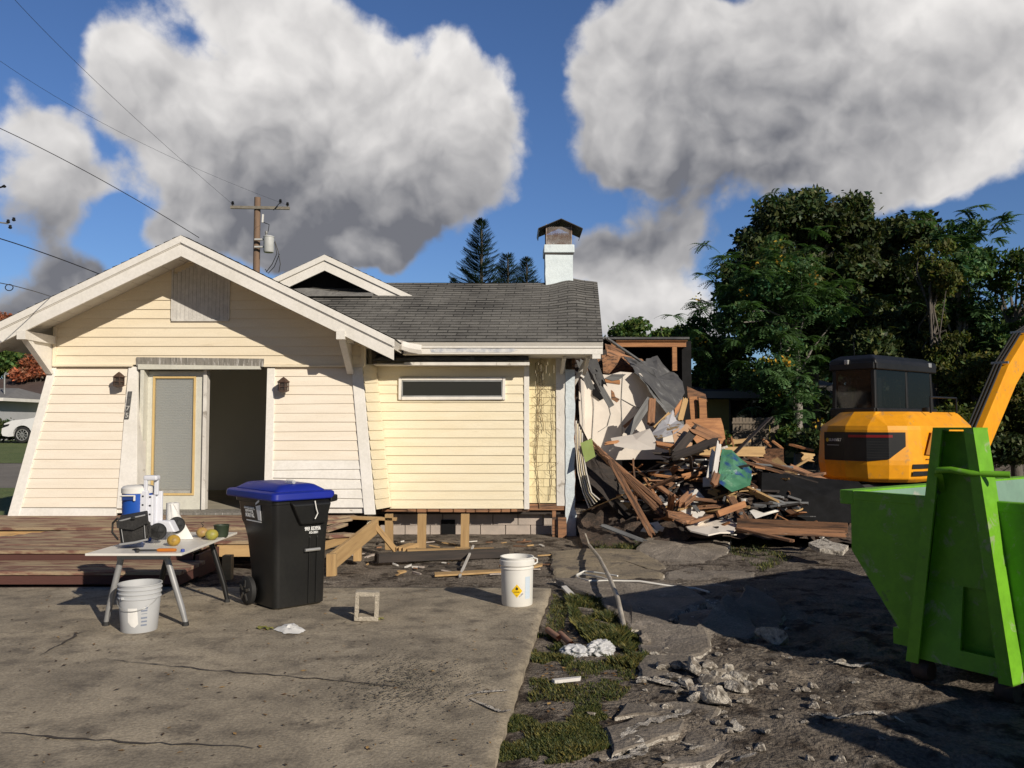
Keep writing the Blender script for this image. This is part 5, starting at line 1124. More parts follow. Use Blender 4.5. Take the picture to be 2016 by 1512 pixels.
    mb.hexa([L3(.34, .03, .17), L3(W_ - .34, .03, .17), L3(W_ - .34, .03, .27), L3(.34, .03, .27)], [L3(.34, -.05, .17), L3(W_ - .34, -.05, .17), L3(W_ - .34, -.05, .27), L3(.34, -.05, .27)])
    mb.build('under_rail', M['lime'], t)
    for s in (-1, 1):
        mb = MB(); cc = L3(c + s * .24, .08, .068); mb.lathe(cc - d * .05, [(.001, 0), (.055, 0), (.065, .02), (.065, .08), (.055, .10), (.001, .10)], 20, axis=d); mb.build('roller', M['iron'], t, smooth=True)
    mb = MB(); q = L3(.14, .004, zr - .13); mb.add([q, q + d * .05 + Vector((0, 0, .004)), q + d * .09 + Vector((0, 0, .02)), q + d * .04 + Vector((0, 0, -.02)), q + d * .02 + Vector((0, 0, -.035))], [(0, 4, 3, 2, 1)]); mb.build('rust_patch', M['iron'], t, fix=False)
    return t
make_dumpster((2.24, 5.60, 0), 'lime green open dumpster with a tall hook frame standing at the right of the driveway')
make_dumpster((3.22, 2.5, 0), 'added unseen lime green dumpster out of view at the right, shading the lower right ground', ang=R(-8))  # unseen copy added only to cast the shadow over the lower right ground
# ------------------------------------------------------------------ orange excavator
ex = thing('excavator', 'orange and black compact excavator with closed cab working behind the dumpster and debris', 'excavator', (7.0, 15.4, -.2))
hA = R(38); hf = Vector((math.cos(hA), math.sin(hA), 0)); hr = Vector((math.sin(hA), -math.cos(hA), 0)); EC = Vector((7.02, 15.4, 0))
def E3(f, r, z): return EC + hf * f + hr * r + Vector((0, 0, z))
plan = [(-1.28, -.55), (-1.40, -.1), (-1.38, .30), (-1.24, .62), (-1.0, .84), (-.7, .93), (.2, .95), (1.25, .95), (1.25, -.9), (-.8, -.9), (-1.12, -.78)]
def ring(z, k=0., lift=0.): return [E3(f + (k if f < -.9 else (k * .4 if f < 0 else 0)), r - (k if r > .5 else (-k if r < -.5 else 0)) * .9, z + lift * 0) for f, r in plan]
def loft(mb, rings, caps=True, sel=None):
    n = len(rings[0]); vs = [v for r_ in rings for v in r_]; fs = []
    for i in range(len(rings) - 1):
        for k in range(n): fs.append((i * n + k, i * n + (k + 1) % n, (i + 1) * n + (k + 1) % n, (i + 1) * n + k))
    if caps: fs += [tuple(range(n))[::-1], tuple(range((len(rings) - 1) * n, len(rings) * n))]
    mb.add(vs, fs)
mb = MB(); loft(mb, [ring(.50, .10), ring(.56, .03), ring(.80, 0), ring(.88, .0), ring(1.40, .03), ring(1.47, .05), ring(1.66, .26), ring(1.72, .34)])
mb.build('body', M['exc'], ex, bevel=.018)
def band(mb, i0, i1, z0_, z1_, off, t0=0., t1=1., zc0=None, zc1=None):
    """strip wrapped round the plan outline between corners i0..i1"""
    pts = []
    n = len(plan)
    seq = [plan[(i0 + k) % n] for k in range((i1 - i0) % n + 1)]
    a = seq[0]; b = seq[1]; seq[0] = (a[0] + (b[0] - a[0]) * t0, a[1] + (b[1] - a[1]) * t0)
    a = seq[-2]; b = seq[-1]; seq[-1] = (a[0] + (b[0] - a[0]) * t1, a[1] + (b[1] - a[1]) * t1)
    m = len(seq); lo = []; hi = []
    for k, (f, r) in enumerate(seq):
        q = Vector((f, r)); o = q.normalized() * off
        tt = k / (m - 1)
        lo.append(E3(f + o.x, r + o.y, z0_ if zc0 is None else z0_ + (zc0 - z0_) * max(0, (tt - .7) / .3))); hi.append(E3(f + o.x, r + o.y, z1_ if zc1 is None else z1_ + (zc1 - z1_) * max(0, (tt - .7) / .3)))
    mb.add(lo + hi, [(k, k + 1, m + k + 1, m + k) for k in range(m - 1)])
mb = MB(); band(mb, 0, 4, .86, 1.36, .012, 0.0, .85, zc0=1.12); mb.build('rear_grille', M['excblack'], ex, fix=False)
mb = MB(); band(mb, 1, 4, 1.27, 1.315, .018, .2, .2); mb.build('rear_red_strip', mat('dark_red', (.22, .012, .012), None, rough=.4), ex, fix=False)
mb = MB(); 
for k in range(7): band(mb, 1, 4, .92 + k * .045, .93 + k * .045, .016, .5, .1)
mb.build('grille_louvre', mat('dull_black', (.03, .03, .03), None, rough=.8), ex, fix=False)
for zz, x1_ in ((.74, 5), (.62, 5)):
    mb = MB(); band(mb, 4, 6, zz, zz + .075, .014, .25, .45); mb.build('vent_slot', M['excblack'], ex, fix=False)
mb = MB(); o_ = .965; mb.add([E3(-.66, o_, .98), E3(-.05, o_, .93), E3(-.12, o_, 1.36), E3(-.42, o_, 1.38)], [(0, 1, 2, 3)]); mb.build('side_mesh_panel', M['exc_dark'], ex, fix=False)
mb = MB()
for pl in ([(-.02, 1.42), (.02, .88)], [(-.62, .90), (.02, .88)]):
    for k in range(len(pl) - 1):
        a_, b_ = pl[k], pl[k + 1]; r0_ = lambda f, z: (.955 if f > -.7 else .90) - max(0, z - 1.47) * .9
        mb.tube([E3(a_[0], r0_(*a_), a_[1]), E3(b_[0], r0_(*b_), b_[1])], .009, 5)
mb.build('panel_gap', M['exc_dark'], ex)
qn = (E3(-1.40, -.1, 0) - E3(-1.28, -.55, 0)).normalized(); mid = E3(-1.36, -.32, 1.22); upv = Vector((0, 0, 1)); outn = qn.cross(upv)
if outn.dot(Vector((0, -1, 0))) < 0: outn = -outn
wm = mat('decal_white', (.6, .6, .58), None, rough=.5); ym = mat('decal_yellow', (.7, .5, .03), None, rough=.5)
mb = MB(); mb.disc(mid + outn * .03 - qn * .13, .035, axis=outn, n=20); mb.build('logo_disc', ym, ex, fix=False)
text_part('rental_name', 'SUNBELT', .07, mid + outn * .03 + qn * .05, qn, upv, wm, ex, bold=.001)
mb = MB(); mb.bb(-.14, .14, 0, .002, -.004, .004); ob = mb.build('decal_line', wm, ex, fix=False); mt = Matrix((qn, -outn, upv)).transposed().to_4x4(); mt.translation = mid + outn * .03 - upv * .09; ob.matrix_parent_inverse = worldm(ex).inverted(); ob.matrix_basis = mt
# cab
def cabring(z, k): return [E3(f, r, z) for f, r in ((-.46 + k, -.90 + k), (-.46 + k, -.02 - k), (1.85 - k * 2, -.02 - k), (1.85 - k * 2, -.90 + k))]
mb = MB(); zc = [1.2, 2.62]
pill = .085
cor = [(-.46, -.90), (-.46, -.02), (1.85, -.02), (1.85, -.90)]
for f, r in cor + [(.75, -.02), (.75, -.90)]:
    mb.beam(E3(f + (.04 if f < 0 else -.04 if f > 1 else 0), r + (.04 if r < -.5 else -.04), 1.15), E3(f + (.06 if f < 0 else -.14 if f > 1 else 0), r + (.06 if r < -.5 else -.06), 2.6), pill, pill, up=hf)
for (a_, b_) in (((-.46, -.9), (-.46, -.02)), ((-.46, -.02), (1.85, -.02)), ((1.85, -.02), (1.85, -.9)), ((-.46, -.9), (1.85, -.9))):
    for zz, hh in ((1.72, .16), (2.58, .14)): mb.beam(E3(a_[0], a_[1], zz), E3(b_[0], b_[1], zz), pill * .9, hh)
mb.build('cab_frame', M['excblack'], ex, bevel=.02)
mb = MB(); loft(mb, [cabring(2.60, -.03), cabring(2.70, -.02), cabring(2.79, .12)]); mb.build('cab_roof', M['excblack'], ex, bevel=.03)
mb = MB(); loft(mb, [cabring(.9, 0.0), cabring(1.74, .0)]); mb.build('cab_base', M['excblack'], ex)
mb = MB()
for (f0_, f1_, r0_, r1_) in ((-.44, -.44, -.84, -.08), (-.36, .70, -.045, -.045), (.80, 1.7, -.045, -.045), (1.75, 1.75, -.84, -.08), (-.36, 1.7, -.875, -.875)):
    mb.add([E3(f0_, r0_, 1.8), E3(f1_, r1_, 1.8), E3(f1_, r1_, 2.52), E3(f0_, r0_, 2.52)], [(0, 1, 2, 3)])
mb.build('cab_glass', glass_mat('cab_glass', (.006, .008, .008), .3, .06), ex, fix=False)
mb = MB(); mb.box(E3(.35, -.45, 1.72), (.5, .5, .14), Matrix.Rotation(hA, 3, 'Z')); mb.box(E3(.1, -.45, 2.05), (.14, .46, .66), Matrix.Rotation(hA, 3, 'Z')); mb.box(E3(.06, -.45, 2.44), (.1, .26, .16), Matrix.Rotation(hA, 3, 'Z')); mb.build('seat', M['wheel'], ex, bevel=.03)
mb = MB(); mb.tube([E3(1.0, -.3, 1.7), E3(.95, -.3, 2.02)], .02, 8); mb.tube([E3(1.0, -.6, 1.7), E3(.95, -.6, 2.02)], .02, 8); mb.build('control_lever', M['wheel'], ex)
for f, r in ((-.46, -.55), (1.8, -.15), (1.6, -.02)):
    mb = MB(); mb.box(E3(f, r, 2.66), (.12, .08, .09), Matrix.Rotation(hA, 3, 'Z')); mb.build('work_lamp', M['chrome'], ex, bevel=.01)
mb = MB(); mb.tube([E3(-.3, -.5, 2.75), E3(-.32, -.5, 3.05)], .006, 5); mb.build('aerial', M['excblack'], ex)
# boom
bm_pts = [(2.2, .55, .42), (2.7, 1.0, .50), (4.3, 2.55, .54), (5.3, 3.25, .54), (6.1, 3.55, .48), (7.3, 3.4, .36)]
mb = MB(); lo = []; hi = []
for i, (f, z, w) in enumerate(bm_pts):
    a_ = bm_pts[max(0, i - 1)]; b_ = bm_pts[min(len(bm_pts) - 1, i + 1)]; dr = Vector((b_[0] - a_[0], b_[1] - a_[1])).normalized(); nn_ = Vector((-dr.y, dr.x))
    lo.append((f - nn_.x * w / 2, z - nn_.y * w / 2)); hi.append((f + nn_.x * w / 2, z + nn_.y * w / 2))
n = len(lo); vs = [E3(f, .18, z) for f, z in lo] + [E3(f, .18, z) for f, z in hi] + [E3(f, .48, z) for f, z in lo] + [E3(f, .48, z) for f, z in hi]; fs = []
for i in range(n - 1): fs += [(i, i + 1, n + i + 1, n + i), (2 * n + i + 1, 2 * n + i, 3 * n + i, 3 * n + i + 1), (n + i, n + i + 1, 3 * n + i + 1, 3 * n + i), (i + 1, i, 2 * n + i, 2 * n + i + 1)]
fs += [(0, n, 3 * n, 2 * n), (n - 1, 2 * n - 1, 4 * n - 1, 3 * n - 1)]
mb.add(vs, fs); mb.build('boom', M['exc'], ex, bevel=.015)
for k, ro in enumerate((.20, .27, .34)):
    mb = MB(); mb.tube([E3(f, ro, z + .05) for f, z in hi[:5]], .022, 8); mb.build('hydraulic_hose', M['wheel'], ex, smooth=True)
mb = MB()
for i in (1, 2, 3):
    f, z = hi[i]; mb.box(E3(f, .3, z + .06), (.05, .34, .05), Matrix.Rotation(hA, 3, 'Z'))
mb.build('hose_clamp', M['chrome'], ex)
mb = MB(); mb.tube([E3(2.5, .33, .45), E3(3.6, .33, 1.4)], .085, 16); mb.build('lift_cylinder', M['excblack'], ex, smooth=True)
mb = MB(); mb.tube([E3(3.6, .33, 1.4), E3(4.6, .33, 2.9)], .045, 12); mb.build('piston_rod', M['chrome'], ex, smooth=True)
mb = MB(); mb.prism([E3(1.2, .05, .5), E3(2.5, .12, .4), E3(2.5, .12, 1.0), E3(1.2, .05, 1.1)], hr * .5); mb.build('swing_post', M['excblack'], ex, bevel=.02)
mb = MB(); mb.prism([E3(6.1, .24, 3.9), E3(6.3, .24, 3.4), E3(7.0, .24, 1.6), E3(6.75, .24, 1.5), E3(5.9, .24, 3.5)], hr * .2); mb.build('dipper_arm', M['exc'], ex, bevel=.01)
mb = MB(); mb.prism([E3(6.6, -.05, 1.6), E3(7.05, -.05, 1.5), E3(7.1, -.05, 1.0), E3(6.6, -.05, .75), E3(6.25, -.05, 1.0)], hr * .8); mb.build('bucket', M['excblack'], ex, bevel=.01)
mb = MB(); mb.lathe(EC + Vector((0, 0, .36)), [(.001, 0), (.5, 0), (.5, .18), (.001, .18)], 24); mb.box(EC + Vector((0, 0, .18)), (1.5, 1.0, .3)); mb.build('turntable', M['excblack'], ex)
for sy in (-1, 1):
    cy = EC.y + sy * .78; mb = MB(); N_ = 34; r_ = .30; Lt = 1.05; out = []
    for k in range(N_):
        tt = k / N_
        if tt < .25: a_ = (EC.x - Lt + 2 * Lt * tt / .25, .14 + r_)
        elif tt < .5: th = (tt - .25) / .25 * math.pi; a_ = (EC.x + Lt + r_ * math.sin(th), .14 + r_ * math.cos(th))
        elif tt < .75: a_ = (EC.x + Lt - 2 * Lt * (tt - .5) / .25, .14 - r_)
        else: th = (tt - .75) / .25 * math.pi; a_ = (EC.x - Lt - r_ * math.sin(th), .14 - r_ * math.cos(th))
        j = .02 if k % 2 else 0; cx_, cz_ = a_; out.append(Vector((cx_, cy - .2, cz_ + (j if cz_ > .14 else -j) )))
    mb.prism(out, (0, .4, 0)); mb.build('track', M['wheel'], ex)
    for k in range(4):
        mb = MB(); mb.lathe((EC.x - .9 + k * .6, cy - .215, .0), [(.001, 0), (.10, 0), (.12, .02), (.12, .06)], 14, axis=(0, 1, 0)); mb.build('track_roller', M['excblack'], ex)
mb = MB(); mb.prism([(EC.x - 2.0, EC.y - 1.0, -.12), (EC.x - 1.9, EC.y - 1.0, -.15), (EC.x - 1.85, EC.y - 1.0, .22), (EC.x - 1.98, EC.y - 1.0, .30)], (0, 2.0, 0)); mb.box((EC.x - 1.6, EC.y, .05), (.6, .5, .12)); mb.build('dozer_blade', M['exc'], ex)
# black sheeting heaped between debris and dumpster
b2 = [P(1500, 930, 12.7), P(1560, 934, 12.7), P(1625, 942, 12.5), P(1690, 948, 12.3), P(1720, 975, 12.0), P(1720, 1030, 11.6), P(1600, 1030, 11.8), P(1498, 1020, 12.0)]
mb = MB(); top = [v + Vector((0, .9, -.05)) for v in b2]; n = len(b2); k_ = 5
vs = []; 
for i in range(n):
    vs.append(b2[i])
c_ = sum(b2, Vector()) / n + Vector((0, -.12, 0))
mb.add(b2 + top + [c_], [(i, (i + 1) % n, n + (i + 1) % n, n + i) for i in range(n)] + [((i + 1) % n, i, 2 * n) for i in range(n)] + [tuple(range(n, 2 * n))])
tag(mb.build('black_sheeting', M['tarp'], None), 'black plastic sheeting heaped in shade left of the dumpster, under the excavator', 'sheeting')

# grab rail and steps of the excavator
mb = MB(); mb.tube([E3(-.1, .80, 1.70), E3(-.1, .80, 1.98), E3(.9, .80, 1.98), E3(.9, .80, 1.70)], .018, 8); mb.build('grab_rail', M['excblack'], ex, smooth=True)
mb = MB(); mb.lathe(E3(.3, .55, 1.70), [(.001, 0), (.09, 0), (.09, .10), (.001, .11)], 20); mb.build('filler_cap', M['excblack'], ex, smooth=True)
# ------------------------------------------------------------------ things on the driveway
rng = random.Random(77)
def ring_pts(c, r, z): pass
# trestle table
t = thing('trestle_table', 'white topped table on grey trestle legs standing on the driveway before the steps', 'table', (-2.78, 6.7, 0))
TZ = .55; tx0, tx1, ty0, ty1 = -3.14, -2.43, 6.14, 7.35
mb = MB(); mb.prism([(tx0, ty0, TZ - .018), (tx1, ty0, TZ - .018), (tx1 + .01, ty1, TZ - .018), (tx0 + .05, ty1, TZ - .018)], (0, 0, .018)); mb.build('table_top', M['tabletop'], t, bevel=.003)
for yy_ in (ty0 + .18, ty1 - .12):
    mb = MB(); mb.beam((tx0 + .16, yy_, TZ - .045), (tx1 - .16, yy_, TZ - .045), .05, .05); mb.build('cross_rail', M['legsteel'], t, bevel=.004)
    for s, xt, xb in ((-1, tx0 + .19, tx0 + .08), (1, tx1 - .19, tx1 - .03)):
        m_ = M['legsteel'] if yy_ < 6.5 else M['excblack']
        mb = MB(); zb_ = float(prof(yy_)) + .0; mb.tube([(xt, yy_, TZ - .03), ((xt * .2 + xb * .8), yy_, TZ * .2 + .01), (xb, yy_, zb_ + .02)], [.023, .023, .018], 14); leg = mb.build('leg', m_, t, smooth=True)
        mb = MB(); mb.tube([(xb, yy_, zb_ + .03), (xb, yy_ - .0, zb_ + .001)], [.021, .026], 12); mb.build('foot', M['wheel'], leg)
# water cooler
Wp = P(270, 1050, 6.8); cx_, cy_ = Wp.x, 6.8
t = thing('drinks_cooler', 'blue round water cooler with white lid on the table behind the black bag', 'cooler', (cx_, cy_, TZ))
hb = .40; r_ = .118
mb = MB(); pr = [(.001, 0), (r_ * .93, 0), (r_ * .95, .01)] 
for k in range(24): pr += [(r_ * (.95 + .05 * k / 24) + (.0022 if k % 2 else 0), .012 + (hb - .02) * k / 24)]
pr += [(r_, hb)]; mb.lathe((cx_, cy_, TZ), pr, 40); mb.build('cooler_body', mat('cooler_blue', (.012, .085, .42), (.012, .075, .37), 5, .4), t, smooth=True)
mb = MB(); mb.lathe((cx_, cy_, TZ), [(r_ + .001, hb - .012), (r_ + .008, hb - .008), (r_ + .008, hb + .03), (r_ - .005, hb + .045), (r_ - .03, hb + .052), (.001, hb + .055)], 40); mb.build('lid', M['pail_white'], t, smooth=True)
mb = MB(); aa = R(-100); q = Vector((cx_ + r_ * math.cos(aa), cy_ + r_ * math.sin(aa), TZ + hb - .045)); mb.box(q, (.10, .03, .035)); mb.build('side_handle', mat('cooler_blue_dark', (.02, .05, .2), None, rough=.4), t, bevel=.008)
mb = MB(); mb.box(q + Vector((-.005, -.012, .022)), (.115, .03, .010)); mb.box(q + Vector((.05, -.012, 0)), (.012, .02, .04)); mb.box(q + Vector((-.06, -.01, 0)), (.012, .02, .04)); mb.build('handle_clip', M['pail_white'], t, bevel=.003)
# white trolley frame with wheels
t = thing('hand_trolley', 'white plastic trolley with black wheels standing upright beside the blue cooler', 'trolley', (P(318, 1050, 6.75).x, 6.75, TZ))
TY = 6.72; tin = mat('trolley_white', (.70, .71, .76), (.66, .67, .72), 5, .45)
a, b = P(301, 965, TY), P(331, 1045, TY)
mb = MB()
mb.bb(P(298, 0, TY).x, P(313, 0, TY).x, TY - .02, TY + .02, P(0, 1040, TY).z, P(0, 966, TY).z); mb.bb(P(320, 0, TY).x, P(333, 0, TY).x, TY + .06, TY + .09, P(0, 1035, TY).z, P(0, 968, TY).z); mb.bb(P(312, 0, TY).x, P(322, 0, TY).x, TY + .0, TY + .08, P(0, 1035, TY).z, P(0, 975, TY).z)
mb.build('trolley_back', tin, t, bevel=.008)
mb = MB(); mb.bb(P(304, 0, TY).x, P(311, 0, TY).x, TY - .012, TY + .012, P(0, 975, TY).z, P(0, 944, TY).z); mb.bb(P(320, 0, TY).x, P(328, 0, TY).x, TY + .03, TY + .055, P(0, 975, TY).z, P(0, 944, TY).z); mb.build('handle_tube', tin, t, bevel=.006)
mb = MB(); mb.bb(P(303, 0, TY).x, P(330, 0, TY).x, TY - .018, TY + .06, P(0, 946, TY).z, P(0, 936, TY).z); mb.build('grip', tin, t, bevel=.014)
mb = MB()
for k in range(4):
    z = P(0, 975 + k * 17, TY).z; mb.bb(P(303, 0, TY).x, P(306, 0, TY).x, TY - .024, TY - .019, z - .012, z); mb.bb(P(314.5, 0, TY).x, P(318, 0, TY).x, TY - .004, TY + .0, z - .02, z - .008)
mb.build('slot', M['wheel'], t)
mb = MB(); mb.prism([P(310, 1026, TY), P(334, 1026, TY), P(345, 1048, TY), P(306, 1048, TY)], (0, .1, 0)); mb.build('axle_housing', tin, t, bevel=.01)
for px_, py_, yw in ((311, 1046, TY - .09), (348, 1033, TY + .14)):
    c = P(px_, py_, yw); c.z = max(c.z, TZ + .062); mb = MB(); mb.lathe(c, [(.001, -.02), (.05, -.02), (.06, -.012), (.066, 0), (.066, .03), (.06, .04), (.001, .04)], 28, axis=(.25, -.97, 0)); wv = mb.build('wheel', M['wheel'], t, smooth=True)
    mb = MB(); mb.lathe(c, [(.001, .046), (.02, .044), (.045, .041)], 20, axis=(.25, -.97, 0))
    for k in range(5): an = k * 1.257; mb.beam(c + Vector((.25, -.97, 0)) * .042, c + Vector((.25, -.97, 0)) * .042 + Vector((.97, .25, 0)) * .05 * math.cos(an) + Vector((0, 0, .05)) * math.sin(an), .012, .008)
    mb.build('hub', M['excblack'], wv)
# black cool bag
t = thing('cool_bag', 'black soft cool bag with grey piping on the near left corner of the table', 'bag', (P(262, 1060, 6.35).x, 6.4, TZ))
bagm = mat('black_nylon', (.018, .017, .016), (.03, .028, .026), 20, .75, bump=.4, bscale=60); pip = mat('grey_piping', (.30, .30, .30), None, rough=.6)
FY = 6.36; fr = [P(238, 1074, FY), P(292, 1064, FY), P(287, 1013, FY), P(232, 1023, FY)]
for v in fr[:2]: v.z = max(v.z, TZ + .004)
bk = [v + Vector((-.06, .17, .015 if i > 1 else 0)) for i, v in enumerate(fr)]
mb = MB(); g = 6
grid = []
for i in range(g + 1):
    for j in range(g + 1):
        u, v = i / g, j / g; p = fr[0].lerp(fr[1], u).lerp(fr[3].lerp(fr[2], u), v); p = p + Vector((0, -.018 * math.sin(math.pi * u) * math.sin(math.pi * v) + .003 * mnoise.noise(p * 30), 0)); grid.append(p)
mb.add(grid, [(i * (g + 1) + j, (i + 1) * (g + 1) + j, (i + 1) * (g + 1) + j + 1, i * (g + 1) + j + 1) for i in range(g) for j in range(g)])
mb.add([fr[0], fr[1], fr[2], fr[3]] + bk, [(4, 7, 6, 5), (0, 4, 5, 1), (1, 5, 6, 2), (2, 6, 7, 3), (3, 7, 4, 0)]); mb.build('bag_body', bagm, t, bevel=.008)
mb = MB(); mb.tube([P(236, 1072, FY - .02), P(266, 1068, FY - .035), P(291, 1062, FY - .02)], .009, 8); mb.tube([P(231, 1027, FY - .012), P(258, 1020, FY - .03), P(286, 1014, FY - .012)], .006, 8)
mb.tube([P(243, 1068, FY - .03), P(239, 1042, FY - .03)], .003, 6); mb.tube([P(286, 1060, FY - .026), P(283, 1022, FY - .022)], .003, 6); mb.build('piping', pip, t, smooth=True)
mb = MB(); mb.prism([P(228, 1026, FY - .02), P(290, 1014, FY - .02), P(291, 1030, FY - .04), P(262, 1044, FY - .045), P(230, 1040, FY - .035)], (0, .012, 0)); mb.build('flap', bagm, t, bevel=.004)
mb = MB(); mb.tube([P(232, 1020, FY), P(222, 1030, FY + .05), P(221, 1048, FY + .06), P(232, 1062, FY + .02)], .008, 8); mb.tube([P(288, 1020, FY), P(296, 1036, FY), P(294, 1050, FY), P(290, 1062, FY)], .008, 8); mb.build('shoulder_strap', bagm, t, smooth=True)
mb = MB(); mb.box(P(262, 1020, FY - .04), (.03, .012, .02)); mb.build('buckle', M['wheel'], t, bevel=.003)
# hammer
hY = 6.22; h0, h1 = P(272, 1072, hY), P(347, 1070, hY); h0.z = TZ + .012; h1.z = TZ + .014
t = thing('hammer', 'claw hammer with orange grip lying along the near edge of the table', 'hammer', tuple(h0))
mb = MB(); mb.tube([h0, h0.lerp(h1, .5)], .006, 8); mb.build('shaft', M['wheel'], t, smooth=True)
mb = MB(); mb.tube([h0.lerp(h1, .5), h0.lerp(h1, .55), h0.lerp(h1, .9), h1], [.008, .013, .013, .011], 12); mb.build('grip', mat('orange_grip', (.62, .20, .02), (.5, .16, .02), 8, .6), t, smooth=True)
mb = MB(); mb.tube([h0 + Vector((.02, -.05, 0)), h0, h0 + Vector((-.04, .05, 0)), h0 + Vector((-.07, .06, -.004))], [.012, .013, .008, .003], 10); mb.build('hammer_head', M['wheel'], t, smooth=True)
mb = MB(); c = P(360, 1068, hY); c.z = TZ + .001; mb.lathe(c, [(.001, 0), (.013, 0), (.014, .004), (.014, .016), (.011, .02), (.001, .02)], 20); tag(mb.build('bottle_cap', mat('cap_blue', (.03, .06, .30), None, rough=.4), None, smooth=True), 'small blue bottle cap on the table right of the hammer', 'bottle cap')
# fruit
def fruit(name, lab, px_, py_, Y, r_, col, spot_, green, stem=False):
    c = P(px_, py_, Y); c.z = TZ + r_ * .92; bm = bmesh.new(); bmesh.ops.create_uvsphere(bm, u_segments=28, v_segments=18, radius=r_)
    for v in bm.verts: v.co.x *= 1.08; v.co.z *= .93; v.co += v.co.normalized() * r_ * .05 * mnoise.noise(v.co * 14)
    me = bpy.data.meshes.new(name); bm.to_mesh(me); bm.free(); me.shade_smooth(); me.materials.append(mat(name + lab[:6], col, green, 9, .5, spot=spot_, spot_scale=12, spot_thr=.6, bump=.1, bscale=80))
    ob = bpy.data.objects.new('fruit', me); COL.objects.link(ob)
    if stem:
        t_ = thing(name, lab, 'fruit', tuple(c)); ob.location = c; put_under(ob, t_); mb = MB(); mb.tube([c + Vector((.0, 0, r_ * .85)), c + Vector((.01, 0, r_ * 1.3)), c + Vector((-.012, 0, r_ * 1.7)), c + Vector((.012, .01, r_ * 1.9))], .004, 6); mb.build('stem', M['wood_dark'], t_)
    else: ob.location = c; ob.name = name; tag(ob, lab, 'fruit')
fruit('mango', 'ripe yellow brown mango on the table in front of the trolley wheel', 342, 1047, 6.52, .047, (.50, .30, .04), (.22, .13, .03), (.38, .24, .04))
fruit('grapefruit', 'green yellow grapefruit on the table, nearer of the two by the paper towel', 417, 1040, 6.85, .048, (.46, .34, .06), (.28, .24, .08), (.30, .30, .05))
fruit('pear', 'orange brown fruit with dry stalk on the table, just right of the paper towel', 398, 1034, 7.0, .046, (.50, .27, .09), (.30, .16, .07), (.36, .26, .08), stem=True)
# dark pot
c = P(436, 1048, 7.05); t = thing('dark_pot', 'dark green pot in shade on the table beside the grapefruit', 'pot', (c.x, c.y, TZ))
mb = MB(); mb.lathe((c.x, c.y, TZ), [(.001, 0), (.05, 0), (.056, .02), (.062, .09), (.066, .095), (.066, .10), (.058, .10), (.05, .02), (.001, .015)], 28); mb.build('pot', mat('green_black_pot', (.03, .045, .025), None, rough=.5), t, smooth=True)
# paper towel roll
c = P(364, 1050, 6.9); t = thing('paper_towel', 'white paper towel roll standing on the table with one loose sheet spread to the right', 'paper towel', (c.x, c.y, TZ)); zt_ = P(0, 990, 6.9).z
mb = MB(); xr_ = (P(372, 0, 6.9).x - P(348, 0, 6.9).x) / 2; cxr = (P(372, 0, 6.9).x + P(348, 0, 6.9).x) / 2; mb.lathe((cxr, 6.9, TZ), [(.001, 0), (xr_, 0), (xr_, zt_ - TZ), (.018, zt_ - TZ), (.018, .1)], 30); mb.build('roll', M['paper'], t, smooth=True)
mb = MB(); n = 7; vs = []
for i in range(n):
    for j in range(5):
        u, v = i / (n - 1), j / 4; x = cxr + .0 + (.03 + .15 * (1 - v)) * u; z = TZ + .003 + (zt_ - TZ - .01) * v; vs.append((x, 6.9 - xr_ - .003 + .04 * u * (1 - v) + .006 * math.sin(7 * u + 3 * v), z))
mb.add(vs, [(i * 5 + j, (i + 1) * 5 + j, (i + 1) * 5 + j + 1, i * 5 + j + 1) for i in range(n - 1) for j in range(4)]); ob = mb.build('loose_sheet', M['paper'], t, fix=False, smooth=True)
# grey pail
def pail(name, lab, c, r0, r1, h, m_, ribs, par=None):
    t = thing(name, lab, 'bucket', tuple(c)); mb = MB(); pr = [(.001, 0), (r0 * .97, 0), (r0, .006)]
    k = h * ribs[0]; pr += [(r0 + (r1 - r0) * .7, k)]
    for z_ in ribs[1:]:
        zz = h * z_; rr = r0 + (r1 - r0) * z_; pr += [(rr, zz - .010), (rr + .007, zz - .006), (rr + .007, zz), (rr + .001, zz + .004)]
    pr += [(r1, h - .010), (r1 + .006, h - .008), (r1 + .006, h), (r1 - .003, h), (r0 - .003, .012), (.001, .010)]
    mb.lathe(c, pr, 56); mb.build('pail', m_, t, smooth=True); return t
c = G(274, 1240); t = pail('grey_bucket', 'grey plastic bucket with torn white label standing under the table front leg', c, .125, .148, .345, M['pail_grey'], [.60, .72, .82, .91])
mb = MB(); pts = []
for k in range(25): a_ = R(200 + 220 * k / 24) ; pts.append(c + Vector((.152 * math.cos(R(-170) + R(160) * k / 24), .152 * math.sin(R(-170) + R(160) * k / 24) , .25 - .085 * math.sin(math.pi * k / 24))))
mb.tube(pts, .0022, 6); hd = mb.build('bail_handle', M['chrome'], t, smooth=True)
mb = MB(); a0_ = R(-115); mb.box(c + Vector((.152 * math.cos(a0_), .152 * math.sin(a0_), .255)), (.018, .012, .02)); mb.build('bail_ear', M['pail_grey'], t, bevel=.003)
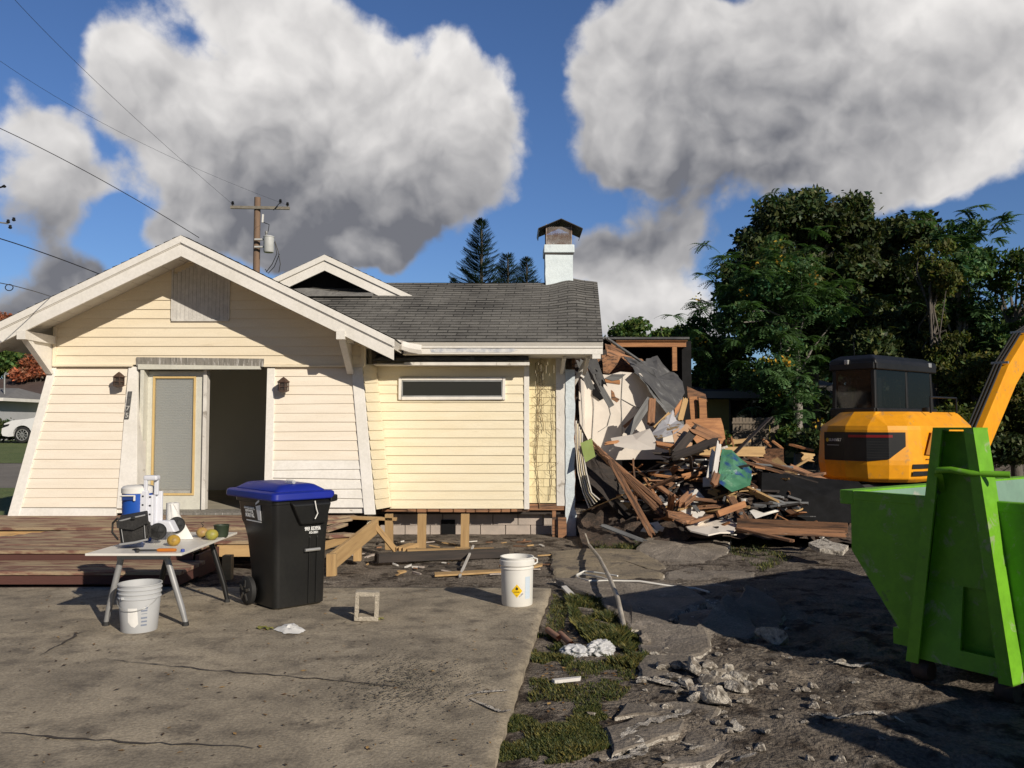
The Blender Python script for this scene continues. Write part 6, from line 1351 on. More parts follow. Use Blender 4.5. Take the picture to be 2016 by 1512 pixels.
def wrap(c, r_, pts, th=.0012, n=7):
    """label wrapped on a pail: pts (angle deg, z)"""
    vs = []; fs = []
    pl = []
    for i in range(len(pts)):
        a, b = pts[i], pts[(i + 1) % len(pts)]
        for j in range(n): pl.append((a[0] + (b[0] - a[0]) * j / n, a[1] + (b[1] - a[1]) * j / n))
    m_ = sum(p[0] for p in pl) / len(pl), sum(p[1] for p in pl) / len(pl)
    rings = [1, .66, .33]
    for k in rings: vs += [(m_[0] + (a - m_[0]) * k, m_[1] + (z - m_[1]) * k) for a, z in pl]
    vs.append(m_); N = len(pl)
    for k in range(2): fs += [(k * N + i, k * N + (i + 1) % N, (k + 1) * N + (i + 1) % N, (k + 1) * N + i) for i in range(N)]
    fs += [(2 * N + i, 2 * N + (i + 1) % N, 3 * N) for i in range(N)]
    rr = r_ if callable(r_) else (lambda z: r_)
    return [Vector((c.x + (rr(z) + th) * math.cos(R(a)), c.y + (rr(z) + th) * math.sin(R(a)), c.z + z)) for a, z in vs], fs
rg = lambda z: .125 + .0165 * z / .207 if z < .207 else .1415
v_, f_ = wrap(c, rg, [(-100, .185), (-73, .185), (-69, .07), (-80, .045), (-90, .055), (-101, .085)], .0015); mb = MB(); mb.add(v_, f_); mb.build('label', M['paper'], t, fix=False)
bl = mat('print_blue_grey', (.20, .23, .30), None, rough=.6); mb = MB()
for k in range(5):
    z = .17 - k * .026; v_, f_ = wrap(c, rg, [(-62 + 2 * (k % 2), z), (-44, z), (-44, z - (.012 if k != 1 else .004)), (-62, z - (.012 if k != 1 else .004))], .0015, 3); mb.add(v_, f_)
v_, f_ = wrap(c, rg, [(-50, .196), (-43, .196), (-43, .176), (-50, .176)], .0015, 3); mb.add(v_, f_); mb.build('printing', bl, t, fix=False)
# white pail
c = G(1018, 1189); c.z -= .0; rw0, rw1, hw_ = .132, .138, .405
t = pail('white_pail', 'tall white pail with yellow hazard diamond standing at the corner of the driveway', c, rw0, rw1, hw_, M['pail_white'], [.6, .78, .88])
mb = MB(); mb.lathe(c, [(rw1 + .002, hw_ * .82), (rw1 + .012, hw_ * .84), (rw1 + .012, hw_ * .93), (rw1 + .004, hw_ * .95)], 56); mb.build('collar', M['pail_white'], t, smooth=True)
mb = MB(); mb.tube([c + Vector((rw1 + .004, -.01, hw_ * .97)), c + Vector((rw1 + .034, -.02, hw_ * .95)), c + Vector((rw1 + .034, -.02, hw_ * .88)), c + Vector((rw1 + .006, -.03, hw_ * .84))], .007, 8); mb.build('ear', M['pail_white'], t, smooth=True)
rwf = lambda z: rw0 + (rw1 - rw0) * .7 * min(1, z / (.6 * hw_))
v_, f_ = wrap(c, rwf, [(-91, .19), (-71, .135), (-91, .08), (-111, .135)], .0014); mb = MB(); mb.add(v_, f_); hz = mb.build('hazard_diamond', mat('hazard_yellow', (.82, .53, .01), None, rough=.4), t, fix=False)
v_, f_ = wrap(c, rwf, [(-60, .25), (-38, .25), (-38, .065), (-60, .065)], .0014); mb = MB(); mb.add(v_, f_); mb.build('blue_label', mat('pale_blue_print', (.52, .62, .72), (.60, .67, .74), 30, .5, stretch=(1, 1, 6)), t, fix=False)
ink = mat('ink', (.03, .02, .01), None, rough=.6); fl = lambda a, z: Vector((c.x + (rwf(z) + .003) * math.cos(R(a)), c.y + (rwf(z) + .003) * math.sin(R(a)), c.z + z))
mb = MB(); fp = [(-93.5, .143), (-96, .15), (-95.5, .158), (-93.5, .164), (-92.5, .172), (-90.8, .165), (-90, .160), (-87.8, .166), (-86.5, .157), (-86.6, .148), (-89, .143)]; mb.add([fl(a, z) for a, z in fp], [tuple(range(len(fp)))]); mb.build('flame_mark', ink, hz, fix=False)
for tx, a_, z_, s_ in (('OXIDIZER', -91, .127, .011), ('5.1', -91, .100, .012)):
    text_part('hazard_text', tx, s_, fl(a_, z_) + Vector((0, -.001, 0)), (1, 0, 0), (0, 0, 1), ink, hz, extr=.0005)
text_part('small_print', 'UN 2468', .014, fl(-77, .098), Vector((.72, -.05, .65)), Vector((-.65, 0, .72)), bl, t, extr=.0005)
# cinder block
bt = mat('cinder', (.52, .46, .37), (.42, .37, .29), 25, .95, bump=1., bscale=90, fine=(120, .15)); c = G(721, 1219); rot = Matrix.Rotation(R(9), 3, 'Z') @ Matrix.Rotation(R(2.5), 3, 'Y') @ Matrix.Rotation(R(-4), 3, 'X')
wd, hh, dp, th_ = .185, .215, .19, .032; mb = MB()
for bx in ((-wd / 2, -wd / 2 + th_, 0, hh), (wd / 2 - th_, wd / 2, 0, hh), (-wd / 2 + th_, wd / 2 - th_, 0, th_), (-wd / 2 + th_, wd / 2 - th_, hh - th_, hh)):
    x0_, x1_, z0_, z1_ = bx; a_ = [Vector((x0_, -dp / 2, z0_)), Vector((x1_, -dp / 2, z0_)), Vector((x1_, -dp / 2, z1_)), Vector((x0_, -dp / 2, z1_))]; mb.hexa([rot @ v + c for v in a_], [rot @ (v + Vector((0, dp, 0))) + c for v in a_])
ob = mb.build('cinder_block', bt, None, bevel=.004); tag(ob, 'hollow half cinder block standing alone in the middle of the driveway', 'cinder block')
# rag and leaves
def crumple(name, lab, cat, cpx, pts, h, m_, seed, lay=GT, fold=9.):
    w = [G(a, b) for a, b in pts] if lay is G else [GT(a, b) for a, b in pts]; c_ = sum(w, Vector()) / len(w); mb = MB(); vs = []; n = 40; rr = [1., .85, .65, .45, .22]
    cl = jagged(w, .006, random.Random(seed), .02)
    for k in rr:
        for p in cl:
            q = c_.lerp(p, k); q.z += .004 + h * (1 - k ** 4) * (.45 + 1.1 * abs(mnoise.noise(q * fold + Vector((seed, 0, 0))))) + .010 * abs(mnoise.noise(q * 30)); vs.append(q)
    N = len(cl); vs.append(c_ + Vector((0, 0, h * .62))); fs = []
    for k in range(len(rr) - 1): fs += [(k * N + i, k * N + (i + 1) % N, (k + 1) * N + (i + 1) % N, (k + 1) * N + i) for i in range(N)]
    fs += [((len(rr) - 1) * N + i, (len(rr) - 1) * N + (i + 1) % N, len(rr) * N) for i in range(N)]
    mb.add(vs, fs); return tag(mb.build(name, m_, None, smooth=True), lab, cat)
crumple('crumpled_paper', 'crumpled white paper lying flat on the driveway below the black bin', 'paper', 0, [(538, 1241), (560, 1232), (580, 1231), (602, 1243), (588, 1250), (560, 1249)], .028, M['paper'], 3, lay=G, fold=22)
lf = mat('yellow_green_leaf', (.22, .20, .05), (.14, .15, .04), 20, .6)
for i, (x, y, w_, d_) in enumerate(((515, 1238, .05, .02), (530, 1240, .04, .02), (728, 1222, .05, .02), (748, 1221, .03, .015))):
    p = G(x, y); mb = MB(); vs = [p + Vector((w_ * math.cos(k * .785) * rng.uniform(.6, 1.2), d_ * 1.6 * math.sin(k * .785) * rng.uniform(.6, 1.2), .006 + .012 * (k % 2))) for k in range(8)]; mb.add(vs + [p + Vector((0, 0, .02))], [(k, (k + 1) % 8, 8) for k in range(8)])
    tag(mb.build('fallen_leaf', lf, None, fix=False), ['yellow green leaf at the left end of the crumpled paper', 'yellow green leaf touching the crumpled paper', 'olive leaf lying against the cinder block foot', 'small olive leaf just right of the cinder block'][i], 'leaf')
M['bagplastic'] = mat('bag_plastic', (.62, .62, .64), (.54, .54, .57), 12, .5, transl=.15)
def bag(lab, px_, py_, dims, rz, seed):
    bm = bmesh.new(); bmesh.ops.create_icosphere(bm, subdivisions=5, radius=1); o_ = Vector((seed, seed * 2, 0))
    for v in bm.verts:
        c = v.co.copy(); f = 1 - .34 * abs(mnoise.noise(c * 1.6 + o_)) * 2 - .16 * abs(mnoise.noise(c * 4.2 + o_)) * 2 + .05 * mnoise.noise(c * 11 + o_)
        v.co = Vector((c.x * dims[0], c.y * dims[1], c.z * dims[2])) * f
        v.co.z = max(v.co.z, -dims[2] * .45)
        if c.x > .55: v.co.z *= 1 - (c.x - .55) * 1.2; v.co.y *= 1 - (c.x - .55) * .9
    me = bpy.data.meshes.new('plastic_bag'); bm.to_mesh(me); bm.free(); me.shade_smooth(); me.materials.append(M['bagplastic'])
    ob = bpy.data.objects.new('plastic_bag', me); COL.objects.link(ob); p = GT(px_, py_); ob.location = (p.x, p.y, p.z + dims[2] * .5); ob.rotation_euler = (0, 0, R(rz)); tag(ob, lab, 'bag')
bag('white plastic bag lying on the grass strip, left flatter one of the two', 1134, 1290, (.125, .075, .055), -8, 3.)
bag('white plastic bag lying on the grass strip, right puffed one of the two', 1183, 1288, (.12, .085, .075), 28, 9.)
tm = mat('clay_pipe', (.36, .20, .13), (.28, .15, .10), 10, .8)
for i, (a_, b_, lab) in enumerate((((1078, 1256), (1100, 1268), 'short pink brown tube on the grass, left of the pair by the plastic bag'), ((1103, 1262), (1124, 1278), 'short pink brown tube on the grass touching the plastic bag'))):
    p, q = GT(*a_), GT(*b_); p.z += .05; q.z += .045; mb = MB(); mb.tube([p, q], .022, 16, cap=False); mb.tube([q, p], .016, 16, cap=False); tag(mb.build('clay_tube', tm, None, smooth=True, fix=False), lab, 'tube')
def flat_piece(name, lab, cat, pts, h, m_, lay=GT): 
    w = [lay(a, b) + Vector((0, 0, h)) for a, b in pts]; mb = MB(); mb.prism(w, (0, 0, -.02)); return tag(mb.build(name, m_, None, bevel=.002), lab, cat)
flat_piece('white_trim_offcut', 'short white trim offcut with orange end lying on the dirt right of the white pail', 'offcut', [(1105, 1164), (1115, 1162), (1136, 1184), (1125, 1188)], .05, M['white'])
flat_piece('white_sliver', 'thin white sliver of trim lying on the grass below the plastic bag', 'offcut', [(1086, 1349), (1092, 1353), (1142, 1352), (1144, 1348)], .035, M['white'])
flat_piece('thin_batten', 'thin pale batten lying on the dirt behind the white pail', 'batten', [(855, 1136), (990, 1126), (990, 1130), (856, 1141)], .04, M['wood_new'])
flat_piece('thin_batten', 'short pale batten end sticking out right of the white pail', 'batten', [(1050, 1120), (1068, 1117), (1068, 1121), (1050, 1124)], .05, M['wood_new'])
plank('leaning_stick', 'thin pale stick lying across the batten on the dirt behind the driveway', 'stick', GT(904, 1141) + Vector((0, 0, .02)), GT(932, 1092) + Vector((0, 0, .12)), .025, .02, M['wood_white'])
plank('ground_beam', 'long weathered beam lying level on the dirt in front of the house', 'beam', P(740, 1098, 9.9), P(1000, 1088, 10.6), .14, .10, M['wood_dark'], jag=.02)
plank('ground_beam', 'tan plank lying along the dirt just behind the weathered beam', 'plank', P(800, 1084, 10.6), P(975, 1082, 10.9), .12, .04, M['wood_new'], jag=.02)
plank('wood_offcut', 'short bright lumber offcut on the dirt between the deck and the first post', 'offcut', P(786, 1082, 10.6), P(817, 1072, 10.9), .13, .05, M['wood_new'])
for x0_, x1_, y1_, lb in ((822, 838, 1082, 'raw wooden post standing free before the bay, left of the pair'), (907, 923, 1078, 'raw wooden post standing free before the bay, right of the pair')):
    g_ = GT((x0_ + x1_) / 2, y1_); tp = P((x0_ + x1_) / 2 + 1, 1012, g_.y); w_ = (x1_ - x0_) * g_.y / F; plank('free_post', lb, 'post', g_ - Vector((0, 0, .1)), tp, w_, .1, M['wood_new'], jag=0, face=(0, -1, 0))
# dirt clods and litter in the strip by the house
k_ = ['wood_new', 'wood_white', 'wood_brown', 'wood_dark', 'block']
for i in range(70):
    x, y = rng.uniform(690, 1080), rng.uniform(1066, 1136); p = GT(x, y); L = rng.uniform(.05, .3); az = rng.uniform(0, 3.14); dv_ = Vector((math.cos(az), math.sin(az) * .6, rng.uniform(-.1, .1))) * L / 2
    mk = rng.choice(k_); plank('wood_scrap', 'small splinter of wood or brick strewn on the dirt in front of the house', 'scrap', p - dv_ + Vector((0, 0, .02)), p + dv_ + Vector((0, 0, .025)), rng.uniform(.015, .04), rng.uniform(.008, .02), M[mk], group='small scraps strewn on the dirt before the house')
# white pipe and cable
pp = [P(1148, 1036, 11.2), P(1152, 1060, 10.2), P(1156, 1085, 9.6)]; a = GT(1160, 1092); e = GT(1229, 1240)
pts = [a + Vector((0, 0, .12)), GT(1180, 1130) + Vector((0, 0, .16)), GT(1200, 1170) + Vector((0, 0, .16)), GT(1216, 1205) + Vector((0, 0, .12)), e + Vector((0, 0, .03))]
mb = MB(); sm = []
for i in range(len(pts) - 1):
    for j in range(5): sm.append(pts[i].lerp(pts[i + 1], j / 5))
sm.append(pts[-1]); mb.tube(sm, .020, 12, cap=False); mb.tube([pts[0] + Vector((-.02, .35, .1)), pts[0] + Vector((-.01, .15, .05)), pts[0]], .012, 8)
tag(mb.build('bent_pipe', mat('dirty_pvc', (.55, .50, .42), (.36, .32, .26), 6, .6), None, smooth=True), 'long bent off white pipe arching over the walkway slabs to the grass strip', 'pipe')
cab = [(1216, 1149), (1180, 1142), (1150, 1139), (1135, 1143), (1138, 1150), (1160, 1158), (1200, 1158), (1260, 1161), (1320, 1166), (1370, 1167), (1396, 1174)]
mb = MB(); mb.tube([GT(a, b) + Vector((0, 0, .075)) for a, b in cab], .009, 8); mb.tube([GT(a, b) + Vector((0, 0, .08)) for a, b in ((1135, 1147), (1146, 1142), (1185, 1152), (1200, 1156))], .008, 8); tag(mb.build('white_cable', M['pail_white'], None, smooth=True), 'thin white cable looped across the walkway slabs and running right to the dumpster shadow', 'cable')
mb = MB(); p = GT(8, 1090); oc = [P(0, 1095, 9.4), P(6, 1085, 9.5), P(14, 1078, 9.7), P(26, 1074, 9.8)]; mb.tube(oc, .01, 8); tag(mb.build('extension_cord', mat('orange_cord', (.7, .32, .04), None, rough=.5), None, smooth=True), 'orange extension cord end showing at the left end of the deck', 'cord')
# ------------------------------------------------------------------ wheelie bin
NB = G(540, 1203); al = R(43); fx = Vector((math.cos(al), math.sin(al), 0)); sx_ = Vector((-math.sin(al), math.cos(al), 0))   # fx: along the front face, sx_: along the side face to the back
bw, bd, bh = .47, .42, .90; ex_, ed_ = .10, .17
bin_ = thing('wheelie_bin', 'large black wheeled garbage bin with blue lid standing on the driveway right of the table', 'bin', tuple(NB))
def B3(u, v, z): return NB + fx * u + sx_ * v + Vector((0, 0, z))
def bring(z, k, ins=0.):
    u0, u1 = -k * .035 + ins, bw + k * .03 - ins; v0, v1 = -k * .04 + ins, bd + k * .24 - ins; r_ = .05; o = []
    for (cu, cv, a0) in ((u1 - r_, v0 + r_, -90), (u1 - r_, v1 - r_, 0), (u0 + r_, v1 - r_, 90), (u0 + r_, v0 + r_, 180)):
        for j in range(5): a_ = R(a0 + j * 22.5); o.append(B3(cu + r_ * math.cos(a_), cv + r_ * math.sin(a_), z))
    return o
mb = MB(); loft(mb, [bring(0, 0, .02), bring(.015, 0), bring(.30, .15), bring(.55, .38), bring(.66, .60), bring(.70, .75), bring(.86, .95), bring(.865, 1.12), bring(.90, 1.14), bring(.90, 1.0)]); mb.build('bin_body', M['black'], bin_, smooth=True)
mb = MB(); zf = .62
mb.hexa([B3(.09, -.03, .90), B3(bw - .0, -.03, .90), B3(bw + .0, -.09, .86), B3(.11, -.09, .86)], [B3(.18, -.01, .70), B3(bw - .06, -.01, .70), B3(bw - .04, -.075, .69), B3(.2, -.075, .69)]); mb.build('lift_pocket', M['black'], bin_, bevel=.012)
mb = MB(); mb.tube([B3(.25, -.04, .47), B3(.39, -.04, .47)], .014, 12); mb.build('catch_bar', M['chrome'], bin_, smooth=True)
mb = MB(); 
for u in (.30, .37): mb.prism([B3(u, .0, .02), B3(u + .012, .0, .02), B3(u + .012, -.018, .58), B3(u, -.018, .58)], -sx_ * .010)
mb.build('front_rib', M['black'], bin_, bevel=.004)
mb = MB(); mb.tube([B3(.30, -.108, .885), B3(.31, -.115, .82), B3(.325, -.113, .78), B3(.30, -.112, .735)], .005, 6); mb.build('cord_tie', M['paper'], bin_, smooth=True)
# lid
def lring(z, k): 
    u0, u1, v0, v1 = -.055 + k, bw + .05 - k, -.07 + k, bd + .42 - k; r_ = .05; o = []
    for (cu, cv, a0) in ((u1 - r_, v0 + r_, -90), (u1 - r_, v1 - r_, 0), (u0 + r_, v1 - r_, 90), (u0 + r_, v0 + r_, 180)):
        for j in range(5): a_ = R(a0 + j * 22.5); o.append(B3(cu + r_ * math.cos(a_), cv + r_ * math.sin(a_), z))
    return o
mb = MB(); loft(mb, [lring(.895, .0), lring(.905, -.008), lring(.950, -.004), lring(.962, .012), lring(.964, .05)]); mb.build('lid', M['blue'], bin_, smooth=True, bevel=.004)
mb = MB(); loft(mb, [lring(.962, .055), lring(.970, .058), lring(1.012, .12), lring(1.020, .15)]); mb.build('lid_dome', M['blue'], bin_, smooth=True, bevel=.006)
mb = MB(); mb.tube([B3(bw + .05, -.05, .90), B3(bw + .07, .10, .90)], .022, 10); mb.prism([B3(bw + .0, -.075, .86), B3(bw + .07, -.075, .87), B3(bw + .07, -.075, .925), B3(bw + .0, -.075, .92)], sx_ * .12); mb.build('front_lip', M['black'], bin_, bevel=.01)
for u in (-.045, bw + .02):
    c = B3(u, bd - .03, .118); mb = MB(); mb.lathe(c, [(.001, -.03), (.06, -.03), (.10, -.028), (.118, -.018), (.118, .018), (.10, .028), (.001, .028)], 32, axis=-fx); w_ = mb.build('wheel', M['wheel'], bin_, smooth=True)
    mb = MB()
    for k in range(5):
        an = k * 1.2566 + .4; e_ = -fx * .031; mb.beam(c + e_ + (sx_ * math.cos(an) + Vector((0, 0, 1)) * math.sin(an)) * .03, c + e_ + (sx_ * math.cos(an) + Vector((0, 0, 1)) * math.sin(an)) * .092, .022, .006, up=fx)
    mb.build('spoke', mat('glossy_spoke', (.05, .05, .05), None, rough=.12, spec=.9), w_)
mb = MB(); mb.tube([B3(-.04, bd - .03, .118), B3(bw, bd - .03, .118)], .012, 8); mb.build('axle', M['chrome'], bin_)
wt = mat('print_white', (.88, .88, .86), None, rough=.6)
rr_ = -sx_ * -1; rt_ = (-sx_).normalized()      # reading direction on the side face (left to right as seen)
sd = lambda v, z: B3(-.026 - .014 * max(0, (z - .7) / .2) , v, z)
for tx, v, z, s_ in (('ORANGE COUNTY,', .40, .812, .027), ("NOW WE'RE", .405, .785, .031), ('ROLLING.', .395, .750, .046)):
    text_part('bin_slogan', tx, s_, sd(v, z) - fx * .006, rt_, Vector((-.06, 0, 1)), wt, bin_, extr=.0008, bold=.0006, sx=.82)
mb = MB(); o_ = sd(.26, .75) - fx * .007
q0_ = lambda a, b: o_ + rt_ * a + Vector((0, 0, b)) - fx * b * .04
mb.prism([q0_(.02, -.03), q0_(.075, -.03), q0_(.062, .10), q0_(-.02, .085)], fx * .002); mb.prism([q0_(-.025, .094), q0_(.045, .125), q0_(.05, .137), q0_(.03, .14), q0_(-.022, .112)], fx * .002); mb.prism([q0_(-.20, -.047), q0_(.075, -.047), q0_(.075, -.038), q0_(-.20, -.038)], fx * .002); mb.build('bin_emblem', wt, bin_)
text_part('serial_number', '9RR 833956', .044, B3(.325, -.030, .645), fx, Vector((0, 0, 1)), wt, bin_, bold=.0006, sx=.68)
text_part('serial_number', 'XG-2021', .026, B3(.335, -.029, .612), fx, Vector((0, 0, 1)), wt, bin_, bold=.0005, sx=.9)
c = B3(.20, .14, 1.02); mb = MB(); mb.tube([c + sx_ * -.07 + Vector((0, 0, .018)), c + sx_ * -.02 + Vector((0, 0, .018)), c + sx_ * .05 + Vector((0, 0, .018)), c + sx_ * .075 + Vector((0, 0, .018))], [.017, .018, .017, .008], 14); tag(mb.build('plastic_bottle', glass_mat('clear_bottle', (.7, .72, .72), .55, .08), None, smooth=True), 'small clear bottle lying on top of the blue bin lid', 'bottle')
# ------------------------------------------------------------------ dead vine on the end wall
mb = MB(); r3 = random.Random(4)
def vine(x0, y0, y1, w, n=14, wob=6):
    pts = []; x = x0
    for i in range(n + 1): x += r3.uniform(-wob, wob) * .4; pts.append(P(x, y0 + (y1 - y0) * i / n, 13.06))
    mb.tube(pts, [w * (1 - .5 * i / n) for i in range(n + 1)], 5); return pts
st = [vine(1064, 1000, 715, .008), vine(1080, 985, 760, .006), vine(1055, 905, 720, .005), vine(1070, 850, 705, .005)]
for s_ in st:
    for p in s_[2:]:
        for k in range(2): d_ = Vector((r3.uniform(-.16, .16), r3.uniform(-.015, .0), r3.uniform(-.16, .14))); q = p + d_ * .5 + Vector((r3.uniform(-.03, .03), 0, 0)); mb.tube([p, q, p + d_], [.003, .002, .0012], 3, cap=False)
tag(mb.build('dead_vine', mat('dead_vine', (.16, .11, .06), (.24, .17, .09), 8, .9), None, fix=False), 'bare dead vine climbing the yellow shakes right of the bay', 'vine')
# leaf litter and pebbles on the driveway, and a scatter of grit
V, Fq, Tn = [], [], []
nr = np.random.RandomState(8)
def chip(x, y, z, s, asp, tint, lift=.004):
    a_ = nr.rand() * 6.28; i0 = len(V); ca, sa = math.cos(a_), math.sin(a_)
    for (u, v, w) in ((-1, 0, 0), (0, -asp, .25), (1, 0, .1), (0, asp, .4)):
        V.append((x + s * (u * ca - v * sa), y + s * (u * sa + v * ca), z + lift + s * w * .5 * nr.rand())); Tn.append(tint)
    Fq.append((i0, i0 + 1, i0 + 2, i0 + 3))
for i in range(1100):
    y = 2.9 + 5.0 * nr.rand() ** 1.5; x = -4.5 + nr.rand() * 5.; 
    if x > edge_x(y) - .02: continue
    k = nr.rand(); tn = (.35, .3, .28) if k < .6 else ((1.1, .9, .6) if k < .85 else (2.2, 2., 1.8)); chip(x, y, float(prof(y)), .006 + .016 * nr.rand() ** 2, .45, tn, .008)
for i in range(1700):
    a_ = nr.normal(0, .2, 2); x, y = -.60 + a_[0], 4.85 + a_[1] * 1.5; chip(x, y, float(prof(y)), .003 + .006 * nr.rand(), .8, tuple(np.array((.8, 1.1, 2.2)) * (.3 + 1.1 * nr.rand())), .009)
for i in range(500):
    y = 3.6 + 4.4 * nr.rand(); x = float(edge_x(y)) + .08 + nr.rand() * (.7); k = nr.rand(); chip(x, y, tz(x, y), .006 + .014 * nr.rand(), .5, (1.2, .9, .5) if k < .3 else ((.4, .35, .3) if k < .8 else (2.2, 2.1, 1.9)), .006)
lo_ = np_mesh('leaf_litter', V, Fq, M['leaflitter'], tint=np.array(Tn)); tag(lo_, kind='stuff')
# ------------------------------------------------------------------ grass and weeds
def blades(name, regions, seed, m_):
    nr = np.random.RandomState(seed); V, Fq, Tn = [], [], []
    for (pl, n, h, w) in regions:
        n = int(n * 1.9); h *= .75; w *= .62
        w3 = [GT(a, b) for a, b in pl]; xs_ = [p.x for p in w3]; ys_ = [p.y for p in w3]; x = nr.uniform(min(xs_), max(xs_), n * 2); y = nr.uniform(min(ys_), max(ys_), n * 2)
        ins = np.zeros(n * 2, bool); m = len(w3)
        for i in range(m):
            x1_, y1_, x2_, y2_ = w3[i].x, w3[i].y, w3[(i + 1) % m].x, w3[(i + 1) % m].y; c_ = ((y1_ > y) != (y2_ > y)) & (x < (x2_ - x1_) * (y - y1_) / (y2_ - y1_ + 1e-9) + x1_); ins ^= c_
        dens = fbm(x * 5, y * 5, seed, 3) ; ins &= dens > -.045; x = x[ins]; y = y[ins]; z = terrain(x, y); d_ = fbm(x * 5, y * 5, seed, 3)
        hh = h * (.4 + nr.rand(len(x)) * .9) * (.6 + 2.2 * np.clip(d_ + .06, 0, .4)); a_ = nr.rand(len(x)) * 6.28; ln = nr.rand(len(x)) * 1.1
        for i in range(len(x)):
            ca, sa = math.cos(a_[i]), math.sin(a_[i]); i0 = len(V); l_ = ln[i] * hh[i]; ww = w * (.6 + nr.rand() * .8)
            V += [(x[i] - sa * ww, y[i] + ca * ww, z[i] - .005), (x[i] + sa * ww, y[i] - ca * ww, z[i] - .005), (x[i] + sa * ww * .8 + ca * l_ * .4, y[i] - ca * ww * .8 + sa * l_ * .4, z[i] + hh[i] * .6), (x[i] + ca * l_, y[i] + sa * l_, z[i] + hh[i])]
            Fq.append((i0, i0 + 1, i0 + 2, i0 + 3)); k = .6 + nr.rand() * .8; t_ = (k * 1.0, k, k * .8) if nr.rand() > .42 else (k * 3.0, k * 2.0, k * 1.5); Tn += [t_] * 4
    o = np_mesh(name, V, Fq, m_, tint=np.array(Tn)); return tag(o, kind='stuff')
M['blade'] = mat('grass_blade', (.028, .046, .012), (.055, .066, .02), 3, .7, attr='tint', transl=.15)
blades('grass', [([(1115, 1180), (1180, 1185), (1225, 1240), (1262, 1280), (1258, 1310), (1180, 1290), (1130, 1235)], 6000, .07, .006), ([(1060, 1250), (1100, 1262), (1130, 1300), (1070, 1320), (1046, 1310)], 2600, .05, .006), ([(1046, 1310), (1250, 1300), (1250, 1350), (1200, 1400), (1120, 1400), (1040, 1380)], 2400, .028, .005),
    ([(1000, 1400), (1200, 1390), (1200, 1470), (1120, 1505), (980, 1508), (985, 1450)], 6500, .03, .005), ([(1200, 1258), (1262, 1250), (1280, 1290), (1250, 1318), (1205, 1310)], 2200, .06, .006), ([(1150, 1062), (1200, 1050), (1330, 1045), (1345, 1062), (1280, 1088), (1180, 1092)], 4200, .09, .007), ([(1440, 1050), (1500, 1056), (1560, 1100), (1500, 1130), (1440, 1090)], 1600, .06, .007), ([(1090, 1170), (1120, 1190), (1110, 1240), (1070, 1250)], 700, .03, .005)], 5, M['blade'])
# ------------------------------------------------------------------ trees
M['bark'] = mat('bark', (.10, .085, .07), (.16, .14, .12), 6, .95, bump=.6, bscale=20, stretch=(3, 3, .6))
M['bark_pale'] = mat('pale_bark', (.30, .28, .25), (.20, .18, .16), 6, .9, bump=.4, stretch=(3, 3, .6))
def leafmat(n, a, b, tr=.3, rough=.6): return mat(n, a, b, 1.5, rough, attr='tint', transl=tr, spec=.22)
M['leaf_dark'] = leafmat('dark_glossy_leaf', (.036, .056, .020), (.070, .090, .034), .18, .5)
M['leaf_mid'] = leafmat('mid_leaf', (.055, .10, .026), (.095, .14, .038))
M['leaf_blue'] = leafmat('blue_green_leaf', (.055, .115, .045), (.095, .165, .07))
M['leaf_olive'] = leafmat('olive_leaf', (.075, .095, .025), (.125, .135, .038))
M['leaf_red'] = leafmat('red_autumn_leaf', (.30, .10, .06), (.36, .16, .09), .3, .6)
M['needle'] = leafmat('pine_needle', (.012, .028, .014), (.022, .042, .02), .1, .6)
M['yellow_flower'] = leafmat('yellow_flower', (.45, .28, .03), (.5, .32, .05), .2, .7)
def leaf_cloud(nr, clumps, n, s, asp=.5, var=.5, shell=.55, droop=0.):
    """clumps: (centre, radii); many small leaf faces, denser towards each clump's skin"""
    wts = np.array([c[1][0] * c[1][1] + c[1][0] * c[1][2] for c in clumps]); wts = wts / wts.sum(); cnt = nr.multinomial(n, wts); P_, T_ = [], []
    for (c, r), k in zip(clumps, cnt):
        d = nr.normal(size=(k, 3)); d /= np.linalg.norm(d, axis=1, keepdims=True); rad = shell + (1 - shell) * nr.rand(k, 1) ** .7; rad *= 1 + .22 * nr.normal(size=(k, 1)) * (nr.rand(k, 1) < .35)
        P_.append(np.array(c) + d * rad * np.array(r)); t = (.65 + .7 * nr.rand()) ; T_.append(np.full((k, 1), t))
    C = np.vstack(P_); T_ = np.vstack(T_); N = len(C)
    u = nr.normal(size=(N, 3)); u[:, 2] -= droop; u /= np.linalg.norm(u, axis=1, keepdims=True); v = np.cross(u, nr.normal(size=(N, 3)) + np.array([0, 0, .8])); v /= np.linalg.norm(v, axis=1, keepdims=True) + 1e-9
    sz = s * (.55 + .9 * nr.rand(N, 1)); V = np.stack([C - u * sz, C - v * sz * asp, C + u * sz, C + v * sz * asp], 1).reshape(-1, 3)
    tint = (T_ * (1 - var + 2 * var * nr.rand(N, 1))) * (1 + np.array([[.18, .0, -.12]]) * nr.normal(size=(N, 1))); tint = np.clip(tint, .1, 3); return V, np.arange(4 * N).reshape(-1, 4), np.repeat(tint, 4, axis=0)
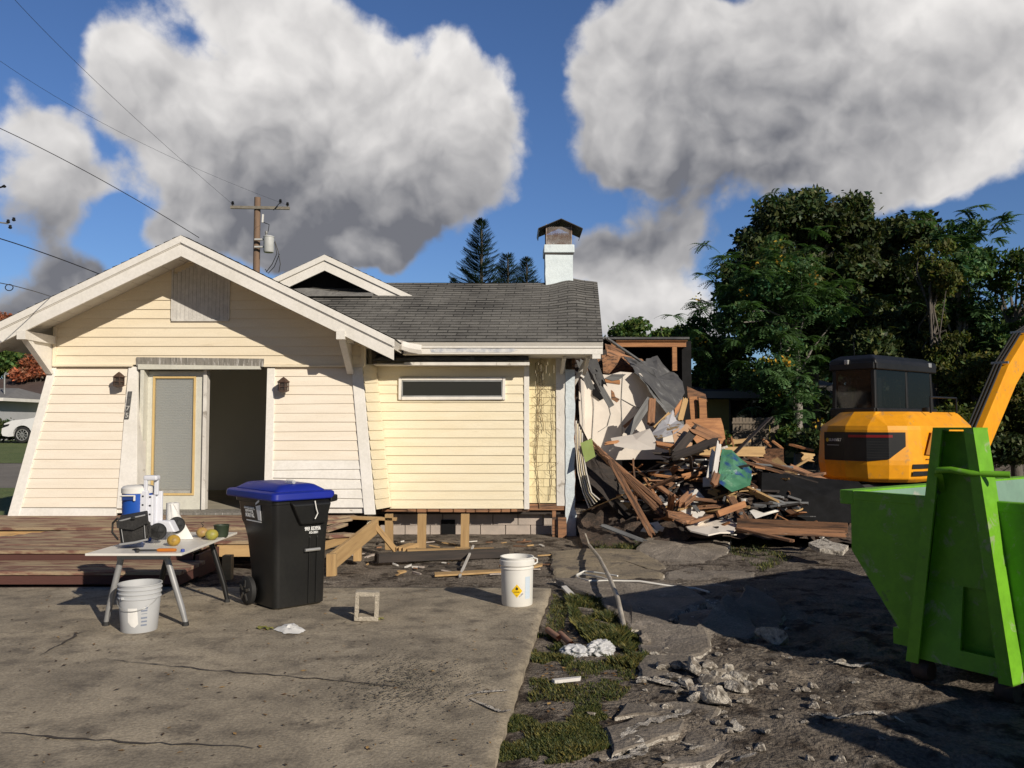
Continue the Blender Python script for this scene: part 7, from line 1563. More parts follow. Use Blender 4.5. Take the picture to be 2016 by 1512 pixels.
def fronds(nr, centres, nf, L, nl, s):
    """feathery compound leaves: a curved rachis with pairs of leaflets, in rosettes"""
    V, T_ = [], []
    for c in centres:
        for k in range(nf):
            a = nr.rand() * 6.28; up = nr.uniform(-.1, .7); l_ = L * nr.uniform(.6, 1.1); t = nr.uniform(.6, 1.5)
            for j in range(nl):
                f = (j + 1.) / nl; r = l_ * f; z = up * r - .55 * r * r / l_; p = c + np.array([math.cos(a) * r, math.sin(a) * r, z])
                for sg in (-1, 1):
                    w = s * (1.15 - .7 * abs(f - .45)); d = np.array([-math.sin(a) * sg + math.cos(a) * .4, math.cos(a) * sg + math.sin(a) * .4, -.25]) * w; e = np.array([math.cos(a), math.sin(a), up - f]) * w * .28
                    V += [p - e, p + d * .5 - e, p + d, p + d * .5 + e]; T_ += [(t, t, t * .9)] * 4
    V = np.array(V); return V, np.arange(len(V)).reshape(-1, 4), np.array(T_)
def limbs(base, top, r0, targets, rng, name, m_, par):
    mb = MB(); base, top = Vector(base), Vector(top); mid = base.lerp(top, .5) + Vector((rng.uniform(-.2, .2), 0, 0)); mb.tube([base, mid, top], [r0, r0 * .75, r0 * .45], 10)
    for t_ in targets:
        t_ = Vector(t_); a = base.lerp(top, rng.uniform(.35, .95)); m = a.lerp(t_, .5) + Vector((rng.uniform(-.2, .2), rng.uniform(-.2, .2), rng.uniform(.0, .4))); mb.tube([a, m, t_], [r0 * .32, r0 * .2, r0 * .06], 6)
    return mb.build(name, m_, par, smooth=True)
def tree(name, label, cat, Y, crown, n, s, leaf, seed, trunk=None, r0=.2, bark='bark', group=None, asp=.5, clump_r=.75, spread=1.4, var=.5, ncl=46, extra=None, droop=0., shell=.45):
    """crown: list of (px, py, rx_px, ry_px) lobes at depth Y"""
    rng = random.Random(seed); nr = np.random.RandomState(seed); k = F / Y
    lobes = []
    for (px, py, rx, ry) in crown: c = P(px, py, Y); lobes.append((c, rx / k, ry / k))
    tot = sum(rx * rz for _, rx, rz in lobes); clumps = []
    for c, rx, rz in lobes:
        m = max(3, int(ncl * rx * rz / tot))
        for _ in range(m):
            d = Vector((rng.gauss(0, 1), rng.gauss(0, 1), rng.gauss(0, 1))).normalized(); f = rng.uniform(.35, .95) ; cr = clump_r * rng.uniform(.45, 1.15)
            q = c + Vector((d.x * max(.05, rx - cr * .6) * f, d.y * spread * rng.uniform(.5, 1), d.z * max(.05, rz - cr * .5) * f)); clumps.append((tuple(q), (cr, cr, cr * .75)))
    gx = trunk[0] if trunk else crown[0][0]; gp = P(gx, HZ, Y); gz = float(prof(Y)) - .1
    t = thing(name, label, cat, (gp.x, Y, gz), group)
    V, Fq, T_ = leaf_cloud(nr, clumps, int(n * 1.35), s, asp, var, shell, droop); np_mesh('crown', V, Fq, leaf, t, tint=T_)
    topc = max(lobes, key=lambda q: q[0].z)[0]; limbs((gp.x, Y, gz), (gp.x * .6 + topc.x * .4, Y, topc.z * .85), r0, [c for c, _ in rng.sample(clumps, min(len(clumps), 22))], rng, 'trunk', M[bark], t)
    if extra: extra(t, clumps, nr)
    return t
BIG = 'trees and shrubs behind the excavator'
tree('broadleaf_tree', 'tallest dark broadleaf tree standing behind the excavator, its round crown against the cloud', 'tree', 27, [(1590, 440, 95, 60), (1500, 500, 85, 70), (1640, 520, 110, 80), (1560, 560, 140, 90), (1460, 560, 60, 60), (1700, 470, 60, 40), (1590, 395, 45, 28), (1620, 640, 140, 90), (1520, 430, 50, 40), (1660, 430, 50, 40)], 42000, .095, M['leaf_dark'], 1, (1600,), .3, ncl=150, clump_r=.72, shell=.3)
tree('broadleaf_tree', 'second dark broadleaf tree joining the tallest one on its right', 'tree', 28, [(1760, 470, 80, 45), (1800, 540, 80, 60), (1730, 560, 80, 60), (1790, 450, 40, 26), (1850, 600, 60, 70), (1760, 640, 90, 60)], 22000, .10, M['leaf_dark'], 2, (1790,), .22, ncl=90, clump_r=.7, shell=.3)
def feather(t, clumps, nr, n=70, L=.75, leaf='leaf_blue', fl=True):
    cs = [np.array(c) + np.array([0, -.2, .15]) + nr.normal(size=3) * .35 for c, r in clumps]; cs = cs[:n] if len(cs) >= n else cs + [cs[nr.randint(len(cs))] + nr.normal(size=3) * .5 for _ in range(n - len(cs))]
    V, Fq, T_ = fronds(nr, cs, 9, L, 8, .10); np_mesh('feathery_leaves', V, Fq, M[leaf], t, tint=T_)
    if fl:
        fc = [(cs[i], (.22, .22, .2)) for i in range(0, len(cs), 11)]; V, Fq, T_ = leaf_cloud(nr, [(tuple(c + np.array([0, -.25, .25])), r) for c, r in fc], 360, .045, .8, .4, .1); np_mesh('flowers', V, Fq, M['yellow_flower'], t, tint=T_)['kind'] = 'stuff'
tree('feathery_tree', 'lighter feathery leaved tree with yellow flower tufts in front of the tallest dark tree', 'tree', 24.5, [(1480, 570, 75, 45), (1560, 560, 80, 45), (1620, 610, 60, 50), (1440, 630, 50, 50), (1520, 650, 110, 60), (1600, 690, 50, 40), (1500, 740, 70, 50), (1560, 780, 50, 50)], 9000, .075, M['leaf_blue'], 3, (1570,), .14, 'bark_pale', ncl=60, clump_r=.5, var=.4, extra=lambda t, c, nr: feather(t, c, nr, 230, .48))
tree('feathery_tree', 'tall thin feathery tree with flat tufts at the far right against the sky', 'tree', 23, [(1890, 465, 50, 42), (1930, 520, 50, 50), (1870, 540, 45, 60), (1920, 640, 60, 70)], 4500, .075, M['leaf_blue'], 4, (1890,), .12, 'bark_pale', ncl=40, clump_r=.42, var=.4, extra=lambda t, c, nr: feather(t, c, nr, 90, .36, fl=False))
tree('vine_covered_tree', 'vine covered slender tree with yellow green leaves left of the thin feathery tree', 'tree', 22.5, [(1840, 560, 26, 80), (1850, 680, 40, 70), (1820, 500, 16, 40)], 7000, .06, M['leaf_olive'], 5, (1845,), .12, ncl=46, clump_r=.34, droop=1.)
tree('vine_covered_tree', 'vine covered tree touching the right edge of the picture', 'tree', 22, [(1998, 560, 34, 80), (2010, 660, 60, 80), (1960, 680, 40, 50)], 7500, .065, M['leaf_mid'], 6, (2000,), .14, ncl=44, clump_r=.42, droop=.6)
tree('understory_tree', 'dense dark undergrowth tree behind the cab', 'tree', 24, [(1700, 690, 80, 70), (1790, 720, 90, 80), (1720, 800, 110, 70), (1870, 760, 90, 80), (1680, 620, 70, 40), (1800, 640, 80, 40)], 22000, .085, M['leaf_dark'], 7, (1740,), .14, ncl=80, clump_r=.55)
tree('understory_tree', 'olive green undergrowth tree between cab and boom', 'tree', 21, [(1900, 740, 70, 70), (1980, 780, 90, 80), (1880, 830, 90, 50), (2010, 850, 90, 60)], 13000, .07, M['leaf_olive'], 8, (1930,), .12, ncl=70, clump_r=.45)
tree('understory_tree', 'shadowy green tree behind the wooden fence', 'tree', 29, [(1420, 700, 70, 70), (1470, 760, 80, 60), (1380, 760, 60, 50), (1560, 830, 90, 60), (1640, 830, 60, 60)], 15000, .10, M['leaf_mid'], 9, (1470,), .14, ncl=80, clump_r=.6)
tree('understory_tree', 'green tree right behind the roof of the rear room', 'tree', 31, [(1375, 670, 45, 50), (1400, 720, 50, 70), (1370, 790, 50, 50)], 7000, .10, M['leaf_mid'], 10, (1385,), .14, ncl=40, clump_r=.6)
tree('distant_tree', 'small distant tree showing between the house roof and the rear room, left one', 'tree', 46, [(1222, 655, 24, 16), (1250, 645, 30, 16), (1235, 672, 50, 16)], 3600, .12, M['leaf_mid'], 11, (1240,), .15, ncl=34, clump_r=.6)
tree('distant_tree', 'small distant tree above the header beam of the rear room, right one', 'tree', 46, [(1300, 662, 30, 12), (1330, 660, 30, 16), (1345, 680, 30, 30)], 3000, .12, M['leaf_mid'], 12, (1325,), .15, ncl=30, clump_r=.6)
mb = MB(); p = P(1302, 700, 45); mb.tube([p - Vector((0, 0, 4)), P(1302, 655, 45), P(1302, 646, 45)], [.06, .05, .03], 6); tag(mb.build('utility_stub', M['bark'], None), 'thin distant pole tip among the small trees above the rear room', 'pole')
for i, (px_, py_, rx, ry, lf_, Y_, lb) in enumerate(((1950, 880, 90, 30, 'leaf_dark', 19.5, 'low dark shrub behind the far rim of the dumpster'), (1600, 870, 60, 22, 'leaf_dark', 22, 'low dark shrub left behind the excavator'), (1540, 862, 40, 26, 'leaf_mid', 25, 'low shrub at the right end of the wooden fence'), (1405, 868, 26, 22, 'leaf_mid', 23, 'small shrub before the yellow house, left of the fence'))):
    tree('shrub', lb, 'shrub', Y_, [(px_, py_, rx, ry), (px_ + rx * .5, py_ + 6, rx * .6, ry)], 3800, .07, M[lf_], 30 + i, (px_,), .04, ncl=22, clump_r=.35)
# dense backing wood beyond everything on the right
nr = np.random.RandomState(99); cl = []
for i in range(190): x = nr.uniform(9.5, 36); cl.append(((x, 38 + nr.rand() * 4, 1.2 + nr.rand() * (5.2 if x > 14 else 2.4)), (1.5, 1.2, 1.3)))
V, Fq, T_ = leaf_cloud(nr, cl, 34000, .20, .6, .5, .2); tag(np_mesh('far_wood', V, Fq, M['leaf_dark'], tint=T_), kind='stuff')
# ------------------------------------------------------------------ araucaria pines
def araucaria(label, px_, top, Y, H, seed, wd):
    rng = random.Random(seed); tp = P(px_, top, Y); t = thing('norfolk_pine', label, 'pine', (tp.x, Y, float(prof(Y))), 'pines behind the house roof'); mb = MB(); mb.tube([(tp.x, Y, float(prof(Y))), (tp.x, Y, tp.z - .8), tp], [.16, .05, .012], 8); mb.build('trunk', M['bark'], t)
    V, T_ = [], []; z = tp.z - .25; k = 0
    while z > tp.z - H:
        dz = tp.z - z; L = wd * (dz / H) ** .8 * rng.uniform(.85, 1.1); nb_ = 8 if dz > 1 else 6
        for b in range(nb_):
            a = b * 6.283 / nb_ + rng.random(); m = max(5, int(L / .075)); tt = rng.uniform(.6, 1.4)
            for j in range(m):
                f = (j + 1) / m; r = L * f; zz = z + .42 * L * f ** 1.6 - .1 * L * f; p = np.array([tp.x + math.cos(a) * r, Y + math.sin(a) * r, zz]); dr = np.array([math.cos(a), math.sin(a), .75 * f + .1]); sd_ = np.array([-math.sin(a), math.cos(a), .25])
                for sg in (-1, 1, 0):
                    w = .21 * (1.1 - .5 * f); d = (sd_ * sg + dr * .9 + np.array([0, 0, .35 if sg == 0 else .1])) * w; e = (dr if sg else sd_) * .022
                    V += [p - e, p + d * .6 - e, p + d * 1.15, p + d * .6 + e]; T_ += [(tt, tt, tt)] * 4
        z -= .14 + .05 * min(1, dz / 2) + rng.uniform(-.02, .02); k += 1
    V = np.array(V); np_mesh('branches', V, np.arange(len(V)).reshape(-1, 4), M['needle'], t, tint=np.array(T_)); return t
araucaria('tallest pine with layered branches behind the house roof, left of the other two', 948, 428, 36, 4.6, 1, 1.65)
araucaria('middle sized pine behind the house roof between the tallest and the smallest', 1000, 497, 38, 3.0, 2, 1.3)
araucaria('smallest pine behind the house roof nearest the chimney', 1037, 504, 40, 2.6, 3, 1.05)
araucaria('tip of a distant pine just showing over the ridge left of the tallest pine', 893, 545, 60, 1.4, 4, .4)
# ------------------------------------------------------------------ utility pole and wires
YU = 33.; pt, pb = P(507, 389, YU), P(507, 700, YU)
pole = thing('utility_pole', 'wooden utility pole with crossarm and grey transformer behind the porch roof', 'utility pole', (pt.x, YU, .6))
pm = mat('pole_wood', (.23, .15, .10), (.16, .11, .08), 4, .9, bump=.3, stretch=(4, 4, .4))
mb = MB(); mb.tube([(pt.x, YU, .5), (pt.x, YU, 4), pt], [.17, .15, .125], 14); mb.build('pole', pm, pole, smooth=True)
a, b = P(454, 408, YU - .15), P(570, 410, YU - .15); mb = MB(); mb.beam(a, b, .10, .11); mb.build('crossarm', mat('weathered_arm', (.24, .22, .18), (.17, .15, .12), 5, .9), pole)
ins = [P(458, 402, YU - .15), P(566, 404, YU - .15), P(552, 398, YU - .15)]
for q in ins: mb = MB(); mb.lathe(q - Vector((0, 0, .06)), [(.001, 0), (.03, 0), (.03, .05), (.075, .06), (.04, .09), (.07, .11), (.04, .14), (.05, .17), (.001, .19)], 10); mb.build('insulator', M['excblack'], pole)
c = P(529, 497, YU - .3); zt_ = P(0, 466, YU - .3).z; tw = .205
tf = mat('transformer_grey', (.52, .53, .52), (.46, .47, .46), 5, .5)
mb = MB(); mb.lathe((c.x, YU - .3, c.z), [(.001, 0), (tw * .9, 0), (tw, .04), (tw, zt_ - c.z - .04), (tw + .015, zt_ - c.z - .03), (tw + .015, zt_ - c.z), (tw * .7, zt_ - c.z + .04), (.001, zt_ - c.z + .05)], 24); mb.bb(pt.x, c.x, YU - .32, YU - .22, c.z + .2, c.z + .26); mb.bb(pt.x, c.x, YU - .32, YU - .22, c.z + .5, c.z + .56); mb.build('transformer', tf, pole, smooth=True)
mb = MB(); mb.lathe((c.x - .1, YU - .3, zt_ + .02), [(.001, 0), (.04, 0), (.06, .05), (.04, .09), (.07, .13), (.05, .2), (.001, .24)], 12); mb.build('bushing', M['chrome'], pole)
mb = MB(); mb.beam(P(518, 422, YU - .1), P(517, 438, YU - .1), .06, .06); mb.build('fuse', M['pail_white'], pole)
for pl in ([(541, 474), (548, 495), (552, 520), (549, 536)], [(541, 476), (545, 500), (536, 520), (524, 536)], [(550, 500), (540, 525), (528, 538), (522, 530)], [(519, 438), (530, 442), (528, 456)], [(552, 398), (543, 408), (538, 414)]):
    mb = MB(); mb.tube([P(x, y, YU - .35) for x, y in pl], .017, 5); mb.build('drop_lead', M['excblack'], pole, smooth=True)
def wire(label, pts, w=.012, nm='overhead_wire', n=24):
    q = [P(*p) for p in pts]; L = []
    for i in range(n + 1):
        t_ = i / n
        if len(q) == 2: p = q[0].lerp(q[1], t_) - Vector((0, 0, 4 * .25 * t_ * (1 - t_)))
        else: p = q[0] * (1 - t_) ** 2 + q[1] * 2 * t_ * (1 - t_) + q[2] * t_ ** 2
        L.append(p)
    mb = MB(); mb.tube(L, w, 5); return tag(mb.build(nm, M['excblack'], None), label, 'wire')
wire('topmost overhead wire coming down to the left insulator of the utility pole', [(24, -6, 15), (180, 165, 20), (458, 402, YU)], .005)
wire('thin overhead wire ending at the right insulator of the utility pole', [(0, 120, 16), (230, 280, 22), (566, 404, YU)], .004)
wire('overhead wire dropping to the left slope of the porch roof', [(-6, 250, 11), (180, 335, 11.4), (392, 468, 12.5)], .0055)
wire('lower thick service wire reaching the left eave of the porch roof', [(-6, 468, 10), (90, 497, 10.6), (204, 543, 11.6)], .007)
wire('lowest service wire with a loop meeting the porch roof at the left', [(-6, 556, 10), (50, 566, 10.6), (112, 588, 11.6)], .0055)
mb = MB(); lc = P(18, 566, 10.4); mb.tube([lc + Vector((.05 * math.cos(a_), 0, .04 * math.sin(a_))) for a_ in np.linspace(0, 6.28, 14)], .006, 5); tag(mb.build('wire_loop', M['excblack'], None), 'small slack loop hanging on the lowest service wire', 'wire')
mb = MB(); ss = [P(0, 438, 30), P(16, 440, 30)]; mb.tube(ss, .03, 6); 
t = thing('line_insulator', 'pair of wire insulators on a bracket at the left edge of the sky', 'insulator', tuple(P(10, 440, 30))); mb.build('bracket', M['chrome'], t)
for px_, py_ in ((16, 440), (27, 436), (20, 451)): mb = MB(); mb.lathe(P(px_, py_, 30), [(.001, 0), (.05, .02), (.07, .06), (.04, .1), (.06, .13), (.001, .16)], 10); mb.build('insulator', M['excblack'], t)
mb = MB(); mb.lathe(P(8, 370, 30), [(.001, 0), (.05, .02), (.08, .06), (.04, .1), (.001, .13)], 10); mb.tube([P(-4, 370, 30), P(8, 367, 30)], .03, 6); tag(mb.build('line_insulator', M['excblack'], None), 'single small insulator high at the left edge of the sky', 'insulator')
# ------------------------------------------------------------------ houses behind on the right
yh = thing('yellow_house', 'low yellow house with dark roof and wide glass door behind the debris', 'house', (9, 28, .4))
ym = mat('yellow_stucco', (.34, .30, .12), (.30, .26, .10), 2, .9)
YH = 28.; z0 = .3; ztop = P(0, 792, YH).z
mb = MB(); mb.bb(P(1350, 0, YH).x, P(1425, 0, YH).x, YH, YH + .2, z0, ztop + .1); mb.bb(P(1512, 0, YH).x, P(1660, 0, YH).x, YH, YH + .2, z0, ztop + .1); mb.bb(P(1350, 0, YH).x, P(1360, 0, YH).x, YH, YH + 7, z0, ztop + .1); mb.build('wall', ym, yh)
mb = MB(); mb.bb(P(1425, 0, YH).x, P(1512, 0, YH).x, YH + .08, YH + .12, z0, P(0, 786, YH).z); gd = mb.build('glass_door', glass_mat('dark_house_glass', (.02, .022, .02), .1, .05), yh)
mb = MB()
for px_ in (1425, 1468, 1509): mb.bb(P(px_, 0, YH).x, P(px_ + 3, 0, YH).x, YH, YH + .07, z0, P(0, 785, YH).z)
mb.bb(P(1425, 0, YH).x, P(1512, 0, YH).x, YH + .0, YH + .07, P(0, 788, YH).z, P(0, 785, YH).z); mb.build('door_frame', mat('bronze_frame', (.08, .08, .08), None, rough=.5), gd)
re = P(1340, 785, YH - .7); mb = MB(); x0_, x1_ = P(1345, 0, YH).x - .6, P(1670, 0, YH).x; ze_ = P(0, 778, YH - .7).z; zr_ = P(0, 752, YH + 3).z
mb.prism([(x0_, YH - .7, ze_), (x1_, YH - .7, ze_), (x1_, YH + 3.5, zr_), (x0_ + .3, YH + 3.5, zr_)], (0, 0, .12)); mb.prism([(x0_, YH + 7.7, ze_), (x1_, YH + 7.7, ze_), (x1_, YH + 3.5, zr_), (x0_ + .3, YH + 3.5, zr_)], (0, 0, .12)); mb.build('roof', mat('dark_house_roof', (.06, .055, .05), (.09, .08, .07), 3, .9), yh)
mb = MB(); mb.bb(x0_, x1_, YH - .75, YH - .70, ze_ - .1, ze_ + .13); mb.build('fascia', mat('grey_fascia', (.20, .21, .22), None, rough=.6), yh)
fn = thing('wooden_fence', 'weathered grey wooden picket fence before the glass door of the yellow house', 'fence', (8, 24.5, .2)); mb = MB(); YF = 24.5; x = P(1432, 0, YF).x
while x < P(1518, 0, YF).x: mb.bb(x, x + .085, YF, YF + .02, .1, P(0, 822 + rng.uniform(-1, 1), YF).z); x += .098
mb.build('pickets', mat('grey_picket', (.20, .16, .12), (.14, .115, .09), 4, .9, stretch=(5, 5, .5)), fn)
mb = MB(); 
for py_ in (832, 850): z = P(0, py_, YF).z; mb.bb(P(1430, 0, YF).x, P(1520, 0, YF).x, YF - .04, YF, z - .03, z + .03)
mb.build('rail', mat('grey_picket', (.2, .16, .12)), fn)
wire('thin pale wire running over the yellow house roof', [(1352, 744, 27), (1440, 745.5, 27), (1530, 747, 27)], .012)
mb = MB(); mb.tube([P(1515, 866, 24), P(1515, 838, 24)], .02, 6); tag(mb.build('survey_stake', mat('yellow_black_stake', (.5, .4, .05), (.02, .02, .02), 22, .6), None), 'thin yellow and black striped stake at the right end of the wooden fence', 'stake')
# ------------------------------------------------------------------ left background
bh = thing('brown_roof_house', 'tan house with brown roof far behind at the left edge', 'house', (-27, 44, .8)); YL = 44.
bx0, bx1 = -40., P(112, 0, YL).x + 3
mb = MB(); mb.bb(bx0, bx1, YL, YL + 8, .6, P(0, 788, YL).z); mb.build('wall', mat('tan_wall', (.55, .50, .34), (.48, .44, .30), 1, .9), bh)
mb = MB(); ze_, zr_ = P(0, 788, YL - .6).z, P(0, 750, YL + 4).z; mb.prism([(bx0, YL - .6, ze_), (bx1 + .5, YL - .6, ze_), (bx1 + .5, YL + 4, zr_), (bx0, YL + 4, zr_)], (0, 0, .12)); mb.prism([(bx0, YL + 8.6, ze_), (bx1 + .5, YL + 8.6, ze_), (bx1 + .5, YL + 4, zr_), (bx0, YL + 4, zr_)], (0, 0, .12)); mb.build('roof', mat('brown_shingle', (.075, .05, .042), (.10, .07, .06), 3, .9, bump=.3), bh)
mb = MB(); mb.bb(bx0, bx1 + .5, YL - .66, YL - .6, ze_ - .08, ze_ + .10); mb.build('fascia', M['white'], bh)
gh = thing('grey_house', 'pale grey house corner with grey hip roof at the left edge', 'house', (-26, 40, .8)); YG2 = 39.5
gx1_ = P(21, 0, YG2).x; mb = MB(); mb.bb(-34, gx1_, YG2, YG2 + 5, .6, P(0, 785, YG2).z); mb.build('wall', mat('pale_grey_wall', (.42, .43, .45), (.37, .38, .40), 1, .9), gh)
mb = MB(); ze_ = P(0, 783, YG2 - .6).z; e1_ = P(46, 0, YG2).x; mb.add([(-34, YG2 - .6, ze_), (e1_, YG2 - .6, ze_), (e1_, YG2 + 5, ze_), (-34, YG2 + 5, ze_), (-34, YG2 + 2.2, P(0, 762, YG2 + 2).z), (P(6, 0, YG2).x, YG2 + 2.2, P(0, 764, YG2 + 2).z)], [(0, 1, 5, 4), (1, 2, 5), (2, 3, 4, 5)]); mb.build('roof', mat('grey_hip_shingle', (.20, .195, .19), (.16, .155, .15), 4, .9), gh, fix=False)
mb = MB(); mb.bb(-34, e1_, YG2 - .65, YG2 - .6, ze_ - .15, ze_); mb.bb(e1_ - .05, e1_, YG2 - .6, YG2 + 5, ze_ - .15, ze_); mb.build('fascia', M['white'], gh)
mb = MB(); q = P(9, 768, YG2 + .5); mb.tube([q - Vector((0, 0, .2)), P(9, 737, YG2 + .5), P(12, 733, YG2 + .5)], .035, 8); mb.tube([P(9, 738, YG2 + .5), P(16, 736, YG2 + .5)], .04, 6); mb.build('service_mast', M['chrome'], gh)
# white car, front wheel end on view
YCAR = 35.; t = thing('parked_car', 'white parked car whose front end shows between the grey shrub and the slanted porch pier', 'car', (P(60, 0, YCAR).x, YCAR, .72))
gx = P(28, 0, YCAR).x; gz = float(prof(YCAR)); sd = [(0, .42), (.02, .62), (.12, .82), (.45, .95), (1.1, 1.02), (1.35, 1.06), (1.95, 1.45), (2.3, 1.52), (3.4, 1.5), (4.1, 1.1), (4.5, 1.02), (4.6, .5), (4.5, .3), (4.0, .28)]
def arch(cx_, r_): return [(cx_ + r_ * math.cos(a_), .34 + r_ * math.sin(a_)) for a_ in np.linspace(-.15, math.pi + .15, 12)]
prf = sd + arch(3.75, .40) + [(3.2, .25), (1.4, .25)] + arch(.88, .40) + [(.3, .26), (.05, .3)]
wcar = mat('car_white', (.72, .72, .72), None, rough=.25, coat=.4, spec=.5)
mb = MB(); mb.prism([(gx + a_, YCAR, gz + z) for a_, z in prf], (0, 1.75, 0)); mb.build('body', wcar, t, bevel=.04)
mb = MB(); mb.prism([(gx + a_, YCAR - .012, gz + z) for a_, z in ((1.45, 1.07), (1.98, 1.40), (3.3, 1.42), (3.9, 1.1))], (0, .02, 0)); mb.build('side_window', glass_mat('car_glass', (.02, .02, .022), .1, .05), t)
mb = MB(); mb.prism([(gx + .02, YCAR - .01, gz + .62), (gx + .09, YCAR - .01, gz + .76), (gx + .34, YCAR - .01, gz + .80), (gx + .3, YCAR - .01, gz + .72)], (0, .05, 0)); mb.build('headlight', M['excblack'], t)
mb = MB(); mb.bb(gx - .01, gx + .04, YCAR + .05, YCAR + 1.7, gz + .35, gz + .55); mb.build('front_bumper', M['excblack'], t)
for cx_ in (.88, 3.75):
    for yy_ in (YCAR + .02, YCAR + 1.73):
        c = Vector((gx + cx_, yy_, gz + .34)); mb = MB(); mb.lathe(c, [(.2, -.02), (.27, -.03), (.335, -.01), (.34, .05), (.335, .18), (.001, .2)], 28, axis=(0, 1, 0)); w_ = mb.build('wheel', M['wheel'], t, smooth=True)
        mb = MB(); mb.lathe(c, [(.21, -.025), (.235, -.035), (.25, -.02)], 24, axis=(0, 1, 0))
        for k in range(10): an = k * .6283; mb.beam(c + Vector((.03 * math.cos(an), -.025, .03 * math.sin(an))), c + Vector((.22 * math.cos(an), -.02, .22 * math.sin(an))), .03, .02, up=(0, 1, 0))
        mb.build('rim', M['chrome'], w_)
tree('shrub', 'dark grey green shrub in front of the pale grey house at the left edge', 'shrub', 36.5, [(8, 845, 22, 24), (-14, 840, 20, 24)], 3500, .07, M['leaf_dark'], 50, (5,), .05, ncl=24, clump_r=.4)
tree('shrub', 'small light palm like shrub against the tan wall above the white car', 'shrub', 42.5, [(34, 826, 14, 8), (26, 832, 10, 8)], 500, .12, M['leaf_olive'], 51, (33,), .04, ncl=10, clump_r=.3, asp=.15)
tree('red_leaved_tree', 'tree with salmon red autumn leaves behind the brown roof', 'tree', 47.5, [(68, 715, 30, 22), (88, 735, 22, 16), (60, 740, 30, 12)], 3200, .09, M['leaf_red'], 52, (75,), .10, ncl=34, clump_r=.5)
tree('red_leaved_tree', 'pinkish red treetop showing above the porch barge board at the left edge', 'tree', 56, [(8, 628, 24, 12), (20, 640, 20, 12), (0, 655, 30, 16)], 3000, .10, M['leaf_red'], 53, (8,), .16, ncl=26, clump_r=.55)
tree('dark_tree', 'dark green tree filling the gap under the left porch eave', 'tree', 50, [(12, 705, 40, 34), (20, 720, 50, 34), (90, 745, 50, 20), (-20, 700, 60, 40), (110, 725, 40, 26)], 7500, .14, M['leaf_mid'], 54, (40,), .2, ncl=56, clump_r=.9)
# ------------------------------------------------------------------ labels of the loose pieces: each told by its look and by what lies next to it
def proj(v):
    d = Vector(v) - Vector((0, 0, EYE)); yy_ = d.y * math.cos(PITCH) + d.z * math.sin(PITCH); zz_ = -d.y * math.sin(PITCH) + d.z * math.cos(PITCH); return CX + F * d.x / yy_, CY - F * zz_ / yy_
MARKS = [('leaning stud bundle', 1230, 950), ('green wrapped board', 1447, 925), ('peach panel', 1347, 858), ('orange cabinet side', 1392, 850), ('large white panel on the grass', 1400, 1038), ('long dark red beam', 1560, 1036), ('white corner frame', 1505, 1010), ('yellow pine board', 1430, 886),
         ('dark cabinet box', 1524, 900), ('smooth white panel', 1245, 868), ('stained ceiling board', 1310, 840), ('pair of upright studs', 1338, 805), ('brick coloured block', 1350, 985), ('lime green board', 1158, 886), ('pale door edge', 1408, 910), ('arched dark roofing board', 1368, 885), ('black sheeting', 1600, 970), ('excavator tracks', 1590, 915)]
seen = {}
def rel_label(o, head, marks):
    px, py = proj(o.matrix_world.translation if False else o.matrix_basis.translation if o.matrix_basis.translation.length > .01 else Vector(o.data.vertices[0].co)); best = sorted(marks, key=lambda q: (q[1] - px) ** 2 + 2 * (q[2] - py) ** 2)
    for m_ in best[:7]:
        dx, dy = px - m_[1], py - m_[2]; near = 'close ' if abs(dx) + abs(dy) < 26 else ''
        r_ = ('left of' if dx < 0 else 'right of') if abs(dx) > 1.6 * abs(dy) else ('above' if dy < 0 else 'below') if abs(dy) > 1.6 * abs(dx) else ('up and left of' if dx < 0 and dy < 0 else 'up and right of' if dy < 0 else 'down and left of' if dx < 0 else 'down and right of')
        lab = head + ', ' + near + r_ + ' the ' + m_[0]
        if len(lab.split()) > 16: lab = lab.replace(' in the heap', '')
        if lab not in seen: break
    seen[lab] = 1; o['label'] = lab
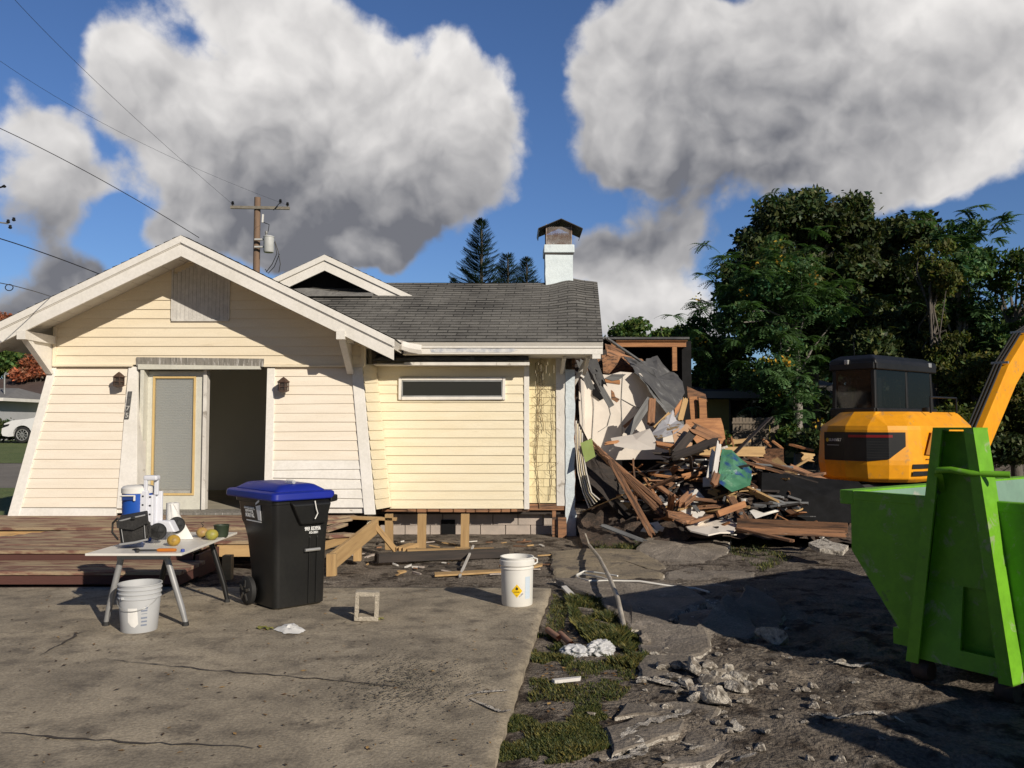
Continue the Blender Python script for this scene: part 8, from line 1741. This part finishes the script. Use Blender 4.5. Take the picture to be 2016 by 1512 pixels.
for o in [o for o in COL.objects if o.name.startswith(('loose_board', 'rubble_scrap', 'dark_trim_piece'))]:
    d_ = max(o.dimensions) if o.name.startswith('loose') else 0
    col_ = {'old_framing': 'reddish brown', 'dark_board': 'dark', 'orange_framing': 'orange', 'raw_lumber': 'pale raw', 'painted_board': 'white painted', 'grey_board_old': 'grey', 'drywall': 'white', 'roofing_felt': 'black'}.get(o.data.materials[0].name, 'brown')
    kind = 'board' if o.name.startswith('loose') else 'flat scrap' if o.name.startswith('rubble') else 'trim strip'
    xs_ = [v.co.x for v in o.data.vertices]; ln_ = max(xs_) - min(xs_)
    sz_ = ('long ' if ln_ > .85 else 'short ' if ln_ < .45 else '') if kind == 'board' else 'small ' if kind == 'flat scrap' else 'thin '
    rel_label(o, sz_ + col_ + ' ' + kind + ' in the heap', MARKS)
ORD = ['topmost', 'second', 'third', 'fourth', 'fifth', 'sixth', 'seventh', 'eighth', 'ninth', 'tenth']
st_ = sorted([o for o in COL.objects if o.name.startswith('leaning_stud')], key=lambda o: -proj(o.matrix_basis.translation)[0])
for i, o in enumerate(st_): o['label'] = ('rightmost' if i == 0 else ORD[i] + ' from the right') + ' of the long brown studs leaning down from the stucco column'
LM = [('upright pale lump in shade', 1405, 1200), ('tilted triangular slab', 1430, 1240), ('low flat slab', 1320, 1408), ('brown and white boulder', 1528, 1262), ('flat slab along the grass strip', 1310, 1320), ('slab with a pale right edge', 1400, 1460)]
for i, (x, y, s) in enumerate(ls):
    o = [q for q in COL.objects if q.name.startswith('concrete_lump')][3 + i]; rel_label(o, ('big' if s > .07 else 'small' if s < .045 else 'medium') + ' pale lump', LM)
for nm_, wd_ in (('torn_roof_strip', 'torn dark strip dangling under the broken eave'), ('bent_siding_strip', 'bowed siding strip beside the stucco column'), ('pale_splinter', 'pale splinter at the foot of the column'), ('pale_log', 'pale log in the stack behind the yellow board')):
    q = [o for o in COL.objects if o.name.startswith(nm_)]; cx_ = lambda o: proj(o.matrix_basis @ o.data.vertices[0].co)[0]; q.sort(key=cx_)
    for i, o in enumerate(q): o['label'] = ('leftmost ' if i == 0 else 'rightmost ' if i == len(q) - 1 else ORD[i] + ' from the left, ') + wd_
